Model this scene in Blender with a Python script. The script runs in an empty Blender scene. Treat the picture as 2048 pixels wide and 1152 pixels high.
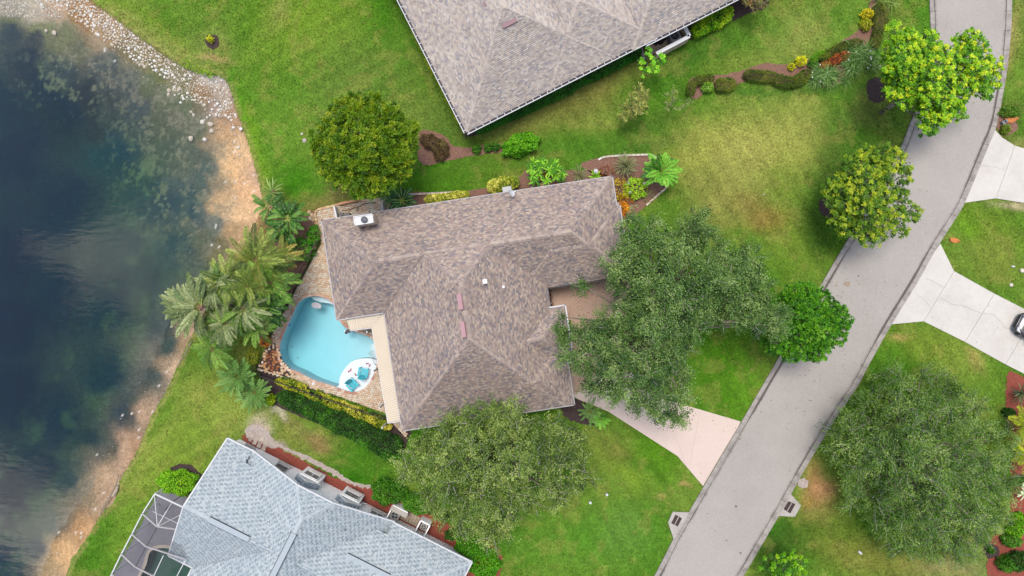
import bpy, math, random
import numpy as np
from mathutils import Vector, Matrix
S = bpy.context.scene
COL = S.collection
random.seed(7); RNG = np.random.default_rng(7)
R = math.radians
# ------------------------------------------------------------------ camera, sky, sun, exposure
H = 54.6; K = 25.0
cam_d = bpy.data.cameras.new('camera'); cam = bpy.data.objects.new('camera', cam_d); COL.objects.link(cam)
cam.location = (0, 0, H); cam.rotation_euler = (0, 0, 0)
cam_d.sensor_width = 36; cam_d.lens = 18 * H / (1024 / K); cam_d.clip_end = 2000
S.camera = cam
SUN_EL, SUN_AZ = 75, 345          # azimuth in the picture: from the top
wd = bpy.data.worlds.new('World'); S.world = wd; wd.use_nodes = True
nt = wd.node_tree; nt.nodes.clear()
o = nt.nodes.new('ShaderNodeOutputWorld'); bg = nt.nodes.new('ShaderNodeBackground')
sky = nt.nodes.new('ShaderNodeTexSky'); sky.sky_type = 'NISHITA'; sky.sun_disc = False
sky.sun_elevation = R(SUN_EL); sky.sun_rotation = R(SUN_AZ)
tc = nt.nodes.new('ShaderNodeTexCoord'); mp = nt.nodes.new('ShaderNodeMapping')
mp.inputs['Location'].default_value = (1.3, 0.4, 0.2)
nz = nt.nodes.new('ShaderNodeTexNoise'); nz.inputs['Scale'].default_value = 2.6; nz.inputs['Detail'].default_value = 7
nz.inputs['Roughness'].default_value = 0.58; nz.inputs['Distortion'].default_value = 0.6
cr = nt.nodes.new('ShaderNodeValToRGB'); cr.color_ramp.elements[0].position = 0.52; cr.color_ramp.elements[1].position = 0.64
mx = nt.nodes.new('ShaderNodeMix'); mx.data_type = 'RGBA'
mx.inputs[7].default_value = (15.0, 13.9, 12.7, 1)
nt.links.new(tc.outputs['Generated'], mp.inputs[0]); nt.links.new(mp.outputs[0], nz.inputs[0])
nt.links.new(nz.outputs[0], cr.inputs[0]); nt.links.new(cr.outputs[0], mx.inputs[0])
nt.links.new(sky.outputs[0], mx.inputs[6]); nt.links.new(mx.outputs[2], bg.inputs[0])
bg.inputs[1].default_value = 0.09; nt.links.new(bg.outputs[0], o.inputs[0])
sd = bpy.data.lights.new('sun', 'SUN'); sd.energy = 1.5; sd.angle = R(22); sd.color = (1, 0.94, 0.86)
sun = bpy.data.objects.new('sun', sd); COL.objects.link(sun); sun.location = (0, 0, 80)
a = R(SUN_AZ)
sv = Vector((math.sin(a) * math.cos(R(SUN_EL)), math.cos(a) * math.cos(R(SUN_EL)), math.sin(R(SUN_EL))))
sun.rotation_euler = sv.to_track_quat('Z', 'Y').to_euler()
S.view_settings.view_transform = 'Standard'; S.view_settings.look = 'None'
S.view_settings.gamma = 1; S.view_settings.use_curve_mapping = False
S.view_settings.exposure = 1.42
S.render.engine = 'CYCLES'

# ------------------------------------------------------------------ helpers
def lin(c):
    c = c / 255.0
    return c / 12.92 if c <= 0.04045 else ((c + 0.055) / 1.055) ** 2.4
def C(r, g, b, k=1.0):             # a surface that should read as this colour under the daylight of the scene
    return tuple(min(0.85, lin(v) / 2.0 * k) for v in (r, g, b))
def CA(cols, k=1.0):
    return np.array([C(*c, k=k) for c in cols])
def P(x, y, z=0.0):                # a point of the survey picture, at height z
    f = (H - z) / H / K
    return ((x - 1024) * f, (576 - y) * f, z)
def PN(xy, z):
    xy = np.asarray(xy, float); z = np.asarray(z, float) * np.ones(len(xy)); f = (H - z) / H / K
    return np.stack([(xy[:, 0] - 1024) * f, (576 - xy[:, 1]) * f, z], 1)
def tag(o, label=None, cat=None, group=None, kind=None):
    if label: o['label'] = label
    if cat: o['category'] = cat
    if group: o['group'] = group
    if kind: o['kind'] = kind
    return o
def E(name, label, cat, loc, group=None, rz=0):
    o = bpy.data.objects.new(name, None); COL.objects.link(o); o.location = loc; o.rotation_euler = (0, 0, rz)
    o.empty_display_size = 0.3
    return tag(o, label, cat, group)
def base(o):
    v = Vector((0, 0, 0))
    while o is not None: v += o.location; o = o.parent
    return v
def link(name, me, mat=None, parent=None):
    o = bpy.data.objects.new(name, me); COL.objects.link(o)
    if mat is not None and len(me.materials) == 0: me.materials.append(mat)
    if parent is not None: o.parent = parent
    return o
def nmesh(name, V, F, cols=None, smooth=False):
    """V (n,3); F (m,k) int array of faces with k corners, or a list of such arrays; cols per face"""
    V = np.asarray(V, np.float32).reshape(-1, 3)
    Fs = F if isinstance(F, list) else [F]
    Fs = [np.asarray(f, np.int32) for f in Fs if len(f)]
    me = bpy.data.meshes.new(name)
    me.vertices.add(len(V)); me.vertices.foreach_set('co', V.ravel())
    nl = sum(f.size for f in Fs); npoly = sum(len(f) for f in Fs)
    me.loops.add(nl); me.loops.foreach_set('vertex_index', np.concatenate([f.ravel() for f in Fs]))
    me.polygons.add(npoly)
    cnt = np.concatenate([np.full(len(f), f.shape[1]) for f in Fs]); st = np.concatenate([[0], np.cumsum(cnt)[:-1]])
    me.polygons.foreach_set('loop_start', st.astype(np.int32)); me.polygons.foreach_set('loop_total', cnt.astype(np.int32))
    if cols is not None:
        a = me.attributes.new('col', 'FLOAT_COLOR', 'FACE')
        c = np.ones((npoly, 4), np.float32); c[:, :3] = cols; a.data.foreach_set('color', c.ravel())
    me.update(calc_edges=True); me.validate(verbose=False)
    if smooth: me.polygons.foreach_set('use_smooth', np.ones(npoly, bool))
    return me
class MB:
    def __init__(s): s.v = []; s.f = []; s.c = []
    def face(s, pts, c=None):
        n = len(s.v); s.v += [tuple(p) for p in pts]; s.f.append(list(range(n, n + len(pts)))); s.c.append(c)
    def box(s, c, size, rz=0, col=None, M=None):
        n = len(s.v); sx, sy, sz = [k / 2 for k in size]; ca, sa = math.cos(rz), math.sin(rz)
        for dz in (-sz, sz):
            for dx, dy in ((-sx, -sy), (sx, -sy), (sx, sy), (-sx, sy)):
                p = (c[0] + dx * ca - dy * sa, c[1] + dx * sa + dy * ca, c[2] + dz)
                s.v.append(p if M is None else tuple(M @ Vector(p)))
        for q in ((3, 2, 1, 0), (4, 5, 6, 7), (0, 1, 5, 4), (1, 2, 6, 5), (2, 3, 7, 6), (3, 0, 4, 7)):
            s.f.append([n + k for k in q]); s.c.append(col)
    def beam(s, a, b, w, h, col=None):      # box along a-b, w horizontal, h vertical
        a = Vector(a); b = Vector(b); d = (b - a).normalized()
        x = d.cross(Vector((0, 0, 1)));  x = Vector((1, 0, 0)) if x.length < 1e-4 else x.normalized()
        z = x.cross(d).normalized(); n = len(s.v)
        for p in (a, b):
            for i, j in ((-1, -1), (1, -1), (1, 1), (-1, 1)): s.v.append(tuple(p + x * (w / 2 * i) + z * (h / 2 * j)))
        for q in ((0, 1, 2, 3), (7, 6, 5, 4), (0, 4, 5, 1), (1, 5, 6, 2), (2, 6, 7, 3), (3, 7, 4, 0)):
            s.f.append([n + k for k in q]); s.c.append(col)
    def tube(s, pts, rad, n=6, col=None, cap=True):
        pts = [Vector(p) for p in pts]; m = len(pts); rad = rad if hasattr(rad, '__len__') else [rad] * m
        b0 = len(s.v)
        for i, p in enumerate(pts):
            d = (pts[min(i + 1, m - 1)] - pts[max(i - 1, 0)]).normalized()
            x = d.cross(Vector((0.13, 0.31, 1)) if abs(d.z) < 0.95 else Vector((1, 0, 0))).normalized(); y = d.cross(x)
            for k in range(n):
                t = 2 * math.pi * k / n; s.v.append(tuple(p + (x * math.cos(t) + y * math.sin(t)) * rad[i]))
        for i in range(m - 1):
            for k in range(n):
                s.f.append([b0 + i * n + k, b0 + i * n + (k + 1) % n, b0 + (i + 1) * n + (k + 1) % n, b0 + (i + 1) * n + k]); s.c.append(col)
        if cap:
            s.f.append([b0 + k for k in range(n)][::-1]); s.c.append(col)
            s.f.append([b0 + (m - 1) * n + k for k in range(n)]); s.c.append(col)
    def cyl(s, c, r, h, n=16, r2=None, col=None):
        s.tube([(c[0], c[1], c[2]), (c[0], c[1], c[2] + h)], [r, r if r2 is None else r2], n, col)
    def lathe(s, c, prof, n=20, col=None):   # prof: (r, z)
        b0 = len(s.v)
        for r, z in prof:
            for k in range(n):
                t = 2 * math.pi * k / n; s.v.append((c[0] + r * math.cos(t), c[1] + r * math.sin(t), c[2] + z))
        for i in range(len(prof) - 1):
            for k in range(n):
                s.f.append([b0 + i * n + k, b0 + i * n + (k + 1) % n, b0 + (i + 1) * n + (k + 1) % n, b0 + (i + 1) * n + k]); s.c.append(col)
    def prism(s, poly, z0, z1, col=None, side=True):
        n = len(s.v); m = len(poly)
        ar = sum(poly[i][0] * poly[(i + 1) % m][1] - poly[(i + 1) % m][0] * poly[i][1] for i in range(m))
        if ar < 0: poly = poly[::-1]
        for z in (z0, z1): s.v += [(p[0], p[1], z) for p in poly]
        s.f.append(list(range(n + m, n + 2 * m))); s.c.append(col)
        if side:
            for i in range(m): s.f.append([n + i, n + (i + 1) % m, n + m + (i + 1) % m, n + m + i]); s.c.append(col)
    def build(s, name, mat, parent=None, smooth=False, world=True, label=None):
        me = bpy.data.meshes.new(name)
        v = s.v
        if parent is not None and world:
            b = base(parent); v = [(p[0] - b.x, p[1] - b.y, p[2] - b.z) for p in v]
        me.from_pydata(v, [], s.f)
        if any(c is not None for c in s.c):
            a = me.attributes.new('col', 'FLOAT_COLOR', 'FACE')
            c = np.ones((len(s.f), 4), np.float32)
            for i, q in enumerate(s.c): c[i, :3] = q if q is not None else (0.3, 0.3, 0.3)
            a.data.foreach_set('color', c.ravel())
        if smooth: me.polygons.foreach_set('use_smooth', [True] * len(s.f))
        o = link(name, me, mat, parent)
        if label: o['label'] = label
        return o
def copy_tree(o, parent=None):
    c = o.copy(); COL.objects.link(c); c.parent = parent
    for ch in list(o.children): copy_tree(ch, c)
    return c

# ------------------------------------------------------------------ materials
def mat(name, col=None, rough=0.8, nscale=0, namt=0.0, bump=0.0, bscale=None, spec=0.3, metal=0.0, attr=None, stain=0.0, sscale=0.4, sdark=(0.5, 0.47, 0.43), transl=0.0):
    m = bpy.data.materials.new(name); m.use_nodes = True; t = m.node_tree; L = t.links
    b = t.nodes['Principled BSDF']; b.inputs['Roughness'].default_value = rough
    b.inputs['Specular IOR Level'].default_value = spec; b.inputs['Metallic'].default_value = metal
    if attr:
        n = t.nodes.new('ShaderNodeAttribute'); n.attribute_name = attr; out = n.outputs['Color']
    else:
        n = t.nodes.new('ShaderNodeRGB'); n.outputs[0].default_value = (*col, 1); out = n.outputs[0]
    tcn = t.nodes.new('ShaderNodeTexCoord'); ge = t.nodes.new('ShaderNodeNewGeometry')
    def noise(sc, det=4, rg=0.6):
        q = t.nodes.new('ShaderNodeTexNoise'); q.inputs['Scale'].default_value = sc; q.inputs['Detail'].default_value = det
        q.inputs['Roughness'].default_value = rg; L.new(ge.outputs['Position'], q.inputs['Vector']); return q
    if namt:
        q = noise(nscale); mr = t.nodes.new('ShaderNodeMapRange'); L.new(q.outputs[0], mr.inputs[0])
        mr.inputs[1].default_value = 0.25; mr.inputs[2].default_value = 0.75
        mr.inputs[3].default_value = 1 - namt; mr.inputs[4].default_value = 1 + namt
        mm = t.nodes.new('ShaderNodeVectorMath'); mm.operation = 'SCALE'; L.new(out, mm.inputs[0]); L.new(mr.outputs[0], mm.inputs['Scale']); out = mm.outputs[0]
    if stain:
        q = noise(sscale, 6, 0.65); cr = t.nodes.new('ShaderNodeValToRGB'); L.new(q.outputs[0], cr.inputs[0])
        cr.color_ramp.elements[0].position = 0.42; cr.color_ramp.elements[1].position = 0.7
        cr.color_ramp.elements[0].color = (0, 0, 0, 1); cr.color_ramp.elements[1].color = (stain,) * 3 + (1,)
        mx = t.nodes.new('ShaderNodeMix'); mx.data_type = 'RGBA'; mx.blend_type = 'MULTIPLY'
        L.new(cr.outputs[0], mx.inputs[0]); L.new(out, mx.inputs[6]); mx.inputs[7].default_value = (*sdark, 1); out = mx.outputs[2]
    L.new(out, b.inputs['Base Color'])
    if bump:
        q = noise(bscale or nscale or 20, 5); bp = t.nodes.new('ShaderNodeBump'); bp.inputs['Strength'].default_value = bump
        bp.inputs['Distance'].default_value = 0.05; L.new(q.outputs[0], bp.inputs['Height']); L.new(bp.outputs[0], b.inputs['Normal'])
    if transl:
        tr = t.nodes.new('ShaderNodeBsdfTranslucent'); L.new(out, tr.inputs[0]); ms = t.nodes.new('ShaderNodeMixShader')
        ms.inputs[0].default_value = transl; L.new(b.outputs[0], ms.inputs[1]); L.new(tr.outputs[0], ms.inputs[2])
        L.new(ms.outputs[0], t.nodes['Material Output'].inputs[0])
    return m
M = {}
M['leaf'] = mat('leaf', attr='col', rough=0.55, spec=0.25, transl=0.18)
M['bark'] = mat('bark', C(150, 140, 125), 0.9, 3, 0.3, 0.4, 12)
M['tile'] = mat('roof_tile', attr='col', rough=0.85, nscale=1.1, namt=0.07, stain=0.35, sscale=0.25, sdark=(.72, .68, .66))
M['shingle'] = mat('shingle', attr='col', rough=0.9, nscale=0.7, namt=0.05, stain=0.3, sscale=0.3, sdark=(.75, .8, .86))
M['paver'] = mat('paver', attr='col', rough=0.85, nscale=2.0, namt=0.12, stain=0.3, sscale=0.5, sdark=(.75, .62, .5))
M['deck'] = mat('roof_deck', C(168, 152, 146), 0.9, 3, 0.15)
M['deckg'] = mat('roof_deck_grey', C(175, 185, 190), 0.9, 3, 0.1)
M['stucco'] = mat('stucco', (0.80, 0.79, 0.78), 0.9, 1.2, 0.05, 0.2, 30, stain=0.3, sscale=0.8, sdark=(.8, .78, .74))
M['stucco_tan'] = mat('stucco_tan', C(225, 205, 180), 0.9, 1.2, 0.06, 0.2, 30)
M['white'] = mat('white_metal', C(238, 238, 240), 0.45, 2, 0.04)
M['grey_trim'] = mat('grey_trim', C(190, 185, 186), 0.5, 1.5, 0.12)
M['dark'] = mat('dark_metal', C(45, 42, 45), 0.5, 5, 0.1)
M['trough'] = mat('gutter_trough', C(85, 80, 90), 0.6, 2, 0.2)
M['metal'] = mat('grey_metal', C(150, 152, 155), 0.4, 4, 0.1, metal=0.2)
M['glass'] = mat('window_glass', C(70, 72, 80), 0.08, 2, 0.1, spec=0.8)
M['glassb'] = mat('blue_glass', C(40, 130, 190), 0.1, 2, 0.1, spec=0.6)
M['blind'] = mat('window_blind', C(150, 145, 138), 0.5, 2, 0.1)
M['conc'] = mat('concrete', C(205, 198, 190), 0.85, 6, 0.06, 0.2, 40, stain=0.7, sscale=0.9, sdark=(.62, .58, .55))
M['gutter'] = mat('gutter_concrete', C(188, 180, 172), 0.85, 7, 0.1, 0.2, 40, stain=0.9, sscale=1.3, sdark=(.5, .48, .46))
M['asphalt'] = mat('asphalt', C(193, 186, 178), 0.9, 18, 0.2, 0.5, 30, stain=0.5, sscale=0.3, sdark=(.82, .8, .8))
M['drive'] = mat('driveway_paint', C(238, 216, 203), 0.8, 5, 0.04, 0.1, 40, stain=0.25, sscale=0.4, sdark=(.82, .78, .75))
M['court'] = mat('courtyard_paint_shade', C(214, 180, 158), 0.8, 3, 0.05, 0.1, 40, stain=0.4, sscale=0.5, sdark=(.8, .76, .72))  # courtyard paint, its darker tone partly shade put into the colour
M['slab'] = mat('white_concrete', C(232, 226, 217), 0.85, 5, 0.05, 0.2, 40, stain=0.6, sscale=0.45, sdark=(.8, .77, .76))
M['mulch'] = mat('mulch', C(150, 112, 95, ), 0.95, 9, 0.45, 0.8, 16)
M['mulch_red'] = mat('red_mulch', C(160, 82, 66), 0.95, 9, 0.4, 0.8, 16)
M['mulch_dark'] = mat('dark_mulch', C(78, 62, 60), 0.95, 9, 0.4, 0.8, 16)
M['gravel'] = mat('pale_gravel', C(200, 185, 175), 0.95, 8, 0.3, 0.7, 14)
M['rock'] = mat('limestone', C(232, 222, 205), 0.9, 5, 0.15, 0.5, 9)
M['rockb'] = mat('brown_stone', attr='col', rough=0.85, nscale=6, namt=0.2, bump=0.4, bscale=9)
M['plain'] = mat('painted', attr='col', rough=0.6, nscale=3, namt=0.05)
M['cream'] = mat('cream_panel', attr='col', rough=0.5, nscale=0.8, namt=0.04)
M['wood'] = mat('driftwood', C(190, 175, 155), 0.9, 8, 0.25, 0.4, 20)
M['grate'] = mat('rusty_grate', C(88, 68, 68), 0.8, 12, 0.2)
M['sheath'] = mat('palm_sheath', C(224, 140, 72), 0.7, 8, 0.2, 0.3, 20)
M['teal'] = mat('teal_plastic', C(70, 205, 222), 0.5, 3, 0.04)
M['black'] = mat('black_paint', C(24, 24, 28), 0.35, 3, 0.1)
M['carpaint'] = mat('car_paint', C(72, 66, 74), 0.22, 3, 0.05, spec=0.7)
M['plaster'] = mat('pool_plaster', (0.50, 0.52, 0.54), 0.7, 1.2, 0.03)
M['shelfp'] = mat('shelf_plaster', (0.52, 0.53, 0.55), 0.7, 1.2, 0.03)
M['dpool'] = mat('dark_pool_plaster', C(48, 98, 80), 0.6, 1.5, 0.1)
# water of the pool: clear, absorbing
def water_mat(name, ab=None, dens=0.5, fres=1.33, bump=0.3, bs=3.0, tint=(1, 1, 1), boost=1.0):
    m = bpy.data.materials.new(name); m.use_nodes = True; t = m.node_tree; t.nodes.clear(); L = t.links
    out = t.nodes.new('ShaderNodeOutputMaterial'); ms = t.nodes.new('ShaderNodeMixShader')
    tr = t.nodes.new('ShaderNodeBsdfTransparent'); tr.inputs[0].default_value = (*tint, 1)
    gl = t.nodes.new('ShaderNodeBsdfGlossy'); gl.inputs['Roughness'].default_value = 0.02
    fr = t.nodes.new('ShaderNodeFresnel'); fr.inputs[0].default_value = fres
    ma = t.nodes.new('ShaderNodeMath'); ma.operation = 'MULTIPLY'; ma.inputs[1].default_value = boost; ma.use_clamp = True
    L.new(fr.outputs[0], ma.inputs[0]); L.new(ma.outputs[0], ms.inputs[0])
    ge = t.nodes.new('ShaderNodeNewGeometry'); bp = t.nodes.new('ShaderNodeBump'); bp.inputs['Strength'].default_value = bump; bp.inputs['Distance'].default_value = 0.05
    q = t.nodes.new('ShaderNodeTexNoise'); q.inputs['Scale'].default_value = bs; q.inputs['Detail'].default_value = 3
    mp = t.nodes.new('ShaderNodeMapping'); mp.inputs['Scale'].default_value = (0.6, 1.6, 1); mp.inputs['Rotation'].default_value = (0, 0, 0.3)
    L.new(ge.outputs['Position'], mp.inputs[0]); L.new(mp.outputs[0], q.inputs[0]); L.new(q.outputs[0], bp.inputs['Height'])
    L.new(bp.outputs[0], gl.inputs['Normal'])
    L.new(tr.outputs[0], ms.inputs[1]); L.new(gl.outputs[0], ms.inputs[2]); L.new(ms.outputs[0], out.inputs[0])
    if ab:
        va = t.nodes.new('ShaderNodeVolumeAbsorption'); va.inputs[0].default_value = (*ab, 1); va.inputs[1].default_value = dens
        L.new(va.outputs[0], out.inputs['Volume'])
    return m
M['pwater'] = water_mat('pool_water', (0.05, 0.82, 0.90), 0.34, 1.33, 0.2, 2.5)
M['gwater'] = water_mat('green_pool_water', None, 0, 1.33, 0.1, 2.5)
M['lwater'] = water_mat('lake_water', None, 0, 1.33, 0.11, 1.6, (0.95, 0.98, 0.98), 1.35)
def screen_mat():
    m = bpy.data.materials.new('screen_mesh'); m.use_nodes = True; t = m.node_tree; t.nodes.clear(); L = t.links
    out = t.nodes.new('ShaderNodeOutputMaterial'); ms = t.nodes.new('ShaderNodeMixShader'); ms.inputs[0].default_value = 0.22
    tr = t.nodes.new('ShaderNodeBsdfTransparent'); df = t.nodes.new('ShaderNodeBsdfDiffuse'); df.inputs[0].default_value = (*C(95, 98, 105), 1)
    L.new(tr.outputs[0], ms.inputs[1]); L.new(df.outputs[0], ms.inputs[2]); L.new(ms.outputs[0], out.inputs[0]); return m
M['screen'] = screen_mat()

# ------------------------------------------------------------------ numpy noise and polygons
def vnoise(x, y, seed=0):
    xi = np.floor(x).astype(np.int64); yi = np.floor(y).astype(np.int64); fx = x - xi; fy = y - yi
    def h(a, b):
        n = (a * 374761393 + b * 668265263 + seed * 982451653) & 0x7fffffff
        n = (n ^ (n >> 13)) * 1274126177 & 0x7fffffff
        return ((n ^ (n >> 16)) & 0xffff) / 65535.0
    fx = fx * fx * (3 - 2 * fx); fy = fy * fy * (3 - 2 * fy)
    return (h(xi, yi) * (1 - fx) + h(xi + 1, yi) * fx) * (1 - fy) + (h(xi, yi + 1) * (1 - fx) + h(xi + 1, yi + 1) * fx) * fy
def fbm(x, y, seed=0, oct=4, rough=0.5):
    s = 0; a = 1; t = 0
    for k in range(oct): s = s + a * vnoise(x * 2 ** k + 17.3 * k, y * 2 ** k + 9.1 * k, seed + k); t += a; a *= rough
    return s / t
def inside(x, y, poly):
    r = np.zeros(x.shape, bool); n = len(poly)
    for i in range(n):
        x0, y0 = poly[i]; x1, y1 = poly[(i + 1) % n]
        if y0 == y1: continue
        c = ((y0 > y) != (y1 > y)) & (x < (x1 - x0) * (y - y0) / (y1 - y0) + x0); r ^= c
    return r
def pdist(x, y, pts, closed=False):
    d = np.full(x.shape, 1e9); n = len(pts)
    for i in range(n if closed else n - 1):
        x0, y0 = pts[i]; x1, y1 = pts[(i + 1) % n]; dx, dy = x1 - x0, y1 - y0
        t = np.clip(((x - x0) * dx + (y - y0) * dy) / (dx * dx + dy * dy + 1e-9), 0, 1)
        d = np.minimum(d, np.hypot(x - x0 - t * dx, y - y0 - t * dy))
    return d
def smooth_poly(pts, n=4, closed=True):
    pts = [np.array(p, float) for p in pts]; out = []; m = len(pts)
    for i in range(m if closed else m - 1):
        p0 = pts[(i - 1) % m] if closed or i > 0 else pts[0]; p1 = pts[i]; p2 = pts[(i + 1) % m]
        p3 = pts[(i + 2) % m] if closed or i + 2 < m else pts[-1]
        for k in range(n):
            t = k / n
            out.append(tuple(0.5 * (2 * p1 + (p2 - p0) * t + (2 * p0 - 5 * p1 + 4 * p2 - p3) * t * t + (3 * p1 - p0 - 3 * p2 + p3) * t ** 3)))
    if not closed: out.append(tuple(pts[-1]))
    return out
def jag(pts, amp, step, seed=0):   # closed px polygon resampled with a ragged edge
    out = []; m = len(pts); rr = random.Random(seed)
    for i in range(m):
        a = pts[i]; b = pts[(i + 1) % m]; L = math.dist(a, b); n = max(1, int(L / step))
        for k in range(n):
            t = k / n; nx, ny = -(b[1] - a[1]) / (L + 1e-6), (b[0] - a[0]) / (L + 1e-6); j = rr.gauss(0, amp)
            out.append((a[0] + (b[0] - a[0]) * t + nx * j, a[1] + (b[1] - a[1]) * t + ny * j))
    return out
from mathutils.geometry import tessellate_polygon
def sheet(name, px, z, m, z0=None, kind='structure', parent=None):
    """flat polygon from picture outline, at height z, with skirts down to z0"""
    pts = [P(x, y, z) for x, y in px]
    tris = tessellate_polygon([[Vector(p) for p in pts]])
    V = list(pts); F = []
    for t in tris:
        a, b, c = [Vector(pts[i]) for i in t]
        F.append(list(t) if (b - a).cross(c - a).z > 0 else [t[0], t[2], t[1]])
    if z0 is not None:
        n = len(pts); V += [(p[0], p[1], z0) for p in pts]
        ar = sum(pts[i][0] * pts[(i + 1) % n][1] - pts[(i + 1) % n][0] * pts[i][1] for i in range(n))
        for i in range(n):
            j = (i + 1) % n; q = [i, j, n + j, n + i]; F.append(q[::-1] if ar > 0 else q)
    if parent is not None:
        b = base(parent); V = [(v[0] - b.x, v[1] - b.y, v[2] - b.z) for v in V]
    me = bpy.data.meshes.new(name); me.from_pydata(V, [], F); o = link(name, me, m, parent)
    if kind and parent is None: o['kind'] = kind
    return o
# ------------------------------------------------------------------ outlines measured on the survey picture (pixels)
ROAD_L = [(1800, -1500), (1835, -700), (1850, -260), (1856, -60), (1858, 0), (1860, 60), (1857, 110), (1849, 165), (1836, 210), (1819, 248), (1802, 292), (1762, 372), (1697, 476), (1644, 565), (1540, 744), (1483, 842), (1406, 974), (1376, 1026), (1347, 1076), (1308, 1152), (1190, 1370), (800, 2100)]
ROAD_R = [(1980, -1500), (2015, -700), (2030, -260), (2025, -60), (2023, 0), (2021, 58), (2014, 131), (2005, 187), (1992, 251), (1970, 305), (1928, 406), (1903, 448), (1870, 500), (1833, 566), (1782, 649), (1741, 722), (1712, 776), (1666, 844), (1612, 933), (1584, 983), (1557, 1031), (1491, 1144), (1360, 1370), (970, 2100)]
SHORE = [(-500, -420), (100, -52), (180, 0), (270, 66), (340, 116), (400, 147), (450, 158), (470, 215), (490, 270), (505, 320), (520, 378), (521, 421), (496, 472), (455, 550), (391, 655), (356, 729), (330, 785), (300, 838), (275, 900), (240, 960), (229, 1000), (205, 1025), (180, 1065), (150, 1110), (130, 1156), (20, 1500)]
POOL = [(617, 594), (635, 592.5), (654, 598), (667, 609.5), (674, 630), (682, 646), (698, 660), (724, 668), (746, 680), (752, 703), (754, 727), (745, 753), (732, 773), (713.5, 783.5), (693, 782), (667, 772), (630, 760.5), (599, 745), (573, 734.5), (561, 719), (558, 700.6), (564, 677), (575.5, 651), (586, 628), (596, 607), (607, 598)]
POOL2 = [(300, 1104), (320, 1096), (342, 1098), (362, 1110), (384, 1130), (392, 1180), (360, 1240), (300, 1250), (268, 1200), (278, 1160), (292, 1130)]
POOLS = smooth_poly(POOL, 3)
DECK = [(632, 419), (700, 401), (768, 396), (778, 402), (800, 430), (800, 700), (815, 875), (800, 866), (770, 826), (514, 740), (517, 729), (537, 685), (557, 641), (577.6, 611), (594.5, 577), (643, 487), (640, 470)]
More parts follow.
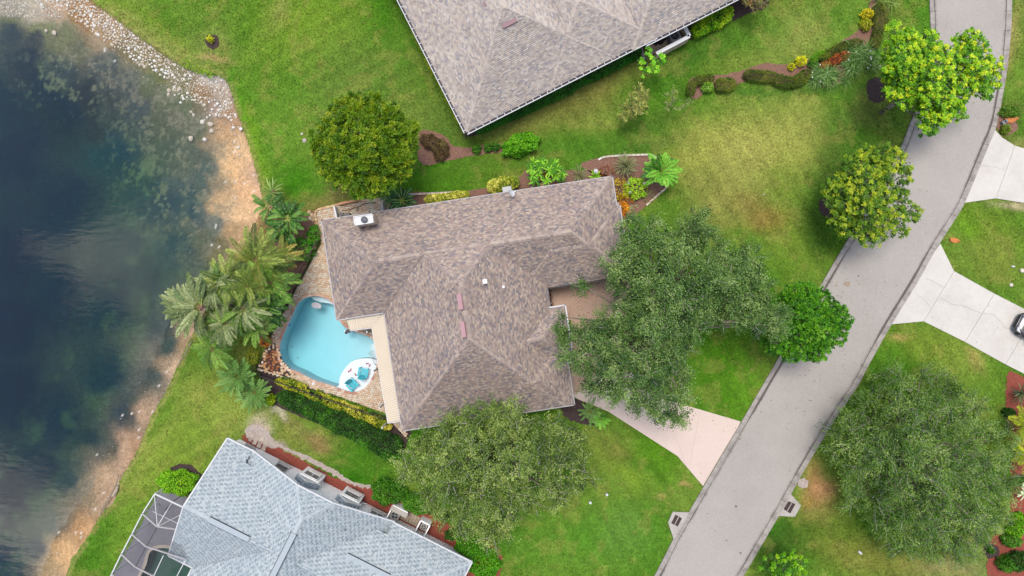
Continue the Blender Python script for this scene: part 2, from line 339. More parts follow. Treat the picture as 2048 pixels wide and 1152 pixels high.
# land colours, some dark greens are tree and hedge shade painted in: (x, y, rx, ry, angle, rgb, strength)
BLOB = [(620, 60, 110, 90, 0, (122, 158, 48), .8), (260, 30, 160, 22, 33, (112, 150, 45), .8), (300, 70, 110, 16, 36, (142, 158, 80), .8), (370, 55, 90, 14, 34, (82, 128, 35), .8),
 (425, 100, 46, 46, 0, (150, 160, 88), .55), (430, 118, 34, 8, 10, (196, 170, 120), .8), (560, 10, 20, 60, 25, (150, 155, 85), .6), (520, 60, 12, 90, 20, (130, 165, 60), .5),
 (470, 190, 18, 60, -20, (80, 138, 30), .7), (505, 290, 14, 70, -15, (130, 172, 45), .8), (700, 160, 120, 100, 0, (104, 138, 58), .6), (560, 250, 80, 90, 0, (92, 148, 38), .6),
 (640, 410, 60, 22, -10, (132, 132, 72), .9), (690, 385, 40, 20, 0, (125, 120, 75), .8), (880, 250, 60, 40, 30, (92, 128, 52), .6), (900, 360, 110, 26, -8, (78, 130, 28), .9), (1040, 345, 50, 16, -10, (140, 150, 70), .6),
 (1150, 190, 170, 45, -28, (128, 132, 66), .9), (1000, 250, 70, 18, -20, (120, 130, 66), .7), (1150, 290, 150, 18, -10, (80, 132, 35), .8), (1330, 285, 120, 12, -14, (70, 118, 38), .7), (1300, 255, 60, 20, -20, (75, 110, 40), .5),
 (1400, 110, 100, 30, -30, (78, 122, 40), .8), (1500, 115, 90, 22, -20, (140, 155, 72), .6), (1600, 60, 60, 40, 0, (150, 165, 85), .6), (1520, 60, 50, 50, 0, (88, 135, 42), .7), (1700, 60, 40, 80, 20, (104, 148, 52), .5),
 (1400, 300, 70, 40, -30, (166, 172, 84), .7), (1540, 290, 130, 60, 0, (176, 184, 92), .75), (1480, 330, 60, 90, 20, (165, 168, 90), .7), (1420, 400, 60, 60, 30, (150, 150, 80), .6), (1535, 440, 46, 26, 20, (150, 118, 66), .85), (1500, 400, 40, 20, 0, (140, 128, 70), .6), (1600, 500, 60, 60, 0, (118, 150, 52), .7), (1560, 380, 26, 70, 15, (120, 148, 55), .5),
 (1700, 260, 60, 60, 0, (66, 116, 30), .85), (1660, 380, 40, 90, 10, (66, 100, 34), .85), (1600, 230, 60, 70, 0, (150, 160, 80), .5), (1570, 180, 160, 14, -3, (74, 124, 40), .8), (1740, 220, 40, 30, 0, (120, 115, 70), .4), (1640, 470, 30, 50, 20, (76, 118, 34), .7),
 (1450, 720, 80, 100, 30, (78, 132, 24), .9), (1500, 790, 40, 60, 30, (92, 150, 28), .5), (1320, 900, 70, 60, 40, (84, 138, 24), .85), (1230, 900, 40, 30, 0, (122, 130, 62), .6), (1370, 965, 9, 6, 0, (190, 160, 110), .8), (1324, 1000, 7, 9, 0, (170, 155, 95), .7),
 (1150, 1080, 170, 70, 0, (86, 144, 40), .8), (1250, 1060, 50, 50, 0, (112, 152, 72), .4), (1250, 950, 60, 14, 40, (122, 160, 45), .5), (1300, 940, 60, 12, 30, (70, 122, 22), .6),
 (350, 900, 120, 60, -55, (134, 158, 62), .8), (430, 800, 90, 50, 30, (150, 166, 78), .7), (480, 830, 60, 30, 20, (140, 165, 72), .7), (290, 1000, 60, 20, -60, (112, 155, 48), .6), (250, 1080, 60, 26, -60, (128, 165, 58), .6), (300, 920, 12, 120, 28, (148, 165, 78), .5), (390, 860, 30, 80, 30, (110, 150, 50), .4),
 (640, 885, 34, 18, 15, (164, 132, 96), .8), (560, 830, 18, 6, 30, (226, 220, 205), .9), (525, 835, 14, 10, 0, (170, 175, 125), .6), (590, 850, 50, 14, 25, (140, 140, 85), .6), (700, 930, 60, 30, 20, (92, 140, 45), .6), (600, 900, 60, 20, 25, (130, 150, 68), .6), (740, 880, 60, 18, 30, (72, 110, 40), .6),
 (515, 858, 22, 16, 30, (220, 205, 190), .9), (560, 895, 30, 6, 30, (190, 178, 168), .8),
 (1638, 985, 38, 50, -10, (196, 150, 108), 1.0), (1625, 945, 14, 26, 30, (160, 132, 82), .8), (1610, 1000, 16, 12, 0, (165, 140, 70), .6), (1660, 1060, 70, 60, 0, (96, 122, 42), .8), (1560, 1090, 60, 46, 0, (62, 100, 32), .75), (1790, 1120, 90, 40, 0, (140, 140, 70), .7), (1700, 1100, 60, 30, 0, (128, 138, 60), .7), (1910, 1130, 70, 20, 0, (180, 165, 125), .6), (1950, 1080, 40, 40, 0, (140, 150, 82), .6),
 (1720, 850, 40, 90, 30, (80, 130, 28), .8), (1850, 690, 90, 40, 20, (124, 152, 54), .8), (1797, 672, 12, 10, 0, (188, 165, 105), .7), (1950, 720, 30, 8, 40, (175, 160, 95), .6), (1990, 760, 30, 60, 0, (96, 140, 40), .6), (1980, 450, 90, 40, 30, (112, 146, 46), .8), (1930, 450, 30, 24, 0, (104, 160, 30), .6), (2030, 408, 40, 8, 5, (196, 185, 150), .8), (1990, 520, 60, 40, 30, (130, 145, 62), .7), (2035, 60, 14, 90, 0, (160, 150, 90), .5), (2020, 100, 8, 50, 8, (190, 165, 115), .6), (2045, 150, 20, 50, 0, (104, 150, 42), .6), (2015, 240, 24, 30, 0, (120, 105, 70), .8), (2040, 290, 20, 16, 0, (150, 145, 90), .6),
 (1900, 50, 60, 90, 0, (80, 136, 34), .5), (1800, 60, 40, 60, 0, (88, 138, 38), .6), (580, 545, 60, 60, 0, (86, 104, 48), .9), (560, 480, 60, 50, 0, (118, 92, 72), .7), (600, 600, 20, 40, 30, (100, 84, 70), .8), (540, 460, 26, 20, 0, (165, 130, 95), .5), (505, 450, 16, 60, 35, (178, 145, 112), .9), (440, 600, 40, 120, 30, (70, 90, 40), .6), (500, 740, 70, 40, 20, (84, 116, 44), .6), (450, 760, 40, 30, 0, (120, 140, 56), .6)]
LAKE = [(0, 5, 178, 160, 132), (60, 15, 190, 170, 140), (100, 20, 176, 145, 112), (60, 48, 122, 125, 68), (150, 20, 150, 110, 62), (160, 50, 150, 112, 66), (200, 60, 158, 130, 92), (110, 60, 108, 112, 62), (0, 36, 118, 118, 66), (0, 62, 50, 62, 66), (50, 70, 55, 60, 60), (150, 80, 92, 98, 62), (30, 120, 30, 46, 58), (100, 130, 40, 58, 66), (70, 170, 22, 46, 60), (0, 200, 14, 42, 60), (100, 220, 12, 42, 58), (0, 300, 12, 38, 62),
 (100, 400, 14, 44, 66), (0, 500, 12, 36, 60), (200, 300, 28, 66, 78), (170, 200, 40, 50, 54), (200, 120, 66, 78, 72), (240, 160, 72, 82, 76), (250, 110, 118, 108, 74), (260, 210, 68, 80, 76), (300, 150, 96, 104, 62), (300, 110, 120, 108, 66), (350, 200, 100, 108, 70), (320, 240, 90, 96, 70), (360, 150, 112, 108, 70), (330, 280, 84, 92, 74), (370, 300, 88, 98, 78), (385, 250, 96, 106, 74), (400, 180, 136, 108, 72), (420, 150, 180, 168, 155), (435, 200, 158, 138, 120), (455, 230, 158, 122, 86), (440, 270, 176, 140, 96), (475, 300, 196, 158, 108), (450, 330, 218, 172, 112), (440, 400, 218, 172, 112),
 (470, 420, 205, 165, 115), (505, 350, 186, 150, 112), (480, 380, 206, 160, 108), (405, 340, 78, 98, 86), (400, 400, 76, 96, 88), (370, 400, 50, 80, 84), (300, 400, 24, 66, 76), (250, 500, 20, 58, 70), (350, 500, 34, 72, 76), (420, 440, 88, 104, 96), (400, 480, 92, 100, 72), (430, 500, 110, 106, 70), (460, 460, 160, 130, 88), (480, 490, 170, 132, 92), (380, 540, 62, 84, 66), (300, 560, 22, 58, 68), (200, 600, 18, 52, 66), (100, 600, 12, 42, 62), (0, 650, 10, 34, 58), (330, 690, 52, 72, 68), (310, 640, 36, 62, 66), (370, 690, 140, 116, 80), (385, 660, 160, 130, 98), (345, 735, 176, 146, 112), (330, 725, 140, 120, 92), (300, 750, 62, 76, 72),
 (200, 750, 22, 54, 66), (280, 825, 156, 128, 98), (240, 830, 52, 66, 68), (255, 800, 66, 78, 70), (0, 800, 10, 34, 54), (100, 850, 18, 46, 62), (180, 880, 36, 56, 60), (215, 900, 86, 86, 72), (240, 900, 170, 138, 106), (262, 900, 152, 118, 84), (200, 965, 172, 142, 106), (215, 985, 160, 130, 98), (160, 985, 130, 116, 88), (130, 960, 46, 66, 68), (100, 1050, 70, 82, 76), (125, 1040, 120, 106, 80), (155, 1060, 168, 128, 80), (120, 1110, 188, 148, 94), (60, 1100, 34, 54, 62), (0, 1000, 10, 32, 50), (0, 1150, 14, 38, 54), (90, 1150, 160, 134, 92), (-200, 400, 10, 34, 56), (-200, 1000, 10, 32, 50), (60, 950, 16, 42, 58)]
def px_grid():
    def ax(lo, hi, st, far):
        d = np.arange(lo, hi + 1e-6, st); o = []
        v = st
        a = lo
        while a > -far: v *= 1.35; a -= v; o.append(a)
        b = hi; v = st; q = []
        while b < far: v *= 1.35; b += v; q.append(b)
        return np.array(o[::-1] + list(d) + q)
    X, Y = np.meshgrid(ax(-43, 43, 0.16, 320), ax(-25, 25, 0.16, 320)); return X, Y
def build_ground():
    X, Y = px_grid(); px = X * K + 1024; py = 576 - Y * K
    ny, nx = X.shape
    # lake side
    sh = smooth_poly(SHORE, 3, False)
    lakepoly = sh + [(-9000, 9000), (-9000, -9000), (-500, -9000)]
    wx = px + 5 * (fbm(px / 14, py / 14, 3, 3) - .5) * 2; wy = py + 5 * (fbm(px / 14, py / 14, 4, 3) - .5) * 2
    d = pdist(px, py, sh); ins = inside(px, py, lakepoly); sd = np.where(ins, d, -d)
    # colours of the lake bed: smooth interpolation of the samples, warped
    wa = 38 * np.clip(sd / 110, .22, 1); lx = px + wa * (fbm(px / 45, py / 45, 11, 4) - .5) * 2; ly = py + wa * (fbm(px / 45, py / 45, 12, 4) - .5) * 2
    lc = np.zeros(X.shape + (3,)); W = np.zeros(X.shape)
    for q in LAKE:
        w = 1 / ((lx - q[0]) ** 2 + (ly - q[1]) ** 2 + 60.0) ** 2.0; W += w
        lc += w[..., None] * np.array(C(*q[2:]))
    lc /= W[..., None]
    # floating algae mats in the shallows
    am = np.exp(-(((px - 330) / 130) ** 2 + ((py - 300) / 170) ** 2) ** 2) + np.exp(-(((px - 130) / 120) ** 2 + ((py - 150) / 70) ** 2) ** 2) + .5 * np.exp(-(((px - 390) / 60) ** 2 + ((py - 450) / 90) ** 2) ** 2)
    n1 = fbm(px / 26, py / 26, 21, 5, .62); n2 = fbm(px / 7, py / 7, 22, 3, .6)
    al = np.clip((n1 * .62 + n2 * .45 - .575) / .045, 0, 1) * np.clip(am, 0, 1) * .7
    lc = lc * (1 - al[..., None]) + al[..., None] * np.array(C(142, 136, 108)) * (0.55 + .6 * n2[..., None])
    lc = lc * (1 + .42 * np.clip(1.3 - sd / np.where(py > 480, 48, 70), 0, 1))[..., None]
    al2 = np.clip((fbm(px / 40, py / 40, 25, 4) - .58) / .16, 0, 1) * np.clip((sd - 40) / 60, 0, 1) * np.clip((270 - sd) / 60, 0, 1) * .3
    lc = lc * (1 - al2[..., None]) + al2[..., None] * np.array(C(110, 118, 82))
    sp = (fbm(px / 3.2, py / 3.2, 27, 2) > .84) & (sd < 75) & (sd > 3) & (fbm(px / 30, py / 30, 29, 3) > .5)
    lc[sp] = np.array(C(232, 220, 205))
    mot = .80 + .4 * fbm(px / 9, py / 9, 28, 4, .65); shal = np.clip(1 - sd / 120, 0, 1)[..., None]
    lc = lc * (1 + (mot[..., None] - 1) * (0.35 + .65 * shal))
    # lawn
    gx = px + 20 * (fbm(px / 50, py / 50, 31, 4) - .5) * 2; gy = py + 20 * (fbm(px / 50, py / 50, 32, 4) - .5) * 2
    g = np.zeros(X.shape + (3,)); g[:] = C(98, 140, 45)
    n = fbm(px / 120, py / 120, 33, 4); g = g + (n[..., None] - .5) * (np.array(C(150, 160, 80)) - np.array(C(60, 115, 20)))
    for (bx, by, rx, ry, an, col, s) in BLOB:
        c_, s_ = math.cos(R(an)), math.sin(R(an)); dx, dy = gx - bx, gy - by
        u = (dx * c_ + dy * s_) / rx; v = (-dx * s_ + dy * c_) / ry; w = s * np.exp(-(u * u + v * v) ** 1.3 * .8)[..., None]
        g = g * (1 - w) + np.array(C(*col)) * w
    t = fbm(px / 16, py / 16, 35, 5, .65)[..., None]; g = g * (0.80 + .4 * t)
    t2 = np.clip((fbm(px / 28, py / 28, 36, 4, .6) - .56) / .1, 0, 1)[..., None] * .28
    g = g * (1 - t2) + t2 * np.array(C(158, 158, 84))
    # mowing stripes, faint
    st = np.sin((px * .87 - py * .49) / 5.5)[..., None] * .07 * (px > 1100)[..., None] + np.sin((px * .50 + py * .87) / 5.0)[..., None] * .06 * (px < 900)[..., None]; g = g * (1 + st)
    # dry fringe along the shore
    fr = np.clip(1 - np.abs(sd + 6) / 7, 0, 1)[..., None] * .5 * (fbm(px / 20, py / 20, 37, 3) > .35)[..., None]
    g = g * (1 - fr) + fr * np.array(C(176, 168, 108))
    g = g * np.array([1.08, 1.0, .95])
    dlo = np.clip((py - 430) / 120, 0, 1); deep = np.clip((sd - (110 - 46 * dlo)) / (130 - 70 * dlo), 0, 1)[..., None]; gl = lc.mean(-1, keepdims=True); lc = lc * (1 - .18 * (1 - deep)) + gl * .18 * (1 - deep); lc = lc * (1 - deep + deep * np.array([.40, .80, .60]))
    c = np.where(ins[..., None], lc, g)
    # heights
    Z = np.zeros(X.shape)
    dm = sd / K
    prof = np.interp(dm, [-0.02, 0.12, 1.5, 3.2, 6, 12, 60], [0, -0.28, -0.45, -0.62, -0.95, -1.8, -3.5])
    Z = np.where(ins, prof, 0.0) + np.where(ins & (dm > .3), (fbm(px / 10, py / 10, 41, 4) - .5) * .10, 0)
    Z += np.where(~ins, (fbm(px / 90, py / 90, 42, 3) - .5) * .05 * np.clip(-dm / 3, 0, 1), 0)
    # hollow for the pools
    for pl, z in ((POOLS, -2.6), (smooth_poly(POOL2, 3), -2.6)):
        f = (inside(px, py, pl)) | (pdist(px, py, pl, True) < 5)
        Z = np.where(f, z, Z)
    # under the road
    road = inside(px, py, ROAD_L + ROAD_R[::-1])
    Z = np.where(road & (pdist(px, py, ROAD_L) > 5) & (pdist(px, py, ROAD_R) > 5), -0.3, Z)
    sandy = np.where(ins, 1.0, 0.0)
    global GX, GY, GC, GI; GX, GY, GC, GI = X[0], Y[:, 0], c, ins
    V = np.stack([X, Y, Z], -1).reshape(-1, 3)
    i = np.arange((ny - 1) * (nx - 1)); r = i // (nx - 1); q = i % (nx - 1); a = r * nx + q
    me = nmesh('ground', V, np.stack([a, a + 1, a + nx + 1, a + nx], 1))
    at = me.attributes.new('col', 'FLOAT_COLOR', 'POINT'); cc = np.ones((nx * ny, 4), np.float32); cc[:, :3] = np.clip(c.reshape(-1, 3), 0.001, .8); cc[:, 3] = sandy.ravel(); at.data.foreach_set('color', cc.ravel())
    me.polygons.foreach_set('use_smooth', np.ones(len(me.polygons), bool))
    m = bpy.data.materials.new('ground'); m.use_nodes = True; t = m.node_tree; L = t.links; b = t.nodes['Principled BSDF']
    b.inputs['Roughness'].default_value = .95; b.inputs['Specular IOR Level'].default_value = .1
    at = t.nodes.new('ShaderNodeAttribute'); at.attribute_name = 'col'; ge = t.nodes.new('ShaderNodeNewGeometry')
    def nz(sc, det, rg):
        q = t.nodes.new('ShaderNodeTexNoise'); q.inputs['Scale'].default_value = sc; q.inputs['Detail'].default_value = det; q.inputs['Roughness'].default_value = rg
        L.new(ge.outputs['Position'], q.inputs['Vector']); return q.outputs[0]
    def mr(src, lo, hi, a=.3, b_=.7):
        q = t.nodes.new('ShaderNodeMapRange'); L.new(src, q.inputs[0]); q.inputs[1].default_value = a; q.inputs[2].default_value = b_; q.inputs[3].default_value = lo; q.inputs[4].default_value = hi; return q.outputs[0]
    f1 = mr(nz(6, 5, .85), .55, 1.5); f2 = mr(nz(2.4, 5, .7), .80, 1.22)
    mu = t.nodes.new('ShaderNodeMath'); mu.operation = 'MULTIPLY'; L.new(f1, mu.inputs[0]); L.new(f2, mu.inputs[1])
    sc = t.nodes.new('ShaderNodeVectorMath'); sc.operation = 'SCALE'; L.new(at.outputs['Color'], sc.inputs[0]); L.new(mu.outputs[0], sc.inputs['Scale'])
    # a second fine noise pulls single tufts towards straw
    f3 = mr(nz(6, 5, .75), 0, .35, .52, .72); mx = t.nodes.new('ShaderNodeMix'); mx.data_type = 'RGBA'; L.new(f3, mx.inputs[0]); L.new(sc.outputs[0], mx.inputs[6])
    hs = t.nodes.new('ShaderNodeVectorMath'); hs.operation = 'MULTIPLY'; L.new(sc.outputs[0], hs.inputs[0]); hs.inputs[1].default_value = (1.45, 1.12, 1.25); L.new(hs.outputs[0], mx.inputs[7])
    L.new(mx.outputs[2], b.inputs['Base Color'])
    bp = t.nodes.new('ShaderNodeBump'); bp.inputs['Strength'].default_value = .55; bp.inputs['Distance'].default_value = .06; L.new(nz(14, 4, .7), bp.inputs['Height']); L.new(bp.outputs[0], b.inputs['Normal'])
    o = link('ground', me, m); o['kind'] = 'structure'
build_ground()
# lake surface
wz = -0.52
me = bpy.data.meshes.new('lake_water'); me.from_pydata([(-320, -320, wz), (-10, -320, wz), (-10, 320, wz), (-320, 320, wz)], [], [(0, 1, 2, 3)])
# keep the sheet only where the basin is
lp = [P(x, y, 0)[:2] for x, y in SHORE]; lp = [(x, y) for x, y in lp] + [(-320, -60), (-320, 90)]
pts = [(x, y, wz) for x, y in lp]; tr = tessellate_polygon([[Vector(p) for p in pts]])
me = bpy.data.meshes.new('lake_water'); me.from_pydata(pts, [], [list(t) for t in tr]); link('lake_water', me, M['lwater'])['kind'] = 'structure'

# ------------------------------------------------------------------ road with its mountable kerbs
def offset_line(pts, d):
    out = []
    for i, p in enumerate(pts):
        a = pts[max(i - 1, 0)]; b = pts[min(i + 1, len(pts) - 1)]; tx, ty = b[0] - a[0], b[1] - a[1]; L = math.hypot(tx, ty)
        out.append((p[0] - ty / L * d, p[1] + tx / L * d))
    return out
RL = smooth_poly(ROAD_L, 5, False); RR = smooth_poly(ROAD_R, 5, False)
il = offset_line(RL, -14); ir = offset_line(RR, 14)
def strip(name, A, B, za, zb, m, kind='structure'):
    V = [P(x, y, 0)[:2] + (za,) for x, y in A] + [P(x, y, 0)[:2] + (zb,) for x, y in B]; n = len(A)
    F = [(i, i + 1, n + i + 1, n + i) for i in range(n - 1)]
    me = bpy.data.meshes.new(name); me.from_pydata(V, [], F); me.update()
    if me.polygons[0].normal.z < 0: me.flip_normals()
    o = link(name, me, m)
    if kind: o['kind'] = kind
    return o
# asphalt: two resampled sides
def resample(pts, n):
    L = [0]
    for i in range(1, len(pts)): L.append(L[-1] + math.dist(pts[i - 1], pts[i]))
    return [(float(np.interp(t, L, [p[0] for p in pts])), float(np.interp(t, L, [p[1] for p in pts]))) for t in np.linspace(0, L[-1], n)]
strip('road', resample(il, 300), resample(ir, 300), 0.03, 0.03, M['asphalt'])
def kerb(line, sgn, name):
    prof = [(0.0, -0.06), (0.0, 0.095), (0.03, 0.11), (0.14, 0.10), (0.36, 0.035), (0.46, 0.012), (0.60, 0.034)]
    pts = [Vector(P(x, y, 0)) for x, y in line]; V = []; F = []
    for i, p in enumerate(pts):
        t = (pts[min(i + 1, len(pts) - 1)] - pts[max(i - 1, 0)]).normalized(); nrm = Vector((t.y, -t.x, 0)) * sgn
        for dd, z in prof: V.append(tuple(p + nrm * dd + Vector((0, 0, z))))
    k = len(prof)
    for i in range(len(pts) - 1):
        for j in range(k - 1): F.append([i * k + j, i * k + j + 1, (i + 1) * k + j + 1, (i + 1) * k + j][::(1 if sgn < 0 else -1)])
    me = bpy.data.meshes.new(name); me.from_pydata(V, [], F); o = link(name, me, M['gutter']); o['kind'] = 'structure'
kerb(resample(RL, 420), -1, 'kerb'); kerb(resample(RR, 420), 1, 'kerb')
# dark sediment line in the gutters, patches and small repairs on the asphalt
for A, sg in ((RL, 1), (RR, -1)):
    ln = resample(A, 520); rr = random.Random(5); a_ = []; b_ = []
    for i, p in enumerate(offset_line(ln, -sg * 10.6)): a_.append(p)
    for i, p in enumerate(offset_line(ln, -sg * 10.6)): b_.append(p)
    w = [(0.6 + 2.4 * max(0, fbm(np.array([i / 14.0]), np.array([1.0 + sg]), 5, 3)[0] - .42) * 3) for i in range(len(ln))]
    A2 = [(p[0] - w[i], p[1]) for i, p in enumerate(a_)]; B2 = [(p[0] + w[i], p[1]) for i, p in enumerate(b_)]
    V = [P(x, y, 0)[:2] + (0.042,) for x, y in A2] + [P(x, y, 0)[:2] + (0.042,) for x, y in B2]; n = len(A2)
    me = bpy.data.meshes.new('gutter_sediment'); me.from_pydata(V, [], [(i, n + i, n + i + 1, i + 1) for i in range(n - 1)]); me.update()
    if me.polygons[0].normal.z < 0: me.flip_normals()
    link('gutter_sediment', me, mat('sediment', C(112, 104, 100), 0.95, 5, .3))['kind'] = 'structure'
def blobpoly(x, y, r, n=14, seed=0, sy=1.0):
    rr = random.Random(seed); return [(x + math.cos(t * 2 * math.pi / n) * r * rr.uniform(.75, 1.2), y + math.sin(t * 2 * math.pi / n) * r * sy * rr.uniform(.75, 1.2)) for t in range(n)]
MS = mat('oil_stain', C(120, 108, 100), .7, 6, .2); MS2 = mat('sand_stain', C(178, 160, 138), .9, 6, .2)
for i, (x, y, r, m_) in enumerate([(1472, 1013, 2.6, MS), (1694, 568, 7, MS2), (1717, 552, 2, MS), (1453, 1081, 1.5, MS), (1481, 1106, 2.2, MS), (1688, 698, 1.2, MS), (1689, 709, 1.2, MS), (1687, 731, 1.3, MS), (1480, 878, 2, MS), (1521, 824, 1.3, MS), (1610, 823, 1.2, MS), (1430, 1062, 1.4, MS), (1672, 571, 3, MS2), (1415, 1028, 1.2, MS)]):
    sheet('road_stain', blobpoly(x, y, r, 12, i, .8), 0.036, m_)
# ------------------------------------------------------------------ driveways
sheet('driveway', [(1478, 851), (1481, 843), (1408, 821.5), (1330, 799), (1290, 770), (1262, 745), (1140, 790), (1160, 800), (1215, 822), (1240, 838), (1355, 912), (1406, 972), (1412, 962)], 0.06, M['drive'], -.05)
sheet('entry_courtyard', [(1262, 745), (1262, 556), (1100, 572), (1100, 640), (1142, 640), (1142, 790)], 0.064, M['court'], -.05)
jt = MB()
def groove(mb, a, b, z, w=0.02):
    mb.beam(P(*a, z), P(*b, z), w, 0.004)
jt2 = MB()
for a_, b_ in (((1325, 802), (1372, 930)), ((1478, 851), (1408, 965)), ((1400, 822), (1378, 940))): groove(jt2, a_, b_, .063, .012)
o = jt2.build('driveway_joint', mat('joint', C(190, 165, 150), .9)); o['kind'] = 'structure'
SLABS = [[(1881, 487), (1908.5, 542), (1847.5, 643), (1782, 649), (1814, 594), (1870, 502)],
         [(1908.5, 542), (1989, 587), (1930, 684), (1847.5, 643)], [(1989, 587), (2046, 616), (2069, 630), (2011, 729), (1930, 684)],
         [(2069, 630), (2150, 672), (2092, 770), (2011, 729)],
         [(1990, 259), (2005, 275), (2030, 291), (1992, 397), (1928, 406), (1971, 306)], [(2030, 291), (2050, 297), (2140, 300), (2140, 416), (2048, 406), (1992, 397)]]
def shrink(poly, d):
    cx = sum(p[0] for p in poly) / len(poly); cy = sum(p[1] for p in poly) / len(poly)
    return [(x + (cx - x) / max(1, math.hypot(cx - x, cy - y)) * d, y + (cy - y) / max(1, math.hypot(cx - x, cy - y)) * d) for x, y in poly]
for nm, idx in (('white_driveway', (0, 1, 2, 3)), ('white_driveway', (4, 5))):
    q = [P(*SLABS[idx[0]][0])[0], P(*SLABS[idx[0]][0])[1]]
    allp = [SLABS[i] for i in idx]
    root = sheet(nm, shrink(allp[0], 2), 0.02, M['gutter'], -.05)
    for i in idx:
        s = sheet('slab', shrink(SLABS[i], .45), 0.06 + .003 * (i % 3), M['slab'], 0.0, None, root)
CR = mat('crack', C(188, 180, 172), .95)
def crack(pts, w=.03, z=.072):
    mb = MB(); rr = random.Random(3); q = []
    for i in range(len(pts) - 1):
        n = max(2, int(math.dist(pts[i], pts[i + 1]) / 4))
        for k in range(n): t = k / n; q.append((pts[i][0] + (pts[i + 1][0] - pts[i][0]) * t + rr.gauss(0, .6), pts[i][1] + (pts[i + 1][1] - pts[i][1]) * t + rr.gauss(0, .6)))
    q.append(pts[-1])
    for i in range(len(q) - 1): mb.beam(P(*q[i], z), P(*q[i + 1], z), w, .003)
    mb.build('crack', CR)['kind'] = 'structure'
crack([(1852, 556), (1872, 566), (1886, 575)]); crack([(1880, 595), (1905, 610), (1925, 611), (1960, 626), (1985, 630), (1998, 640), (2008, 654), (2040, 666)]); crack([(1835, 590), (1848, 600), (1862, 615)], .02); crack([(1997, 652), (1985, 668)], .02)
crack([(1960, 330), (1985, 333), (2010, 340)], .02)

# ------------------------------------------------------------------ mulch beds
BEDS = []
def bed(px, m, seed=0, z=0.02, amp=.9):
    BEDS.append(px)
    return sheet('mulch_bed', jag(smooth_poly(px, 3), amp, 4, seed), z, M[m], -.03)
bed([(836, 264), (870, 264), (893, 275), (905, 290), (940, 295), (965, 290), (1000, 287), (1020, 290), (1010, 303), (960, 309), (900, 320), (855, 330), (838, 318)], 'mulch', 1)
bed([(1160, 330), (1190, 318), (1230, 311), (1290, 310), (1312, 316), (1330, 335), (1338, 365), (1322, 380), (1290, 412), (1262, 440), (1245, 470), (1225, 450), (1215, 400), (1200, 360)], 'mulch', 2)
bed([(768, 398), (820, 386), (880, 385), (960, 378), (1030, 362), (1060, 335), (1130, 340), (1200, 345), (1210, 372), (1000, 405), (800, 425)], 'mulch', 3)
bed([(1378, 160), (1400, 152), (1440, 150), (1490, 140), (1530, 126), (1570, 130), (1604, 122), (1640, 108), (1690, 78), (1720, 55), (1738, 20), (1745, -20), (1780, -20), (1775, 40), (1755, 95), (1720, 130), (1690, 160), (1640, 175), (1615, 155), (1560, 168), (1500, 160), (1450, 180), (1420, 176), (1395, 198), (1380, 190)], 'mulch', 4)
bed([(1735, 165), (1750, 156), (1768, 160), (1772, 180), (1768, 200), (1750, 205), (1736, 195)], 'mulch_dark', 5, .03)
bed([(1640, 400), (1660, 396), (1672, 415), (1668, 434), (1650, 432), (1638, 418)], 'mulch_dark', 6, .03)
bed([(413, 72), (430, 70), (438, 80), (437, 93), (425, 98), (414, 92)], 'mulch_dark', 7, .03)
bed([(484, 880), (505, 868), (545, 888), (600, 918), (660, 950), (700, 968), (735, 975), (770, 980), (830, 1010), (900, 1050), (980, 1085), (1003, 1110), (998, 1150), (960, 1165), (900, 1140), (740, 1020), (600, 945)], 'mulch_red', 8, .02, 1.3)
bed([(2020, 742), (2070, 770), (2120, 800), (2120, 1200), (1990, 1200), (1975, 1120), (1985, 1075), (2010, 1062), (2022, 1000), (2020, 960), (2024, 900), (2016, 860), (2012, 800)], 'mulch_red', 9, .02, 1.3)
bed([(1968, 1092), (1985, 1088), (1998, 1098), (1996, 1112), (1980, 1118), (1968, 1108)], 'mulch_dark', 10, .035)
bed([(342, 935), (375, 928), (400, 945), (412, 960), (400, 985), (385, 995), (345, 960)], 'mulch_dark', 11, .02)
bed([(1992, 225), (2012, 228), (2028, 236), (2035, 255), (2018, 270), (2000, 262), (1990, 250)], 'mulch', 12, .02)
bed([(520, 735), (550, 748), (800, 850), (815, 880), (800, 915), (760, 905), (640, 850), (530, 800), (525, 770)], 'mulch_dark', 13, .02)
bed([(540, 440), (600, 430), (632, 425), (636, 480), (600, 560), (560, 620), (520, 690), (520, 650), (560, 560), (550, 500)], 'mulch', 14, .015)
bed([(1130, 800), (1160, 800), (1200, 830), (1190, 850), (1140, 840), (1120, 822)], 'mulch_dark', 15, .02)
bed([(930, 262), (925, 250), (910, 215), (860, 120), (800, 0), (790, -20), (830, -20), (940, 240), (1280, 80), (1290, 95), (1240, 135), (960, 268)], 'mulch_dark', 16, .012)
bed([(1375, 60), (1460, 5), (1500, -20), (1540, -20), (1530, 18), (1500, 26), (1385, 80)], 'mulch_dark', 17, .012)
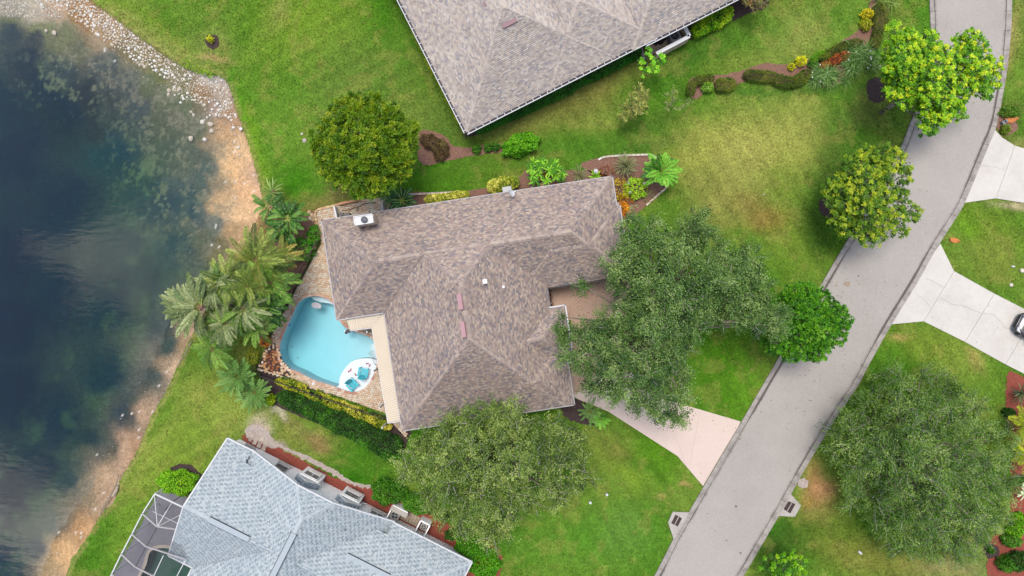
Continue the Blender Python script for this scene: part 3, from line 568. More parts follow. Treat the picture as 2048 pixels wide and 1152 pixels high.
# ------------------------------------------------------------------ swimming pool
def world_poly(px, z): return [P(x, y, z) for x, y in px]
def wexpand(px, d):    # expand closed picture polygon by d px
    n = len(px); ar = sum(px[i][0] * px[(i + 1) % n][1] - px[(i + 1) % n][0] * px[i][1] for i in range(n)); s = 1 if ar > 0 else -1
    o = []
    for i in range(n):
        a = px[i - 1]; b = px[(i + 1) % n]; tx, ty = b[0] - a[0], b[1] - a[1]; L = math.hypot(tx, ty) + 1e-9
        o.append((px[i][0] + ty / L * d * s, px[i][1] - tx / L * d * s))
    return o
pool = E('swimming_pool', 'kidney shaped turquoise swimming pool with a white sun shelf beside the tiled house', 'swimming pool', P(650, 690, 0))
mb = MB(); W = [P(x, y, 0)[:2] for x, y in POOLS]; n = len(W)
def floor_z(p): return -1.05 - .13 * max(0.0, -11.0 - p[0])
for i in range(n): mb.face([(*W[i], 0.03), (*W[(i + 1) % n], 0.03), (*W[(i + 1) % n], -2.3), (*W[i], -2.3)])
gxs = np.linspace(min(p[0] for p in W) - .1, -10.5, 16)
for i in range(15): mb.face([(gxs[i], -12, floor_z((gxs[i],))), (gxs[i + 1], -12, floor_z((gxs[i + 1],))), (gxs[i + 1], 1, floor_z((gxs[i + 1],))), (gxs[i], 1, floor_z((gxs[i],)))])
mb.build('shell', M['plaster'], pool)
SHELF = [(667, 776), (676, 772), (678, 757), (684, 744), (693, 732), (704, 723), (721, 718), (742, 718), (757, 726), (760, 745), (735, 790), (700, 795)]
sp = [p for p in smooth_poly(SHELF, 4)]
mb = MB(); mb.prism([P(x, y, 0)[:2] for x, y in sp], -1.34, -0.22); mb.build('sun_shelf', M['shelfp'], pool)
mb = MB(); mb.prism([P(x, y, 0)[:2] for x, y in [(613, 590), (640, 586), (664, 598), (672, 613), (655, 607), (638, 605), (624, 600)]], -1.34, -0.5); mb.build('step', M['plaster'], pool)
mb = MB(); mb.prism([P(x, y, 0)[:2] for x, y in [(740, 690), (753, 686), (762, 700), (765, 730), (748, 716), (740, 705)]], -1.34, -0.45); mb.build('step', M['plaster'], pool)
mb = MB(); pw = [P(x, y, 0)[:2] for x, y in wexpand(POOLS, .4)]
mb.prism(pw, -2.28, -0.09); nb = len(pw); mb.f.append(list(range(nb))[::-1]); mb.c.append(None)
mb.build('water', M['pwater'], pool)
# coping bricks
cop = resample(wexpand(POOLS, 2.6) + [wexpand(POOLS, 2.6)[0]], 93)
bm_cols = [C(232, 190, 164), C(224, 172, 146), C(238, 208, 184), C(216, 180, 160), C(240, 214, 194), C(206, 152, 130)]
bmesh_ = []
for c in bm_cols:
    mb = MB(); mb.box((0, 0, 0), (.275, .19, .06), 0, c); me = bpy.data.meshes.new('coping_brick'); me.from_pydata(mb.v, [], mb.f)
    at = me.attributes.new('col', 'FLOAT_COLOR', 'FACE'); at.data.foreach_set('color', np.tile(np.array([*c, 1], np.float32), (len(mb.f), 1)).ravel()); me.materials.append(M['paver']); bmesh_.append(me)
pb = base(pool)
for i in range(len(cop) - 1):
    a_, b_ = Vector(P(*cop[i], .06)), Vector(P(*cop[i + 1], .06)); o = link('coping_brick', random.choice(bmesh_), None, pool)
    c_ = (a_ + b_) / 2; o.location = c_ - pb + Vector((0, 0, random.uniform(0, .008))); o.rotation_euler = (0, 0, math.atan2(b_.y - a_.y, b_.x - a_.x)); o.scale = ((b_ - a_).length / .285, 1, 1)
for x, y in ((583, 692.5), (594, 715)):
    mb = MB(); mb.cyl(P(x, y, floor_z(P(x, y, 0)) + .01), .11, .04, 14); mb.build('drain_cover', M['white'], pool)
mb = MB(); mb.cyl(P(578, 649, -.12), .12, .06, 12, col=C(20, 110, 230)); mb.cyl(P(578, 649, -.06), .05, .03, 10, col=C(220, 240, 255)); tag(mb.build('pool_float', M['plain']), 'small blue chlorine float by the left rim of the pool', 'pool float')
mb = MB(); mb.prism([P(x, y, 0)[:2] for x, y in smooth_poly([(624, 606), (634, 605), (642, 611), (641, 616), (632, 617), (623, 613)], 3)], -.12, -.06); 
o = tag(mb.build('float_mat', mat('float_mat', C(205, 200, 205), .7, 14, .3)), 'speckled grey white oval floating mat at the upper end of the pool', 'float')
mb = MB(); mb.prism([P(x, y, 0)[:2] for x, y in [(690, 661), (696, 659), (699, 662), (703, 663), (700, 666), (696, 665), (695, 668), (691, 668)]], .05, .14, C(88, 62, 92)); mb.prism([P(x, y, 0)[:2] for x, y in [(691, 662), (695, 661), (694, 667), (691, 667)]], .14, .17, C(60, 42, 66)); tag(mb.build('towel', M['plain']), 'dark purple towel draped over the pool coping', 'towel')
mb = MB(); mb.cyl(P(627, 767, .05), .13, .03, 16); tag(mb.build('skimmer_lid', M['white']), 'round white skimmer lid in the pavers below the pool', 'lid')
# handrail in the pool by the shelf
rail = E('pool_handrail', 'white metal handrail dipping into the pool beside the sun shelf', 'handrail', P(745, 718, 0))
for dx, dy in ((0, 0), (5, -5)):
    mb = MB(); mb.tube([P(737 + dx, 706 + dy, -1.2), P(737 + dx, 706 + dy, .35), P(739 + dx, 709 + dy, .55), P(747 + dx, 724 + dy, .6), P(749 + dx, 728 + dy, .5), P(750 + dx, 729 + dy, -.2)], .028, 8); mb.build('rail', M['white'], rail)
mb = MB(); mb.tube([P(742, 714, .56), P(747, 709, .56)], .02, 6); mb.build('crossbar', M['white'], rail)
# adirondack chairs
def adirondack(x, y, rz, label):
    t = E('adirondack_chair', label, 'chair', P(x, y, -.22), 'turquoise chairs on the sun shelf', rz)
    def bx(nm, c, s, rx=0):
        mb = MB(); mb.box((0, 0, 0), s, 0); o = mb.build(nm, M['teal'], t, world=False); o.location = c; o.rotation_euler = (rx, 0, 0)
    for k in range(5): bx('seat_slat', (0, .26 - k * .115, .36 - k * .022), (.54, .095, .02), R(-8))
    for k in range(5): bx('back_slat', (-.23 + k * .115, -.40, .64 - abs(k - 2) * .02), (.10, .022, .78 - abs(k - 2) * .07), R(24))
    for s in (-1, 1):
        bx('arm', (.34 * s, -.02, .56), (.13, .72, .025)); bx('leg', (.30 * s, .28, .27), (.05, .10, .56)); bx('leg', (.29 * s, -.30, .18), (.04, .55, .10), R(-18))
    bx('brace', (0, -.46, .60), (.62, .04, .06))
adirondack(729, 743, R(-12), 'turquoise garden chair on the sun shelf nearer the patio cover')
adirondack(708, 769, R(222), 'turquoise garden chair on the sun shelf nearest the bottom pool rim')
def fish(x, y, rz, col, label):
    mb = MB(); ca, sa = math.cos(rz), math.sin(rz); c = P(x, y, -.2)
    out = [(.13, 0), (.06, .05), (-.04, .03), (-.12, .07), (-.10, 0), (-.12, -.07), (-.04, -.03), (.06, -.05)]
    mb.prism([(c[0] + u * ca - v * sa, c[1] + u * sa + v * ca) for u, v in out], -.215, -.15, col); tag(mb.build('diving_toy', M['plain']), label, 'pool toy', 'pink diving toys on the sun shelf')
fish(698.5, 742.5, .6, C(215, 50, 90), 'crimson diving toy at the outer edge of the pool shelf, lower of the pair')
fish(701.5, 739.5, 1.3, C(225, 90, 120), 'pink diving toy at the outer edge of the pool shelf, upper of the pair')
fish(711, 749, 2.2, C(170, 60, 80), 'dark pink diving toy alone between the pair of toys and the lower chair')
fish(735, 727, .1, C(150, 30, 90), 'purple stick shaped pool toy near the handrail, lying level')
fish(739.5, 730.5, 1.1, C(190, 30, 90), 'magenta stick shaped pool toy near the handrail, lying slanted')
# pool deck and its pavers
DK = sheet('pool_deck', wexpand(DECK, 0), -0.002, M['gravel'], -.2)
# cut: the sheet would cover the pool, so rebuild it as a ring
bpy.data.objects.remove(DK)
DKP = [p for p in DECK]
outer = [Vector(P(x, y, .02)) for x, y in DKP]; inner = [Vector(P(x, y, .02)) for x, y in wexpand(POOLS, .5)]
tr = tessellate_polygon([outer, inner]); V = [tuple(v) for v in outer + inner]; F = []
for t in tr:
    a_, b_, c_ = [Vector(V[i]) for i in t]; F.append(list(t) if (b_ - a_).cross(c_ - a_).z > 0 else [t[0], t[2], t[1]])
no = len(outer); V += [(v[0], v[1], -.3) for v in V[:no]]
F += [[i, (i + 1) % no, len(outer) + len(inner) + (i + 1) % no, len(outer) + len(inner) + i] for i in range(no)]
me = bpy.data.meshes.new('pool_deck'); me.from_pydata(V, [], F); deck = link('pool_deck', me, mat('joint_sand', C(225, 198, 168), .95)); deck['kind'] = 'structure'
UX = (0.989, -0.150); VX = (0.150, 0.989)       # house axes in the picture (v points down)
def pavers(poly, holes, w, h, z, pal, name, parent, ang, gap=.008, border=None):
    xs = np.array([p[0] for p in poly]); ys = np.array([p[1] for p in poly]); cx, cy = xs.mean(), ys.mean(); r = max(np.ptp(xs), np.ptp(ys)) * .75 / K
    ca, sa = math.cos(ang), math.sin(ang); a = np.arange(-r, r, w); b = np.arange(-r, r, h); A, B = np.meshgrid(a, b); A = A + (np.arange(len(b)) % 2)[:, None] * w / 2
    A = A.ravel(); B = B.ravel(); X = cx / 1 + (A * ca - B * sa) * K; Y = cy + (A * sa + B * ca) * K
    k = inside(X, Y, poly)
    for hpl in holes: k &= ~inside(X, Y, hpl)
    A, B = A[k], B[k]; n = len(A); s = RNG.uniform(-.002, .004, n)
    v = []
    for dx, dy in ((-1, -1), (1, -1), (1, 1), (-1, 1)):
        aa = A + dx * (w - gap) / 2; bb = B + dy * (h - gap) / 2; v.append(np.stack([(cx - 1024) / K + aa * ca - bb * sa, (576 - cy) / K - (aa * sa + bb * ca), z + s], 1))
    top = np.stack(v, 1); bot = top.copy(); bot[..., 2] = z - .03
    V = np.concatenate([top, bot], 1).reshape(-1, 3) - np.array(base(parent)); i = np.arange(n)[:, None] * 8
    F = np.concatenate([i + np.array([[3, 2, 1, 0]]), i + np.array([[0, 1, 5, 4]]), i + np.array([[1, 2, 6, 5]]), i + np.array([[2, 3, 7, 6]]), i + np.array([[3, 0, 4, 7]])])
    c = CA(pal)[RNG.integers(0, len(pal), n)] * RNG.uniform(.88, 1.1, (n, 1)); cols = np.tile(c, (5, 1))
    o = link(name, nmesh(name, V, F, cols), M['paver'], parent); o['kind'] = 'stuff'; return o
PAL_P = [(250, 226, 196), (246, 216, 184), (252, 236, 212), (240, 206, 174), (248, 222, 190), (236, 200, 168), (252, 240, 220)]
ROCKS = [(537, 684), (557, 688), (560, 708), (566, 724), (580, 738), (592, 747), (582, 757), (516, 736), (519, 727)]
pavers(wexpand(DKP, -.5), [wexpand(POOLS, 5.4), ROCKS], .20, .15, .052, PAL_P, 'paver', deck, math.atan2(UX[1], UX[0]))
# corner rockery: stones one by one
rk = E('rockery', 'corner rockery of brown and cream rounded stones beside the pool', 'rockery', P(550, 720, .03))
mb = MB(); mb.prism([P(x, y, 0)[:2] for x, y in ROCKS], -.1, .06); mb.build('bed', M['mulch_dark'], rk)
def stone_mesh(seed, name, cols, flat=.55, n1=7, n2=4):
    rr = random.Random(seed); V = []; F = []; V.append((0, 0, flat))
    for j in range(1, n2):
        ph = math.pi / 2 * j / (n2 - 1)
        for i in range(n1):
            t = 2 * math.pi * i / n1; q = rr.uniform(.8, 1.15); V.append((math.cos(t) * math.sin(ph) * q, math.sin(t) * math.sin(ph) * q, flat * math.cos(ph) * rr.uniform(.8, 1.2) - .1))
    for i in range(n1): F.append((0, 1 + i, 1 + (i + 1) % n1))
    for j in range(n2 - 2):
        for i in range(n1): F.append((1 + j * n1 + i, 1 + (j + 1) * n1 + i, 1 + (j + 1) * n1 + (i + 1) % n1, 1 + j * n1 + (i + 1) % n1))
    me = bpy.data.meshes.new(name); me.from_pydata(V, [], F)
    if cols is not None:
        at = me.attributes.new('col', 'FLOAT_COLOR', 'FACE'); at.data.foreach_set('color', np.tile(np.array([*cols, 1], np.float32), (len(F), 1)).ravel())
    me.polygons.foreach_set('use_smooth', [True] * len(F)); return me
brown = [stone_mesh(i, 'stone', c, .7) for i, c in enumerate([C(176, 112, 72), C(150, 92, 62), C(196, 132, 86), C(214, 158, 108), C(168, 100, 70)])]
cream = [stone_mesh(10 + i, 'stone', c, .45) for i, c in enumerate([C(234, 208, 172), C(226, 196, 160), C(240, 220, 192), C(222, 184, 140)])]
for m_ in brown + cream: m_.materials.append(M['rockb'])
cand = []; rr = random.Random(4)
for _ in range(4000):
    x, y = rr.uniform(515, 595), rr.uniform(684, 760)
    if inside(np.array([x]), np.array([y]), wexpand(ROCKS, -1.5))[0] and all(math.dist((x, y), c) > 5.2 for c in cand): cand.append((x, y))
rb = base(rk)
for x, y in cand:
    core = inside(np.array([x]), np.array([y]), [(534, 702), (552, 697), (559, 715), (564, 728), (550, 745), (530, 735), (524, 728)])[0]
    o = link('stone', rr.choice(brown if core else cream), None, rk); o.location = Vector(P(x, y, .06)) - rb; o.rotation_euler = (rr.uniform(-.2, .2), rr.uniform(-.2, .2), rr.uniform(0, 6.3)); s = rr.uniform(.105, .15); o.scale = (s * rr.uniform(1, 1.4), s * .95, s * (1.5 if core else .8))
# railings round the deck
def railing(pts, label, name='railing', h=1.2):
    t = E(name, label, 'railing', P(*pts[0], 0)); pk = MB()
    for i in range(len(pts) - 1):
        a_, b_ = Vector(P(*pts[i], 0)), Vector(P(*pts[i + 1], 0)); L = (b_ - a_).length; n = max(1, round(L / 1.8))
        for z in (.12, h - .02):
            mb = MB(); mb.beam(a_ + Vector((0, 0, z)), b_ + Vector((0, 0, z)), .05, .04); mb.build('rail', M['dark'], t)
        for k in range(n + (i == len(pts) - 2)):
            p = a_.lerp(b_, k / n); mb = MB(); mb.box((p.x, p.y, h / 2 + .02), (.06, .06, h + .08)); mb.build('post', M['dark'], t)
        m = int(L / .12)
        for k in range(1, m): p = a_.lerp(b_, k / m); pk.box((p.x, p.y, h / 2), (.02, .02, h - .06))
    o = pk.build('picket', M['dark'], t); o['kind'] = 'stuff'
railing([(641, 484), (592, 576), (575, 611), (555, 641), (535, 686)], 'dark metal picket railing along the lake side of the paved deck')
railing([(517, 729), (513, 742), (640, 787), (772, 832)], 'dark metal picket railing below the pool in front of the yellow hedge')

# ------------------------------------------------------------------ patio cover
ZC = 2.55
pc = E('patio_cover', 'cream ribbed L shaped patio cover between the pool and the brown roof', 'patio cover', P(780, 740, 0))
def pat(px, z=ZC): return Vector(P(px[0], px[1], z))
cols = [C(250, 240, 220), C(246, 232, 208)]
def ribs(a0, a1, b0, b1, n, clip=None):
    """panels between side a (a0->a1) and side b (b0->b1)"""
    for k in range(n):
        p0 = [a0[i] + (a1[i] - a0[i]) * (k + .0) / n for i in (0, 1)]; q0 = [b0[i] + (b1[i] - b0[i]) * k / n for i in (0, 1)]
        p1 = [a0[i] + (a1[i] - a0[i]) * (k + 1.) / n for i in (0, 1)]; q1 = [b0[i] + (b1[i] - b0[i]) * (k + 1) / n for i in (0, 1)]
        mb = MB(); A, B, C_, D = pat(p0), pat(q0), pat(q1), pat(p1)
        def l(f, z): return [tuple(A.lerp(D, f) + Vector((0, 0, z))), tuple(B.lerp(C_, f) + Vector((0, 0, z)))]
        pr = [(0, .0), (.02, .055), (.30, .055), (.36, .005), (.96, .0), (1, 0)]
        for i in range(len(pr) - 1):
            a = l(pr[i][0], pr[i][1]); b = l(pr[i + 1][0], pr[i + 1][1]); mb.face([a[0], a[1], b[1], b[0]], C(252, 244, 226) if i < 2 else C(238, 218, 190))
        mb.face([tuple(v - Vector((0, 0, .04))) for v in (A, D, C_, B)], C(238, 218, 190))
        mb.build('roof_panel', M['cream'], pc)
ribs((743.5, 655), (776, 845), (770, 621.5), (804, 841), 46)
ribs((692, 633), (769, 621), (700, 660), (743.5, 655), 17)
for x, y in ((745, 660), (757, 735), (769, 805), (774, 843), (703, 658)):
    mb = MB(); p = P(x + 2, y, 0); mb.box((p[0], p[1], ZC / 2), (.1, .1, ZC - .06)); mb.build('post', M['white'], pc)
mb = MB(); mb.beam(pat((744, 656), ZC - .1), pat((776, 846), ZC - .1), .06, .14); mb.beam(pat((776, 846), ZC - .1), pat((805, 842), ZC - .1), .06, .14); mb.beam(pat((701, 661), ZC - .1), pat((744, 656), ZC - .1), .06, .14); mb.build('beam', M['white'], pc)

# ------------------------------------------------------------------ hipped roofs laid tile by tile
class Roof:
    """blocks live in a rotated plan (u right, v down) measured in picture pixels at eave height; a side is
    (axis, sign, position, lift): height above the eave = pitch * distance inside the side + lift"""
    def __init__(s, o, ux, vx, ze, pitch, blocks):
        s.o = o; s.ux = ux; s.vx = vx; s.ze = ze; s.p = pitch; s.b = blocks; s.k = (H - ze) / H / K
    def world(s, u, v, h):
        x = s.o[0] + u * s.ux[0] + v * s.vx[0]; y = s.o[1] + u * s.ux[1] + v * s.vx[1]
        return np.stack([(x - 1024) * s.k, (576 - y) * s.k, s.ze + h], -1)
    def bh(s, bl, u, v):
        (u0, u1, v0, v1), sides = bl; h = np.full(np.shape(u), 1e9)
        for ax, sg, pos, lift in sides:
            q = u if ax == 'u' else v; h = np.minimum(h, s.p * s.k * (pos - q) * sg + lift)
        ins = (u >= u0 - 1e-6) & (u <= u1 + 1e-6) & (v >= v0 - 1e-6) & (v <= v1 + 1e-6)
        return np.where(ins, h, -9)
    def tiles(s, w, e, pal, wts, name, m, parent, thick=.03, gap=0.0, accent=None, kcol=1.0):
        Vs = []; Cs = []; wpx = w / s.k; epx = e / s.k
        for bi, bl in enumerate(s.b):
            (u0, u1, v0, v1), sides = bl
            for si, (ax, sg, pos, lift) in enumerate(sides):
                lo, hi = (v0, v1) if ax == 'u' else (u0, u1); blo, bhi = (u0, u1) if ax == 'u' else (v0, v1)
                A = np.arange(lo - wpx, hi + wpx, wpx); B = np.arange(-0.3 * epx, bhi - blo, epx)
                AA, BB = np.meshgrid(A, B); AA = AA + (np.arange(len(B)) % 2)[:, None] * wpx / 2 + RNG.uniform(0, 1, (len(B), 1)) * wpx * .3
                AA = AA.ravel(); BB = BB.ravel()
                ca = AA + wpx / 2; cb = BB + epx / 2; q = pos - sg * cb
                u, v = (q, ca) if ax == 'u' else (ca, q)
                uc = np.clip(u, u0, u1); vc = np.clip(v, v0, v1); own = s.p * s.k * cb + lift
                keep = (np.abs(own - s.bh(bl, uc, vc)) < s.p * e * .8) & (np.abs(u - uc) < wpx * .4) & (np.abs(v - vc) < epx)
                for bj, b2 in enumerate(s.b):
                    if bj == bi: continue
                    h2 = s.bh(b2, u, v); keep &= (own > h2 + 1e-4) | ((bj > bi) & (own > h2 - 1e-4))
                for sj, (ax2, sg2, pos2, lift2) in enumerate(sides):
                    if sj >= si: continue
                    q2 = u if ax2 == 'u' else v; keep &= own < s.p * s.k * (pos2 - q2) * sg2 + lift2 + 1e-4
                a = AA[keep]; b = BB[keep]; n = len(a)
                if n == 0: continue
                jz = RNG.uniform(0, .012, n); g = gap / s.k; ov = epx * .12
                def pt(aa, bb, dz):
                    qq = pos - sg * bb; uu, vv = (qq, aa) if ax == 'u' else (aa, qq); return s.world(uu, vv, s.p * s.k * bb + lift + dz)
                t0 = pt(a + g, b, thick + jz); t1 = pt(a + wpx - g, b, thick + jz); t2 = pt(a + wpx - g, b + epx + ov, .004 + 0 * jz); t3 = pt(a + g, b + epx + ov, .004 + 0 * jz)
                f0 = pt(a + g, b, -.01 + 0 * jz); f1 = pt(a + wpx - g, b, -.01 + 0 * jz)
                Vs.append(np.stack([t0, t1, t2, t3, f0, f1], 1))
                ci = RNG.choice(len(pal), n, p=np.array(wts) / sum(wts)); c = CA(pal, kcol)[ci] * RNG.uniform(.93, 1.07, (n, 1))
                if accent is not None:
                    ia = np.round(a / wpx).astype(int); ib = np.round(b / epx).astype(int); dk = ((ia * 1 + ib * 2) % 5 < 2) & (RNG.random(n) < .85); c = np.where(dk[:, None], np.array(C(*accent)) * RNG.uniform(.85, 1.2, (n, 1)), c)
                Cs.append(c)
        V = np.concatenate(Vs); n = len(V); c = np.concatenate(Cs); V = V.reshape(-1, 3) - np.array(base(parent)); i = np.arange(n)[:, None] * 6
        F = np.concatenate([i + np.array([[0, 1, 2, 3]]), i + np.array([[4, 5, 1, 0]])])
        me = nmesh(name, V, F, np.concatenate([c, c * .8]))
        # make the top faces look up
        nr = np.empty(len(F) * 3, np.float32); me.polygons.foreach_get('normal', nr)
        o = link(name, me, m, parent); o['kind'] = 'stuff'; return n
    def deck(s, name, m, parent, sof=True):
        mb = MB()
        for bi, ((u0, u1, v0, v1), sides) in enumerate(s.b):
            dz = -.02 - .003 * bi; N = 1
            # solid under-roof: a fine height field per block would be wasteful, so every facet is clipped against its siblings
            for ax, sg, pos, lift in sides:
                poly = [(u0, v0), (u1, v0), (u1, v1), (u0, v1)]
                f = lambda p: s.p * s.k * ((pos - (p[0] if ax == 'u' else p[1])) * sg) + lift
                for ax2, sg2, pos2, lift2 in sides:
                    if (ax2, sg2, pos2, lift2) == (ax, sg, pos, lift): continue
                    g = lambda p: s.p * s.k * ((pos2 - (p[0] if ax2 == 'u' else p[1])) * sg2) + lift2 - f(p)
                    out = []
                    for i in range(len(poly)):
                        a, b = poly[i], poly[(i + 1) % len(poly)]; ga, gb = g(a), g(b)
                        if ga >= 0: out.append(a)
                        if (ga >= 0) != (gb >= 0): t = ga / (ga - gb); out.append((a[0] + (b[0] - a[0]) * t, a[1] + (b[1] - a[1]) * t))
                    poly = out
                    if len(poly) < 3: break
                if len(poly) < 3: continue
                mb.face([tuple(s.world(np.float64(p[0]), np.float64(p[1]), f(p) + dz)) for p in poly])
                for i in range(len(poly)):     # gable walls below rakes
                    a, b = poly[i], poly[(i + 1) % len(poly)]
            if sof: mb.face([tuple(s.world(np.float64(p[0]), np.float64(p[1]), -.10 + dz)) for p in ((u0, v0), (u1, v0), (u1, v1), (u0, v1))])
        mb.build(name, m, parent)
    def height(s, u, v):
        return np.max(np.stack([s.bh(b, u, v) for b in s.b]), 0)
    def caps(s, lines, step, w, meshes, name, parent, limit=290, lift=.04):
        cnt = 0; pb = base(parent); extra = []
        for (a, b) in lines:     # a,b = (u,v); heights from the roof
            L = math.dist(a, b) * s.k; n = max(1, int(L / step)); prev = None
            for i in range(n):
                t0, t1 = i / n, (i + 1) / n
                q = [(a[0] + (b[0] - a[0]) * t, a[1] + (b[1] - a[1]) * t) for t in (t0, t1)]
                hs = [float(s.height(np.float64(p[0]), np.float64(p[1]))) for p in q]
                if min(hs) < -1: continue
                A, B = [Vector(s.world(np.float64(p[0]), np.float64(p[1]), h + lift)) for p, h in zip(q, hs)]
                o = link(name if cnt < limit else name, random.choice(meshes), None, parent); d = (B - A).normalized()
                x = d; y = Vector((0, 0, 1)).cross(x).normalized(); z = x.cross(y)
                o.matrix_local = Matrix.Translation((A + B) / 2 - pb) @ Matrix((x, y, z)).transposed().to_4x4(); cnt += 1
                if cnt >= limit: return cnt
        return cnt
def cap_mesh(name, L, w, drop, col, m):
    h = w / 2; V = [(-L / 2, -h, -drop), (-L / 2, 0, .02), (-L / 2, h, -drop), (L / 2, -h, -drop - .02), (L / 2, 0, 0), (L / 2, h, -drop - .02), (-L / 2, -h, -drop - .05), (-L / 2, h, -drop - .05)]
    F = [(0, 3, 4, 1), (1, 4, 5, 2), (0, 1, 2, 7, 6)]
    me = bpy.data.meshes.new(name); me.from_pydata(V, [], F); me.update()
    at = me.attributes.new('col', 'FLOAT_COLOR', 'FACE'); at.data.foreach_set('color', np.tile(np.array([*col, 1], np.float32), (len(F), 1)).ravel()); me.materials.append(m); return me
def hip(u0, u1, v0, v1, lift=0): return ((u0, u1, v0, v1), [('u', -1, u0, lift), ('u', 1, u1, lift), ('v', -1, v0, lift), ('v', 1, v1, lift)])
def hip_lines(u0, u1, v0, v1):
    h = min(u1 - u0, v1 - v0) / 2
    a, b = ((u0 + h, (v0 + v1) / 2), (u1 - h, (v0 + v1) / 2)) if u1 - u0 >= v1 - v0 else (((u0 + u1) / 2, v0 + h), ((u0 + u1) / 2, v1 - h))
    if u1 - u0 >= v1 - v0: return a, b, [((u0, v0), a), ((u0, v1), a), ((u1, v0), b), ((u1, v1), b), (a, b)]
    return a, b, [((u0, v0), a), ((u1, v0), a), ((u0, v1), b), ((u1, v1), b), (a, b)]
def visible(roof, lines, blocks_idx):
    """keep the stretches of hip lines that are on the outer skin"""
    out = []
    for (a, b), bi in lines:
        n = 40; run = None
        for i in range(n + 1):
            t = i / n; u, v = a[0] + (b[0] - a[0]) * t, a[1] + (b[1] - a[1]) * t; h0 = float(roof.bh(roof.b[bi], np.float64(u), np.float64(v)))
            ok = all(float(roof.bh(b2, np.float64(u), np.float64(v))) < h0 + .03 for j, b2 in enumerate(roof.b) if j != bi)
            if ok and run is None: run = t
            if (not ok or i == n) and run is not None:
                e = t if ok else (i - 1) / n
                if e - run > .03: out.append(((a[0] + (b[0] - a[0]) * run, a[1] + (b[1] - a[1]) * run), (a[0] + (b[0] - a[0]) * e, a[1] + (b[1] - a[1]) * e)))
                run = None
    return out
# --- main house
mh = E('house', 'wide brown tiled hip roof house in the middle beside the turquoise pool', 'house', P(900, 600, 0))
def uv2px(u, v, ux, vx, o=(0, 0)): return (o[0] + u * ux[0] + v * vx[0], o[1] + u * ux[1] + v * vx[1])
rects = [(571, 1156, 533, 732), (667, 996, 533, 971), (940, 1162, 590, 732), (860, 1024.5, 774, 886), (860, 1013, 850, 971)]
roof1 = Roof((0, 0), UX, VX, 2.8, .42, [hip(*r) for r in rects])
PAL1 = [(188, 169, 157), (176, 159, 149), (200, 181, 166), (164, 148, 142), (142, 134, 137), (208, 189, 171), (182, 158, 147), (152, 142, 146)]
n1 = roof1.tiles(.20, .105, PAL1, [4, 4, 3, 3, 2, 2, 3, 2], 'roof_tile', M['tile'], mh, kcol=.97)
roof1.deck('roof_deck', M['deck'], mh)
ln = []
for i, r in enumerate(rects):
    a_, b_, q = hip_lines(*r); ln += [(x, i) for x in q]
caps1 = [cap_mesh('ridge_cap', .36, .36, .08, C(*c, k=1.0), M['tile']) for c in ((194, 176, 166), (204, 186, 172), (184, 166, 158), (174, 156, 150))]
print('caps', roof1.caps(visible(roof1, ln, None), .33, .4, caps1, 'ridge_cap', mh), 'tiles', n1)
def walls(roof, polys, inset, z1, m, parent, name='wall'):
    mb = MB()
    for k, (u0, u1, v0, v1) in enumerate(polys):
        i = inset / roof.k; pts = [roof.world(np.float64(u), np.float64(v), 0)[:2] for u, v in ((u0 + i, v0 + i), (u1 - i, v0 + i), (u1 - i, v1 - i), (u0 + i, v1 - i))]
        mb.prism([tuple(p) for p in pts], -.1, z1 - .003 * k)
    mb.build(name, m, parent)
walls(roof1, rects, .55, 2.66, M['stucco_tan'], mh)
def fascia(roof, pts, m, parent, h=.16, w=.10, name='gutter', dz=0.0):
    for i in range(len(pts) - 1):
        mb = MB(); a_, b_ = [Vector(roof.world(np.float64(p[0]), np.float64(p[1]), -.06 + dz)) for p in (pts[i], pts[i + 1])]; d = (b_ - a_).normalized() * .04
        mb.beam(a_ - d, b_ + d, w, h); mb.build(name, m, parent)
fascia(roof1, [(569.5, 732), (569.5, 532), (1157.5, 532), (1157.5, 590), (1164, 590), (1164, 733)], M['grey_trim'], mh)
fascia(roof1, [(1164, 734), (996.5, 734)], M['dark'], mh); fascia(roof1, [(996.5, 734), (996.5, 772.5)], M['dark'], mh); fascia(roof1, [(972, 772.5), (1026, 772.5), (1026, 887.5), (974, 887.5)], M['white'], mh, dz=.05)
fascia(roof1, [(1014.5, 888), (1014.5, 972.5), (666, 972.5), (665.5, 734), (571, 734)], M['grey_trim'], mh)
def box_on_roof(roof, x, y, zc, w, l, ang, h, m, name, parent, dz=0.0, tilt=0.0, lid=None):
    p = Vector(P(x, y, zc)); mb = MB(); mb.box((0, 0, 0), (w, l, h)); o = mb.build(name, m, parent, world=False); o.location = p - base(parent); o.rotation_euler = (0, tilt, ang); return o
MP = mat('pink_vent', C(205, 160, 165), .5, 2, .06); MP2 = mat('plum_vent', C(150, 112, 120), .5, 2, .06)
ang1 = math.atan2(-UX[1], UX[0])
for x, y in ((920.5, 603.5), (926.5, 659)):
    v_ = box_on_roof(roof1, x, y, 5.55, .34, 1.12, ang1, .14, MP, 'roof_vent', mh, tilt=-R(20))
for x, y, s in ((970, 563, .22), (1007, 573.5, .12)):
    p = P(x, y, 5.3); mb = MB(); mb.box((p[0], p[1], p[2]), (s, s, .5), .15); mb.box((p[0], p[1], p[2] + .27), (s * 1.5, s * 1.5, .05), .15); mb.build('vent_pipe', M['white'], mh)
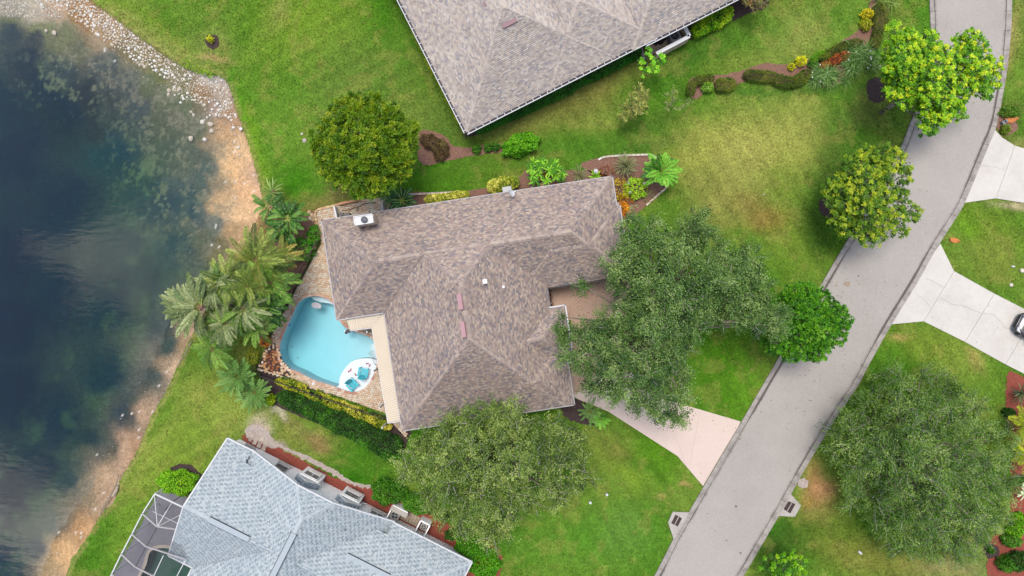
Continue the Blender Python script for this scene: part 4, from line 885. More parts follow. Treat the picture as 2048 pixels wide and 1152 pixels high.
# chimney
ch = MB(); cp = [P(x, y, 4.4)[:2] for x, y in ((704, 436), (747, 428.5), (750, 445), (707, 453))]
cp = [P(x, y, 3.4)[:2] for x, y in ((714, 437), (752, 431), (754.5, 448), (717, 454))]
ch.prism(cp, 0.2, 4.3); o = ch.build('chimney', M['stucco_tan'], mh)
cz = 4.3; cc = (sum(p[0] for p in cp) / 4, sum(p[1] for p in cp) / 4)
cap_ = MB(); 
for s0, s1, za, zb in ((.88, .88, cz, cz + .28),): cap_.prism([(cc[0] + (p[0] - cc[0]) * s0, cc[1] + (p[1] - cc[1]) * s0) for p in cp], za, zb)
cap_.build('chimney_throat', M['dark'], o)
mb = MB(); pt = [(cc[0] + (p[0] - cc[0]) * .95, cc[1] + (p[1] - cc[1]) * .95) for p in cp]; mb.prism(pt, cz + .28, cz + .34); mb.f.append([0, 1, 2, 3]); mb.c.append(None); mb.build('chimney_cap', M['white'], o)
for i in range(4):
    a_, b_ = pt[i], pt[(i + 1) % 4]; mb = MB(); mb.beam((*a_, cz + .37), (*b_, cz + .37), .07, .07); mb.build('cap_rim', M['white'], o)
mb = MB(); mb.lathe((cc[0] + .08, cc[1] - .02, cz + .34), [(.2, 0), (.2, .12), (.24, .13), (.24, .19), (.12, .24), (0.001, .25)], 18); mb.build('flue', mat('flue', C(100, 102, 108), .5, 8, .2), o)
# satellite dish on the top eave
sdh = E('satellite_dish', 'white satellite dish fixed to the top eave of the brown tiled house', 'satellite dish', P(1019, 384, 2.9))
mb = MB(); c = Vector(P(1022, 387, 3.7)); ax = Vector((.75, .25, .55)).normalized(); x_ = ax.cross(Vector((0, 0, 1))).normalized(); y_ = ax.cross(x_)
rings = []
for r, d in ((0, 0), (.12, .01), (.24, .04), (.35, .09)):
    rings.append([tuple(c + (x_ * math.cos(t * math.pi / 10) * .8 + y_ * math.sin(t * math.pi / 10)) * r + ax * d) for t in range(20)])
for i in range(3):
    for k in range(20): mb.face([rings[i][k], rings[i][(k + 1) % 20], rings[i + 1][(k + 1) % 20], rings[i + 1][k]])
mb.build('dish', M['white'], sdh, True)
mb = MB(); mb.tube([P(1017, 384, 2.85), P(1018, 384, 3.3), tuple(c)], .03, 6); mb.build('mast', M['metal'], sdh)
mb = MB(); mb.tube([tuple(c - y_ * .3), tuple(c + ax * .45 - y_ * .1)], .015, 6); mb.box(tuple(c + ax * .45 - y_ * .1), (.1, .06, .06)); mb.build('feed_arm', M['white'], sdh)
mb = MB(); p = P(1014, 380, 1.3); mb.box(p, (.7, .4, .9), ang1); tag(mb.build('utility_box', M['metal']), 'grey wall cabinet below the satellite dish', 'utility box')
# small courtyard planter with a stone fountain between the wings
ft = E('fountain', 'small round stone fountain in the dark planter between the roof wings', 'fountain', P(1091, 596, 0))
mb = MB(); mb.lathe(P(1091, 596, 0), [(.36, 0), (.36, .35), (.27, .35), (.25, .1), (.001, .1)], 24); mb.build('basin', M['conc'], ft)
mb = MB(); mb.lathe(P(1091, 596, .1), [(.08, 0), (.06, .5), (.16, .55), (.001, .56)], 14); mb.build('spout', M['rock'], ft)
sheet('planter_bed', [(1084, 580), (1102, 577), (1106, 612), (1088, 616)], .10, M['mulch_dark'], -.05)
for i in range(10):
    mb = MB(); t = i / 9; x, y = 1102 + 4 * t, 578 + 34 * t; mb.box(P(x, y, .1), (.14, .14, .1), ang1, random.choice([C(214, 150, 110), C(226, 190, 160), C(180, 130, 104)])); o = mb.build('edging_brick', M['rockb']); o['kind'] = 'structure'
mb = MB()
for t in range(16):
    an = -1.5 + t * 3.4 / 15; p = P(1091, 596, .12); mb.box((p[0] + .62 * math.cos(an), p[1] + .62 * math.sin(an), .14), (.12, .07, .07), an + 1.57)
tag(mb.build('edging_ring', M['conc']), 'curved pale stone edging ring round the small fountain', 'edging')
# ------------------------------------------------------------------ neighbour house at the top
UX2 = (0.8925, -0.4510); VX2 = (0.4510, 0.8925)
nh = E('house', 'pale brown tiled roof house with white gutter brackets at the top of the view', 'house', P(1100, 60, 0))
r2 = [(714, 1046, 60, 656), (900, 1137, 426, 656), (1085, 1500, 360, 660)]
roof2 = Roof((0, 0), UX2, VX2, 2.8, .42, [hip(*r) for r in r2])
PAL2 = [(212, 200, 190), (198, 186, 178), (224, 212, 200), (186, 174, 168), (206, 190, 178), (176, 170, 172), (218, 202, 186)]
roof2.tiles(.22, .115, PAL2, [4, 4, 3, 2, 3, 2, 3], 'roof_tile', M['tile'], nh); roof2.deck('roof_deck', M['deck'], nh)
ln = []
for i, r in enumerate(r2):
    a_, b_, q = hip_lines(*r); ln += [(x, i) for x in q]
caps2 = [cap_mesh('ridge_cap', .36, .36, .08, C(*c), M['tile']) for c in ((222, 208, 196), (214, 200, 190), (204, 190, 182))]
def infr(roof, seg, m=60):
    a, b = seg; n = 20; ok = []
    for i in range(n + 1):
        t = i / n; u, v = a[0] + (b[0] - a[0]) * t, a[1] + (b[1] - a[1]) * t; x = roof.o[0] + u * roof.ux[0] + v * roof.vx[0]; y = roof.o[1] + u * roof.ux[1] + v * roof.vx[1]
        if -m < x < 2048 + m and -m < y < 1152 + m: ok.append((u, v))
    return (ok[0], ok[-1]) if len(ok) > 1 else None
vis = [q for q in (infr(roof2, s) for s in visible(roof2, ln, None)) if q]
roof2.caps(vis, .33, .4, caps2, 'ridge_cap', nh)
walls(roof2, r2, .75, 2.66, M['stucco_tan'], nh)
def bracket_gutter(roof, a, b, out, parent, step=.62, w=.17):
    """open white gutter with straps; out = plan direction away from the roof (u,v)"""
    k = w / roof.k; A, B = [Vector(roof.world(np.float64(p[0]), np.float64(p[1]), -.05)) for p in (a, b)]
    A2, B2 = [Vector(roof.world(np.float64(p[0] + out[0] * k), np.float64(p[1] + out[1] * k), -.05)) for p in (a, b)]
    mb = MB(); mb.face([A - Vector((0, 0, .06)), B - Vector((0, 0, .06)), B2 - Vector((0, 0, .06)), A2 - Vector((0, 0, .06))]); mb.build('gutter_trough', M['trough'], parent)
    mb = MB(); mb.beam(A2, B2, .05, .13); mb.build('gutter', M['white'], parent)
    L = (B - A).length; n = int(L / step)
    bb = base(parent)
    me = None
    for i in range(n + 1):
        t = (i + .3) / (n + .6); p = (A.lerp(B, t) + A2.lerp(B2, t)) / 2
        if me is None:
            mb = MB(); mb.beam((A2 - A) * -.5, (A2 - A) * .5, .045, .03); me = bpy.data.meshes.new('gutter_bracket'); me.from_pydata(mb.v, [], mb.f); me.materials.append(M['white'])
        o = link('gutter_bracket', me, None, parent); o.location = p - bb + Vector((0, 0, .05))
bracket_gutter(roof2, (713, 656.5), (713, 240), (-1, 0), nh); bracket_gutter(roof2, (713, 657), (1139, 657), (0, 1), nh)
bracket_gutter(roof2, (1138, 657), (1138, 634), (1, 0), nh, .4); bracket_gutter(roof2, (1112, 661), (1330, 661), (0, 1), nh)
ang2 = math.atan2(-UX2[1], UX2[0])
for x, y in ((1019, 46.5), (982, 3)): box_on_roof(roof2, x, y, 5.0, 1.15, .32, ang2, .16, MP2, 'roof_vent', nh)
# walled yard with an air conditioner
yd = E('utility_wall', 'low white topped wall enclosing the air conditioner beside the pale brown roof', 'wall', P(1350, 90, 0))
def wallseg(a, b, m=M['stucco_tan'], h=1.35, w=.22):
    A, B = Vector(P(*a, 0)), Vector(P(*b, 0)); mb = MB(); mb.beam(A + Vector((0, 0, h / 2)), B + Vector((0, 0, h / 2)), w, h); mb.build('wall_panel', m, yd)
    mb = MB(); mb.beam(A + Vector((0, 0, h + .03)), B + Vector((0, 0, h + .03)), w + .06, .06); mb.build('coping', M['white'], yd)
def G(x, y, z): # ground point whose top at height z shows at x,y
    f = (H - z) / H; return (1024 + (x - 1024) * f, 576 + (y - 576) * f)
wallseg(G(1313, 107, 1.4), G(1379, 72, 1.4)); wallseg(G(1379, 72, 1.4), G(1366, 46, 1.4))
sheet('utility_yard', [G(1293, 90, 0), G(1304, 110, 0), G(1316, 106, 0), G(1376, 74, 0), G(1362, 40, 0)], .04, M['stucco_tan'], -.05)
def condenser(x, y, z0, w, h, rz, label, body=None, group=None):
    t = E('air_conditioner', label, 'air conditioner', P(x, y, z0), group, rz); body = body or M['metal']
    mb = MB(); mb.prism([(sx * w / 2 * a, sy * w / 2 * b) for sx, sy, a, b in ((1, 1, 1, .8), (1, 1, .8, 1), (-1, 1, .8, 1), (-1, 1, 1, .8), (-1, -1, 1, .8), (-1, -1, .8, 1), (1, -1, .8, 1), (1, -1, 1, .8))], 0.05, h); mb.build('housing', body, t, world=False)
    mb = MB(); mb.lathe((0, 0, h), [(w * .42, 0), (w * .42, .04), (w * .38, .04), (w * .36, .0)], 24); mb.build('fan_rim', body, t, world=False)
    mb = MB(); mb.lathe((0, 0, h + .004), [(w * .38, 0), (.001, 0)], 24); mb.build('fan_well', M['black'], t, world=False)
    for k in range(4):
        mb = MB(); a = k * math.pi / 2 + .3; mb.face([(.04, -.02, h + .02), (w * .34, -.10, h + .035), (w * .34, .10, h + .015), (.04, .05, h + .015)]); o = mb.build('fan_blade', M['dark'] if body is M['metal'] else M['metal'], t, world=False); o.rotation_euler = (0, 0, a)
    mb = MB(); mb.lathe((0, 0, h + .02), [(.07, 0), (.07, .03), (.001, .035)], 12); mb.build('hub', body, t, world=False)
    mb = MB()
    for r in (.14, .24, .34): mb.lathe((0, 0, h + .055), [(w * r, 0), (w * r + .006, .004)], 20)
    for k in range(8): mb.beam((0, 0, h + .055), (w * .4 * math.cos(k * math.pi / 4), w * .4 * math.sin(k * math.pi / 4), h + .055), .008, .008)
    mb.build('guard', M['metal'], t, world=False); mb = MB(); mb.box((0, 0, .025), (w * 1.15, w * 1.15, .05)); mb.build('pad', M['conc'], t, world=False)
    return t
condenser(1344, 80, .04, .85, .95, ang2, 'light grey air conditioner with a black fan inside the walled yard at the top')
mb = MB(); p = P(1323, 80, .4); mb.cyl((p[0], p[1], .04), .26, .7, 14); mb.cyl((p[0] - .4, p[1] - .15, .04), .2, .55, 14); tag(mb.build('pool_filter', M['black']), 'black filter tanks beside the air conditioner in the walled yard', 'filter')
sheet('stepping_path', [G(1278, 92, 0), G(1284, 90, 0), G(1291, 118, 0), G(1287, 120, 0)], .05, M['conc'])

# ------------------------------------------------------------------ grey shingled house, lower left
UX3 = (0.8925, 0.4507); VX3 = (-0.4507, 0.8925)
gh = E('house', 'white walled house with a pale blue grey shingle roof at the lower left', 'house', P(640, 1060, 0))
PG = .45; LJ = 121 * .0 
B3 = [((-372, -318, 525, 787), [('v', -1, 525, 0), ('v', 1, 787, 0)]),
      ((-318, 0, 524, 1100), [('u', -1, -318, 0), ('u', 1, 0, 0), ('v', -1, 524, 121 * PG * (H - 2.8) / H / K)]),
      ((0, 175, 526, 692), [('u', 1, 175, 0), ('v', -1, 526, 0), ('v', 1, 692, 0)]),
      ((-318, 40, 550, 787), [('v', -1, 525, 0), ('v', 1, 787, 0)]), ((-260, 0, 550, 692), [('u', 1, 175, 0), ('v', -1, 526, 0), ('v', 1, 692, 0)]),
      ((-60, 120, 610, 1100), [('u', 1, 120, 0), ('u', -1, -60, -.2)])]
roof3 = Roof((1024, 576), UX3, VX3, 2.8, PG, B3)
PAL3 = [(208, 217, 220), (200, 210, 214), (216, 223, 225), (194, 205, 210)]
roof3.tiles(.125, .13, PAL3, [5, 5, 4, 3], 'shingle', M['shingle'], gh, thick=.018, gap=.004, accent=(168, 182, 190)); roof3.deck('roof_deck', M['deckg'], gh, False)
hl = []
caps3 = [cap_mesh('ridge_cap', .34, .30, .05, C(*c), M['shingle']) for c in ((208, 216, 220), (200, 209, 214), (212, 219, 222))]
L3 = [(((-318 + 0) / 2, 571), (-159, 760), 1), ((-197, 524), (-159, 571), 1), ((-121, 524), (-159, 571), 1), ((-372, 656), (-200, 656), 0), ((175, 526), (92, 609), 2), ((175, 692), (92, 609), 2), ((92, 609), (-60, 609), 2)]
vis = [q for q in (infr(roof3, s) for s in visible(roof3, [((x[0], x[1]), x[2]) for x in L3], None)) if q]
roof3.caps(vis, .3, .3, caps3, 'ridge_cap', gh)
# walls: outer line v=515.4 on the ground plan (picture pixels at ground scale), gable wall carried up to the rake
GK = 1 / K
def W3(u, v, z): # plan pixels at ground scale -> world
    x = u * UX3[0] + v * VX3[0]; y = u * UX3[1] + v * VX3[1]; return (x * GK, -y * GK, z)
VW = 515.4; kk = (H - 2.8) / H
mb = MB()
mb.face([W3(-350, VW, -.1), W3(165, VW, -.1), W3(165, VW, 2.68), W3(-350, VW, 2.68)])
mb.face([W3(-350, VW, -.1), W3(-350, VW, 2.68), W3(-350, 730, 2.68), W3(-350, 730, -.1)]); mb.face([W3(165, VW, -.1), W3(165, 640, -.1), W3(165, 640, 2.68), W3(165, VW, 2.68)])
g = lambda u: (u * kk)
mb.face([W3(g(-316), VW - .5, 2.6), W3(g(-2), VW - .5, 2.6), W3(g(-2), VW - .5, 2.76), W3(g(-121), VW - .5, 2.72 + 121 * PG * roof3.k), W3(g(-197), VW - .5, 2.72 + 121 * PG * roof3.k), W3(g(-316), VW - .5, 2.76)])
mb.face([W3(-351, g(527), 2.6), W3(-351, g(785), 2.6), W3(-351, g(656), 2.72 + 131 * PG * roof3.k)])
mb.build('wall', M['stucco'], gh)
def rake(a, b, ha, hb):
    A, B = Vector(roof3.world(np.float64(a[0]), np.float64(a[1]), ha)), Vector(roof3.world(np.float64(b[0]), np.float64(b[1]), hb)); mb = MB(); mb.beam(A, B, .09, .16); mb.build('barge_board', M['white'], gh)
hh = 121 * PG * roof3.k
rake((-372, 524), (-317, 524), -.03, -.03); rake((-318, 523), (-197, 523), -.03, hh - .03); rake((-197, 523), (-121, 523), hh - .03, hh - .03); rake((-121, 523), (1, 523), hh - .03, -.03); rake((0, 525), (176, 525), -.04, -.04)
rake((-373, 525), (-373, 656), -.03, 131 * PG * roof3.k - .03); rake((-373, 656), (-373, 787), 131 * PG * roof3.k - .03, -.03); rake((176, 525), (176, 692), -.04, -.04); rake((-372, 788), (-318, 788), -.04, -.04); rake((-319, 788), (-319, 1000), -.04, -.04)
def ridge_vent(u0, v0, u1, v1, name='ridge_vent'):
    A = Vector(roof3.world(np.float64(u0), np.float64(v0), float(roof3.height(np.float64(u0), np.float64(v0))) + .06)); B = Vector(roof3.world(np.float64(u1), np.float64(v1), float(roof3.height(np.float64(u1), np.float64(v1))) + .06))
    mb = MB(); mb.beam(A, B, .40, .07); o = mb.build(name, M['shingle_flat'], gh)
    for s in (-1, 1):
        n = (B - A).normalized().cross(Vector((0, 0, 1))) * s * .22; mb = MB(); mb.beam(A + n, B + n, .04, .05); mb.build('vent_edge', M['dark'], o)
M['shingle_flat'] = mat('shingle_flat', C(188, 199, 205), .9, 8, .08)
ridge_vent(-318, 656, -232, 656); ridge_vent(-159, 601, -159, 740); ridge_vent(-52, 609, 40, 609)
box_on_roof(roof3, 554.5, 1090.5, 4.95, .42, 1.0, math.atan2(-UX3[1], UX3[0]), .12, M['white'], 'skylight', gh)
box_on_roof(roof3, 514, 1154, 4.6, .75, 1.5, math.atan2(-UX3[1], UX3[0]) - .25, .08, M['glassb'], 'solar_panel', gh)
for x, y in ((689, 1060), (632, 1148), (522, 1070)):
    p = P(x, y, 4.3); mb = MB(); mb.cyl((p[0], p[1], 3.7), .05, .7, 10); mb.build('vent_pipe', M['metal'], gh)
# windows of the long wall. each: centre u (plan px), bottom z, top z, width px, panes
def window(uc, z0, z1, w, n, v=VW, split='v', m1='glass', m2='blind', sill=True):
    fr = MB()
    for (a, b) in (((uc - w / 2, z0), (uc + w / 2, z0)), ((uc - w / 2, z1), (uc + w / 2, z1)), ((uc - w / 2, z0), (uc - w / 2, z1)), ((uc + w / 2, z0), (uc + w / 2, z1))):
        fr.beam(W3(a[0], v - 1.2, a[1]), W3(b[0], v - 1.2, b[1]), .07, .07)
    fo = fr.build('window', M['white'], gh)
    for k in range(n):
        mb = MB()
        if split == 'v': a0, a1 = uc - w / 2 + w * k / n, uc - w / 2 + w * (k + 1) / n; q = [W3(a0 + 1, v - .8, z0 + .03), W3(a1 - 1, v - .8, z0 + .03), W3(a1 - 1, v - .8, z1 - .03), W3(a0 + 1, v - .8, z1 - .03)]
        else: b0, b1 = z0 + (z1 - z0) * k / n, z0 + (z1 - z0) * (k + 1) / n; q = [W3(uc - w / 2 + 1, v - .8, b0 + .04), W3(uc + w / 2 - 1, v - .8, b0 + .04), W3(uc + w / 2 - 1, v - .8, b1 - .04), W3(uc - w / 2 + 1, v - .8, b1 - .04)]
        mb.face(q); mb.build('pane', M[m1] if (k % 2 == (0 if split == 'v' else 0)) != (split == 'v') else M[m2], fo)
    if sill: mb = MB(); a, b = Vector(W3(uc - w / 2 - 2, v - 3.5, z0 - .05)), Vector(W3(uc + w / 2 + 2, v - 3.5, z0 - .05)); mb.beam(a, b, .28, .07); mb.build('sill', M['conc'], fo)
window(-319, .9, 1.75, 19, 2, split='h', m2='glass'); window(-243, .85, 2.2, 24, 2, split='h')
# bay boxes with gabled hoods
def bay(uc, w=40, d=14, hz=2.15, pane='v'):
    mb = MB(); q = [W3(uc - w / 2, VW, 0), W3(uc + w / 2, VW, 0), W3(uc + w / 2, VW - d, 0), W3(uc - w / 2, VW - d, 0)]
    mb.prism([(p[0], p[1]) for p in q], -.1, hz); bo = mb.build('bay', M['stucco'], gh)
    window(uc, .95, 1.95, 28, 2, v=VW - d, split='v' if pane == 'v' else 'h', m2='glass' if pane != 'v' else 'blind')
    # gabled hood, ridge square to the wall
    A = [W3(uc - w / 2 - 5, VW - d + 1, hz), W3(uc, VW - d + 1, hz + .75), W3(uc + w / 2 + 5, VW - d + 1, hz)]; Bk = [W3(uc - w / 2 - 5, VW + 6, hz), W3(uc, VW + 6, hz + .75), W3(uc + w / 2 + 5, VW + 6, hz)]
    n = 14; m = 5; tl = MB()
    for s in (0, 1):
        e0, e1, f0, f1 = (A[0], A[1], Bk[0], Bk[1]) if s == 0 else (A[2], A[1], Bk[2], Bk[1])
        e0, e1, f0, f1 = map(Vector, (e0, e1, f0, f1))
        for i in range(n):
            for j in range(m):
                a = e0.lerp(e1, i / n); b = e0.lerp(e1, (i + 1) / n); c = f0.lerp(f1, (i + 1) / n); dd = f0.lerp(f1, i / n); up = Vector((0, 0, .015))
                p0, p1 = a.lerp(dd, j / m) + up, a.lerp(dd, (j + .94) / m) + up; p2, p3 = b.lerp(c, (j + .94) / m), b.lerp(c, j / m)
                tl.face([p0, p1, p2, p3] if s else [p0, p3, p2, p1], C(*random.choice([(168, 182, 192), (150, 166, 178), (188, 198, 206), (132, 148, 160)])))
    o = tl.build('hood_shingle', M['shingle'], bo); o['kind'] = 'stuff'
    mb = MB(); mb.face([tuple(Vector(p) - Vector((0, 0, .01))) for p in (A[0], A[1], Bk[1], Bk[0])]); mb.face([tuple(Vector(p) - Vector((0, 0, .01))) for p in (A[1], A[2], Bk[2], Bk[1])]); mb.face([A[0], A[2], A[1]]); mb.beam(A[0], A[1], .06, .1); mb.beam(A[1], A[2], .06, .1); mb.build('hood', M['white'], bo)
bay(-183); bay(-96, pane='h'); window(-36, .8, 2.1, 26, 2)
# equipment yard with two condensers on the right part of the wall
yo = E('equipment_yard', 'white framed equipment bay with a slatted floor beside the grey roof', 'fence', W3(20, 500, 0))
for a, b in (((-16, 513), (-16, 486)), ((-16, 486), (16, 486)), ((46, 513), (46, 488)), ((46, 488), (66, 488)), ((66, 488), (66, 513))):
    mb = MB(); A, B = Vector(W3(*a, .55)), Vector(W3(*b, .55)); mb.beam(A, B, .1, 1.1); mb.build('panel', M['stucco'], yo)
mb = MB(); mb.prism([W3(-18, 486, 0)[:2], W3(18, 486, 0)[:2], W3(18, 496, 0)[:2], W3(-18, 496, 0)[:2]], 1.1, 1.16); mb.build('lid', M['conc'], yo)
for k in range(9):
    mb = MB(); mb.prism([W3(-10 + k * 6, 492, 0)[:2], W3(-4.6 + k * 6, 492, 0)[:2], W3(-4.6 + k * 6, 512, 0)[:2], W3(-10 + k * 6, 512, 0)[:2]], .02, .07); mb.build('plank', M['wood'], yo)
condenser(1024 + W3(-4, 504, 0)[0] * K, 576 - W3(-4, 504, 0)[1] * K, .07, .72, .8, -.47, 'beige air conditioner with a dark fan in the equipment bay of the grey roofed house', M['conc'])
condenser(1024 + W3(57, 501, 0)[0] * K, 576 - W3(57, 501, 0)[1] * K, .03, .5, .6, -.47, 'small pool heater with a dark top at the right end of the equipment bay', M['conc'])
mb = MB(); mb.tube([W3(-70, 512, .1), W3(-71, 508, 1.2), W3(-64, 502, 1.5)], .03, 6); tag(mb.build('curved_pipe', M['white']), 'thin white curved pipe on the white wall right of the second bay window', 'pipe')
# stepping stones and sand slab
SL = E('stepping_stones', 'cream stone slabs laid beside the white wall corner', 'stepping stones', P(525, 878, 0))
rr = random.Random(9)
for i in range(3):
    for j in range(4):
        u, v = 507 + j * 8.5 + i * -3, 866 + j * 6.5 + i * 6.5
        mb = MB(); q = [(u + dx * 3.9 * .89 - dy * 3.6 * .45, v + dx * 3.9 * .45 + dy * 3.6 * .89) for dx, dy in ((-1, -1), (1, -1), (1, 1), (-1, 1))]; q = [(x + rr.uniform(-.5, .5), y + rr.uniform(-.5, .5)) for x, y in q]
        mb.prism([P(x, y, 0)[:2] for x, y in q], 0, .05 + rr.uniform(0, .01), C(*rr.choice([(205, 190, 172), (220, 204, 186), (190, 174, 160)]))); mb.build('slab', M['rockb'], SL)
sheet('sand_patch', jag(smooth_poly([(490, 868), (492, 856), (505, 850), (520, 852), (536, 862), (545, 880), (556, 893), (545, 897), (520, 885), (500, 876)], 3), 1, 4, 2), .028, M['gravel'])
sheet('gravel_strip', jag(smooth_poly([(545, 880), (570, 893), (620, 915), (660, 935), (700, 960), (730, 970), (745, 968), (735, 976), (700, 968), (650, 941), (600, 914), (560, 896)], 3), 1.2, 4, 3), .03, M['gravel'])
# screened pool cage
cg = E('screen_enclosure', 'white framed screened pool cage over a dark green pool beside the grey roof', 'screen enclosure', P(320, 1090, 0))
def cp3(x, y, z): return Vector(P(x, y, z))
ZE, ZR = 2.5, 3.5
patio = [G(309, 987, 2.5), (330, 982), (352, 986), (400, 1005), (420, 1180), (420, 1260), (200, 1260), G(243, 1108, 2.5), G(284, 1028, 2.5)]
PF = sheet('patio', [(321, 978), (352, 985), (400, 1005), (430, 1260), (190, 1260), (215, 1175), (233, 1140), (258, 1094), (276, 1061), (298, 1020), (318, 985)], 0.03, mat('grey_patio', C(148, 145, 152), .85, 3, .06, .1, 40, stain=.3), -.05)
# open the pool in the patio: ring of tan coping raised over a water sheet set just above
p2 = smooth_poly(POOL2, 4)
bpy.data.objects.remove(PF)
op = [(321, 978), (352, 985), (400, 1005), (430, 1260), (190, 1260), (215, 1175), (233, 1140), (258, 1094), (276, 1061), (298, 1020), (318, 985)]
def ring_sheet(name, outer, inner, z, m, parent=None):
    o_ = [Vector(P(x, y, z)) for x, y in outer]; i_ = [Vector(P(x, y, z)) for x, y in inner]; V = [tuple(v) for v in o_ + i_]; F = []
    for t in tessellate_polygon([o_, i_]):
        a_, b_, c_ = [Vector(V[k]) for k in t]; F.append(list(t) if (b_ - a_).cross(c_ - a_).z > 0 else [t[0], t[2], t[1]])
    if parent: b = base(parent); V = [(v[0] - b.x, v[1] - b.y, v[2] - b.z) for v in V]
    me = bpy.data.meshes.new(name); me.from_pydata(V, [], F); return link(name, me, m, parent)
MPA = mat('grey_patio', C(152, 149, 156), .85, 3, .06, .1, 40, stain=.3)
ring_sheet('patio', op, wexpand(p2, 1), .03, MPA)['kind'] = 'structure'
gp = E('swimming_pool', 'dark green swimming pool with tan coping under the screened cage', 'swimming pool', P(330, 1150, 0))
ring_sheet('coping', wexpand(p2, 6), wexpand(p2, -.5), .07, mat('tan_coping', C(196, 184, 168), .8, 6, .1), gp)
mb = MB(); w2 = [P(x, y, 0)[:2] for x, y in p2]; n2_ = len(w2)
for i in range(n2_): mb.face([(*w2[i], 0.06), (*w2[(i + 1) % n2_], 0.06), (*w2[(i + 1) % n2_], -1.3), (*w2[i], -1.3)])
mb.prism(w2, -1.4, -1.3, side=False); mb.build('shell', M['dpool'], gp)
mb = MB(); mb.prism([P(x, y, 0)[:2] for x, y in wexpand(p2, .5)], -.1, -.08, side=False); mb.build('water', M['gwater'], gp)
def bar(a, b, w=.07, nm='beam', m=None): mb = MB(); mb.beam(a, b, w, w * 1.3); mb.build(nm, m or M['white'], cg)
ev = [(310, 987.5), (285, 1027), (264, 1068), (243, 1108), (224, 1147), (205, 1187)]; rd = [None, (315, 1053), (293, 1093), (271, 1133.5), (249, 1174)]
far = [(370, 1016), (362, 1062), (371, 1118), (330, 1160)]
for i in range(len(ev) - 1): bar(cp3(*ev[i], ZE), cp3(*ev[i + 1], ZE), .08)
for i, e in enumerate(ev): g_ = G(*e, ZE); bar(cp3(*g_, 0), cp3(*e, ZE), .07, 'post')
bar(cp3(*ev[0], ZE), cp3(370, 1016, ZE), .09)
for i, f in ((1, (356, 1059)), (2, (371, 1118)), (3, (318, 1158)), (4, (296, 1198))):
    r = rd[i]; bar(cp3(*ev[i], ZE), cp3(*r, ZR), .10, m=M['grey_trim']); bar(cp3(*r, ZR), cp3(*f, ZR), .09, m=M['grey_trim'])
bar(cp3(315, 1053, ZR), cp3(309, 990, ZE), .04); bar(cp3(315, 1053, ZR), cp3(343, 1006, ZE), .05); bar(cp3(315, 1053, ZR), cp3(362, 1029, ZE), .05)
bar(cp3(306, 1023, 2.9), cp3(358, 1048, 2.9), .045); bar(cp3(327, 1111, ZR), cp3(307, 1153, ZR), .05); bar(cp3(371, 1120, ZR), cp3(354, 1152, ZR), .05); bar(cp3(315, 1053, ZR), cp3(293, 1093, ZR), .03, m=M['dark']); bar(cp3(293, 1093, ZR), cp3(271, 1133, ZR), .03, m=M['dark'])
bar(cp3(346, 1003, 1.2), cp3(380, 980, 0.2), .06, m=M['dark']); bar(cp3(346, 1003, 2.4), cp3(330, 1020, 0.2), .05, m=M['dark'])
mb = MB()
for i in range(5):
    g0, g1 = G(*ev[i], ZE), G(*ev[i + 1], ZE); mb.face([cp3(*g0, .05), cp3(*g1, .05), cp3(*ev[i + 1], ZE), cp3(*ev[i], ZE)])
mb.build('wall_screen', M['screen'], cg)
mb = MB(); mb.face([cp3(*ev[0], ZE), cp3(370, 1016, ZE), cp3(315, 1053, ZR)]); mb.face([cp3(370, 1016, ZE), cp3(356, 1059, ZR), cp3(315, 1053, ZR)]); mb.face([cp3(*ev[0], ZE), cp3(315, 1053, ZR), cp3(*ev[1], ZE)])
R_ = [(315, 1053), (293, 1093), (271, 1133.5), (249, 1174)]; F_ = [(356, 1059), (371, 1118), (318, 1158), (296, 1198)]
for i in range(3):
    mb.face([cp3(*ev[i + 1], ZE), cp3(*R_[i], ZR), cp3(*R_[i + 1], ZR), cp3(*ev[i + 2], ZE)]); mb.face([cp3(*R_[i], ZR), cp3(*F_[i], ZR), cp3(*F_[i + 1], ZR), cp3(*R_[i + 1], ZR)])
mb.build('roof_screen', M['screen'], cg)

# ------------------------------------------------------------------ storm drains
def drain(pad, gr, label):
    t = E('storm_drain', label, 'storm drain', P(sum(p[0] for p in gr) / 4, sum(p[1] for p in gr) / 4, 0), 'storm drains along the kerb')
    o_ = [P(x, y, 0)[:2] for x, y in smooth_poly(pad, 1)]; mb = MB(); mb.prism(o_, -.1, .115); mb.build('concrete_pad', M['conc'], t)
    A, B, C_, D = [Vector(P(x, y, .12)) for x, y in gr]
    mb = MB(); mb.face([A, B, C_, D]); mb.build('pit', M['black'], t)
    for a, b in ((A, B), (B, C_), (C_, D), (D, A)): mb = MB(); mb.beam(a + Vector((0, 0, .02)), b + Vector((0, 0, .02)), .05, .04); mb.build('frame', M['grate'], t)
    for k in range(1, 11): mb = MB(); mb.beam(A.lerp(B, k / 11) + Vector((0, 0, .015)), D.lerp(C_, k / 11) + Vector((0, 0, .015)), .035, .03); mb.build('grate_bar', M['grate'], t)
    mb = MB(); mb.beam(A.lerp(B, .5) + Vector((0, 0, .03)), D.lerp(C_, .5) + Vector((0, 0, .03)), .06, .03); mb.build('centre_bar', M['conc'], t)
drain([(1345, 1023), (1378, 1024), (1368, 1043), (1352, 1070), (1347, 1078), (1335.6, 1044)], [(1351, 1030), (1363, 1036.6), (1355, 1052), (1343.5, 1046)], 'storm drain grate in a concrete pad on the left kerb of the road')
drain([(1581, 988), (1601, 1010), (1589, 1032.6), (1556, 1031), (1566, 1013)], [(1577, 1003), (1589.5, 1008.4), (1580, 1025.6), (1568, 1018)], 'storm drain grate in a concrete pad on the right kerb of the road')
sheet('broken_concrete', blobpoly(1605, 966, 11, 16, 5, 1), .03, M['gravel'])
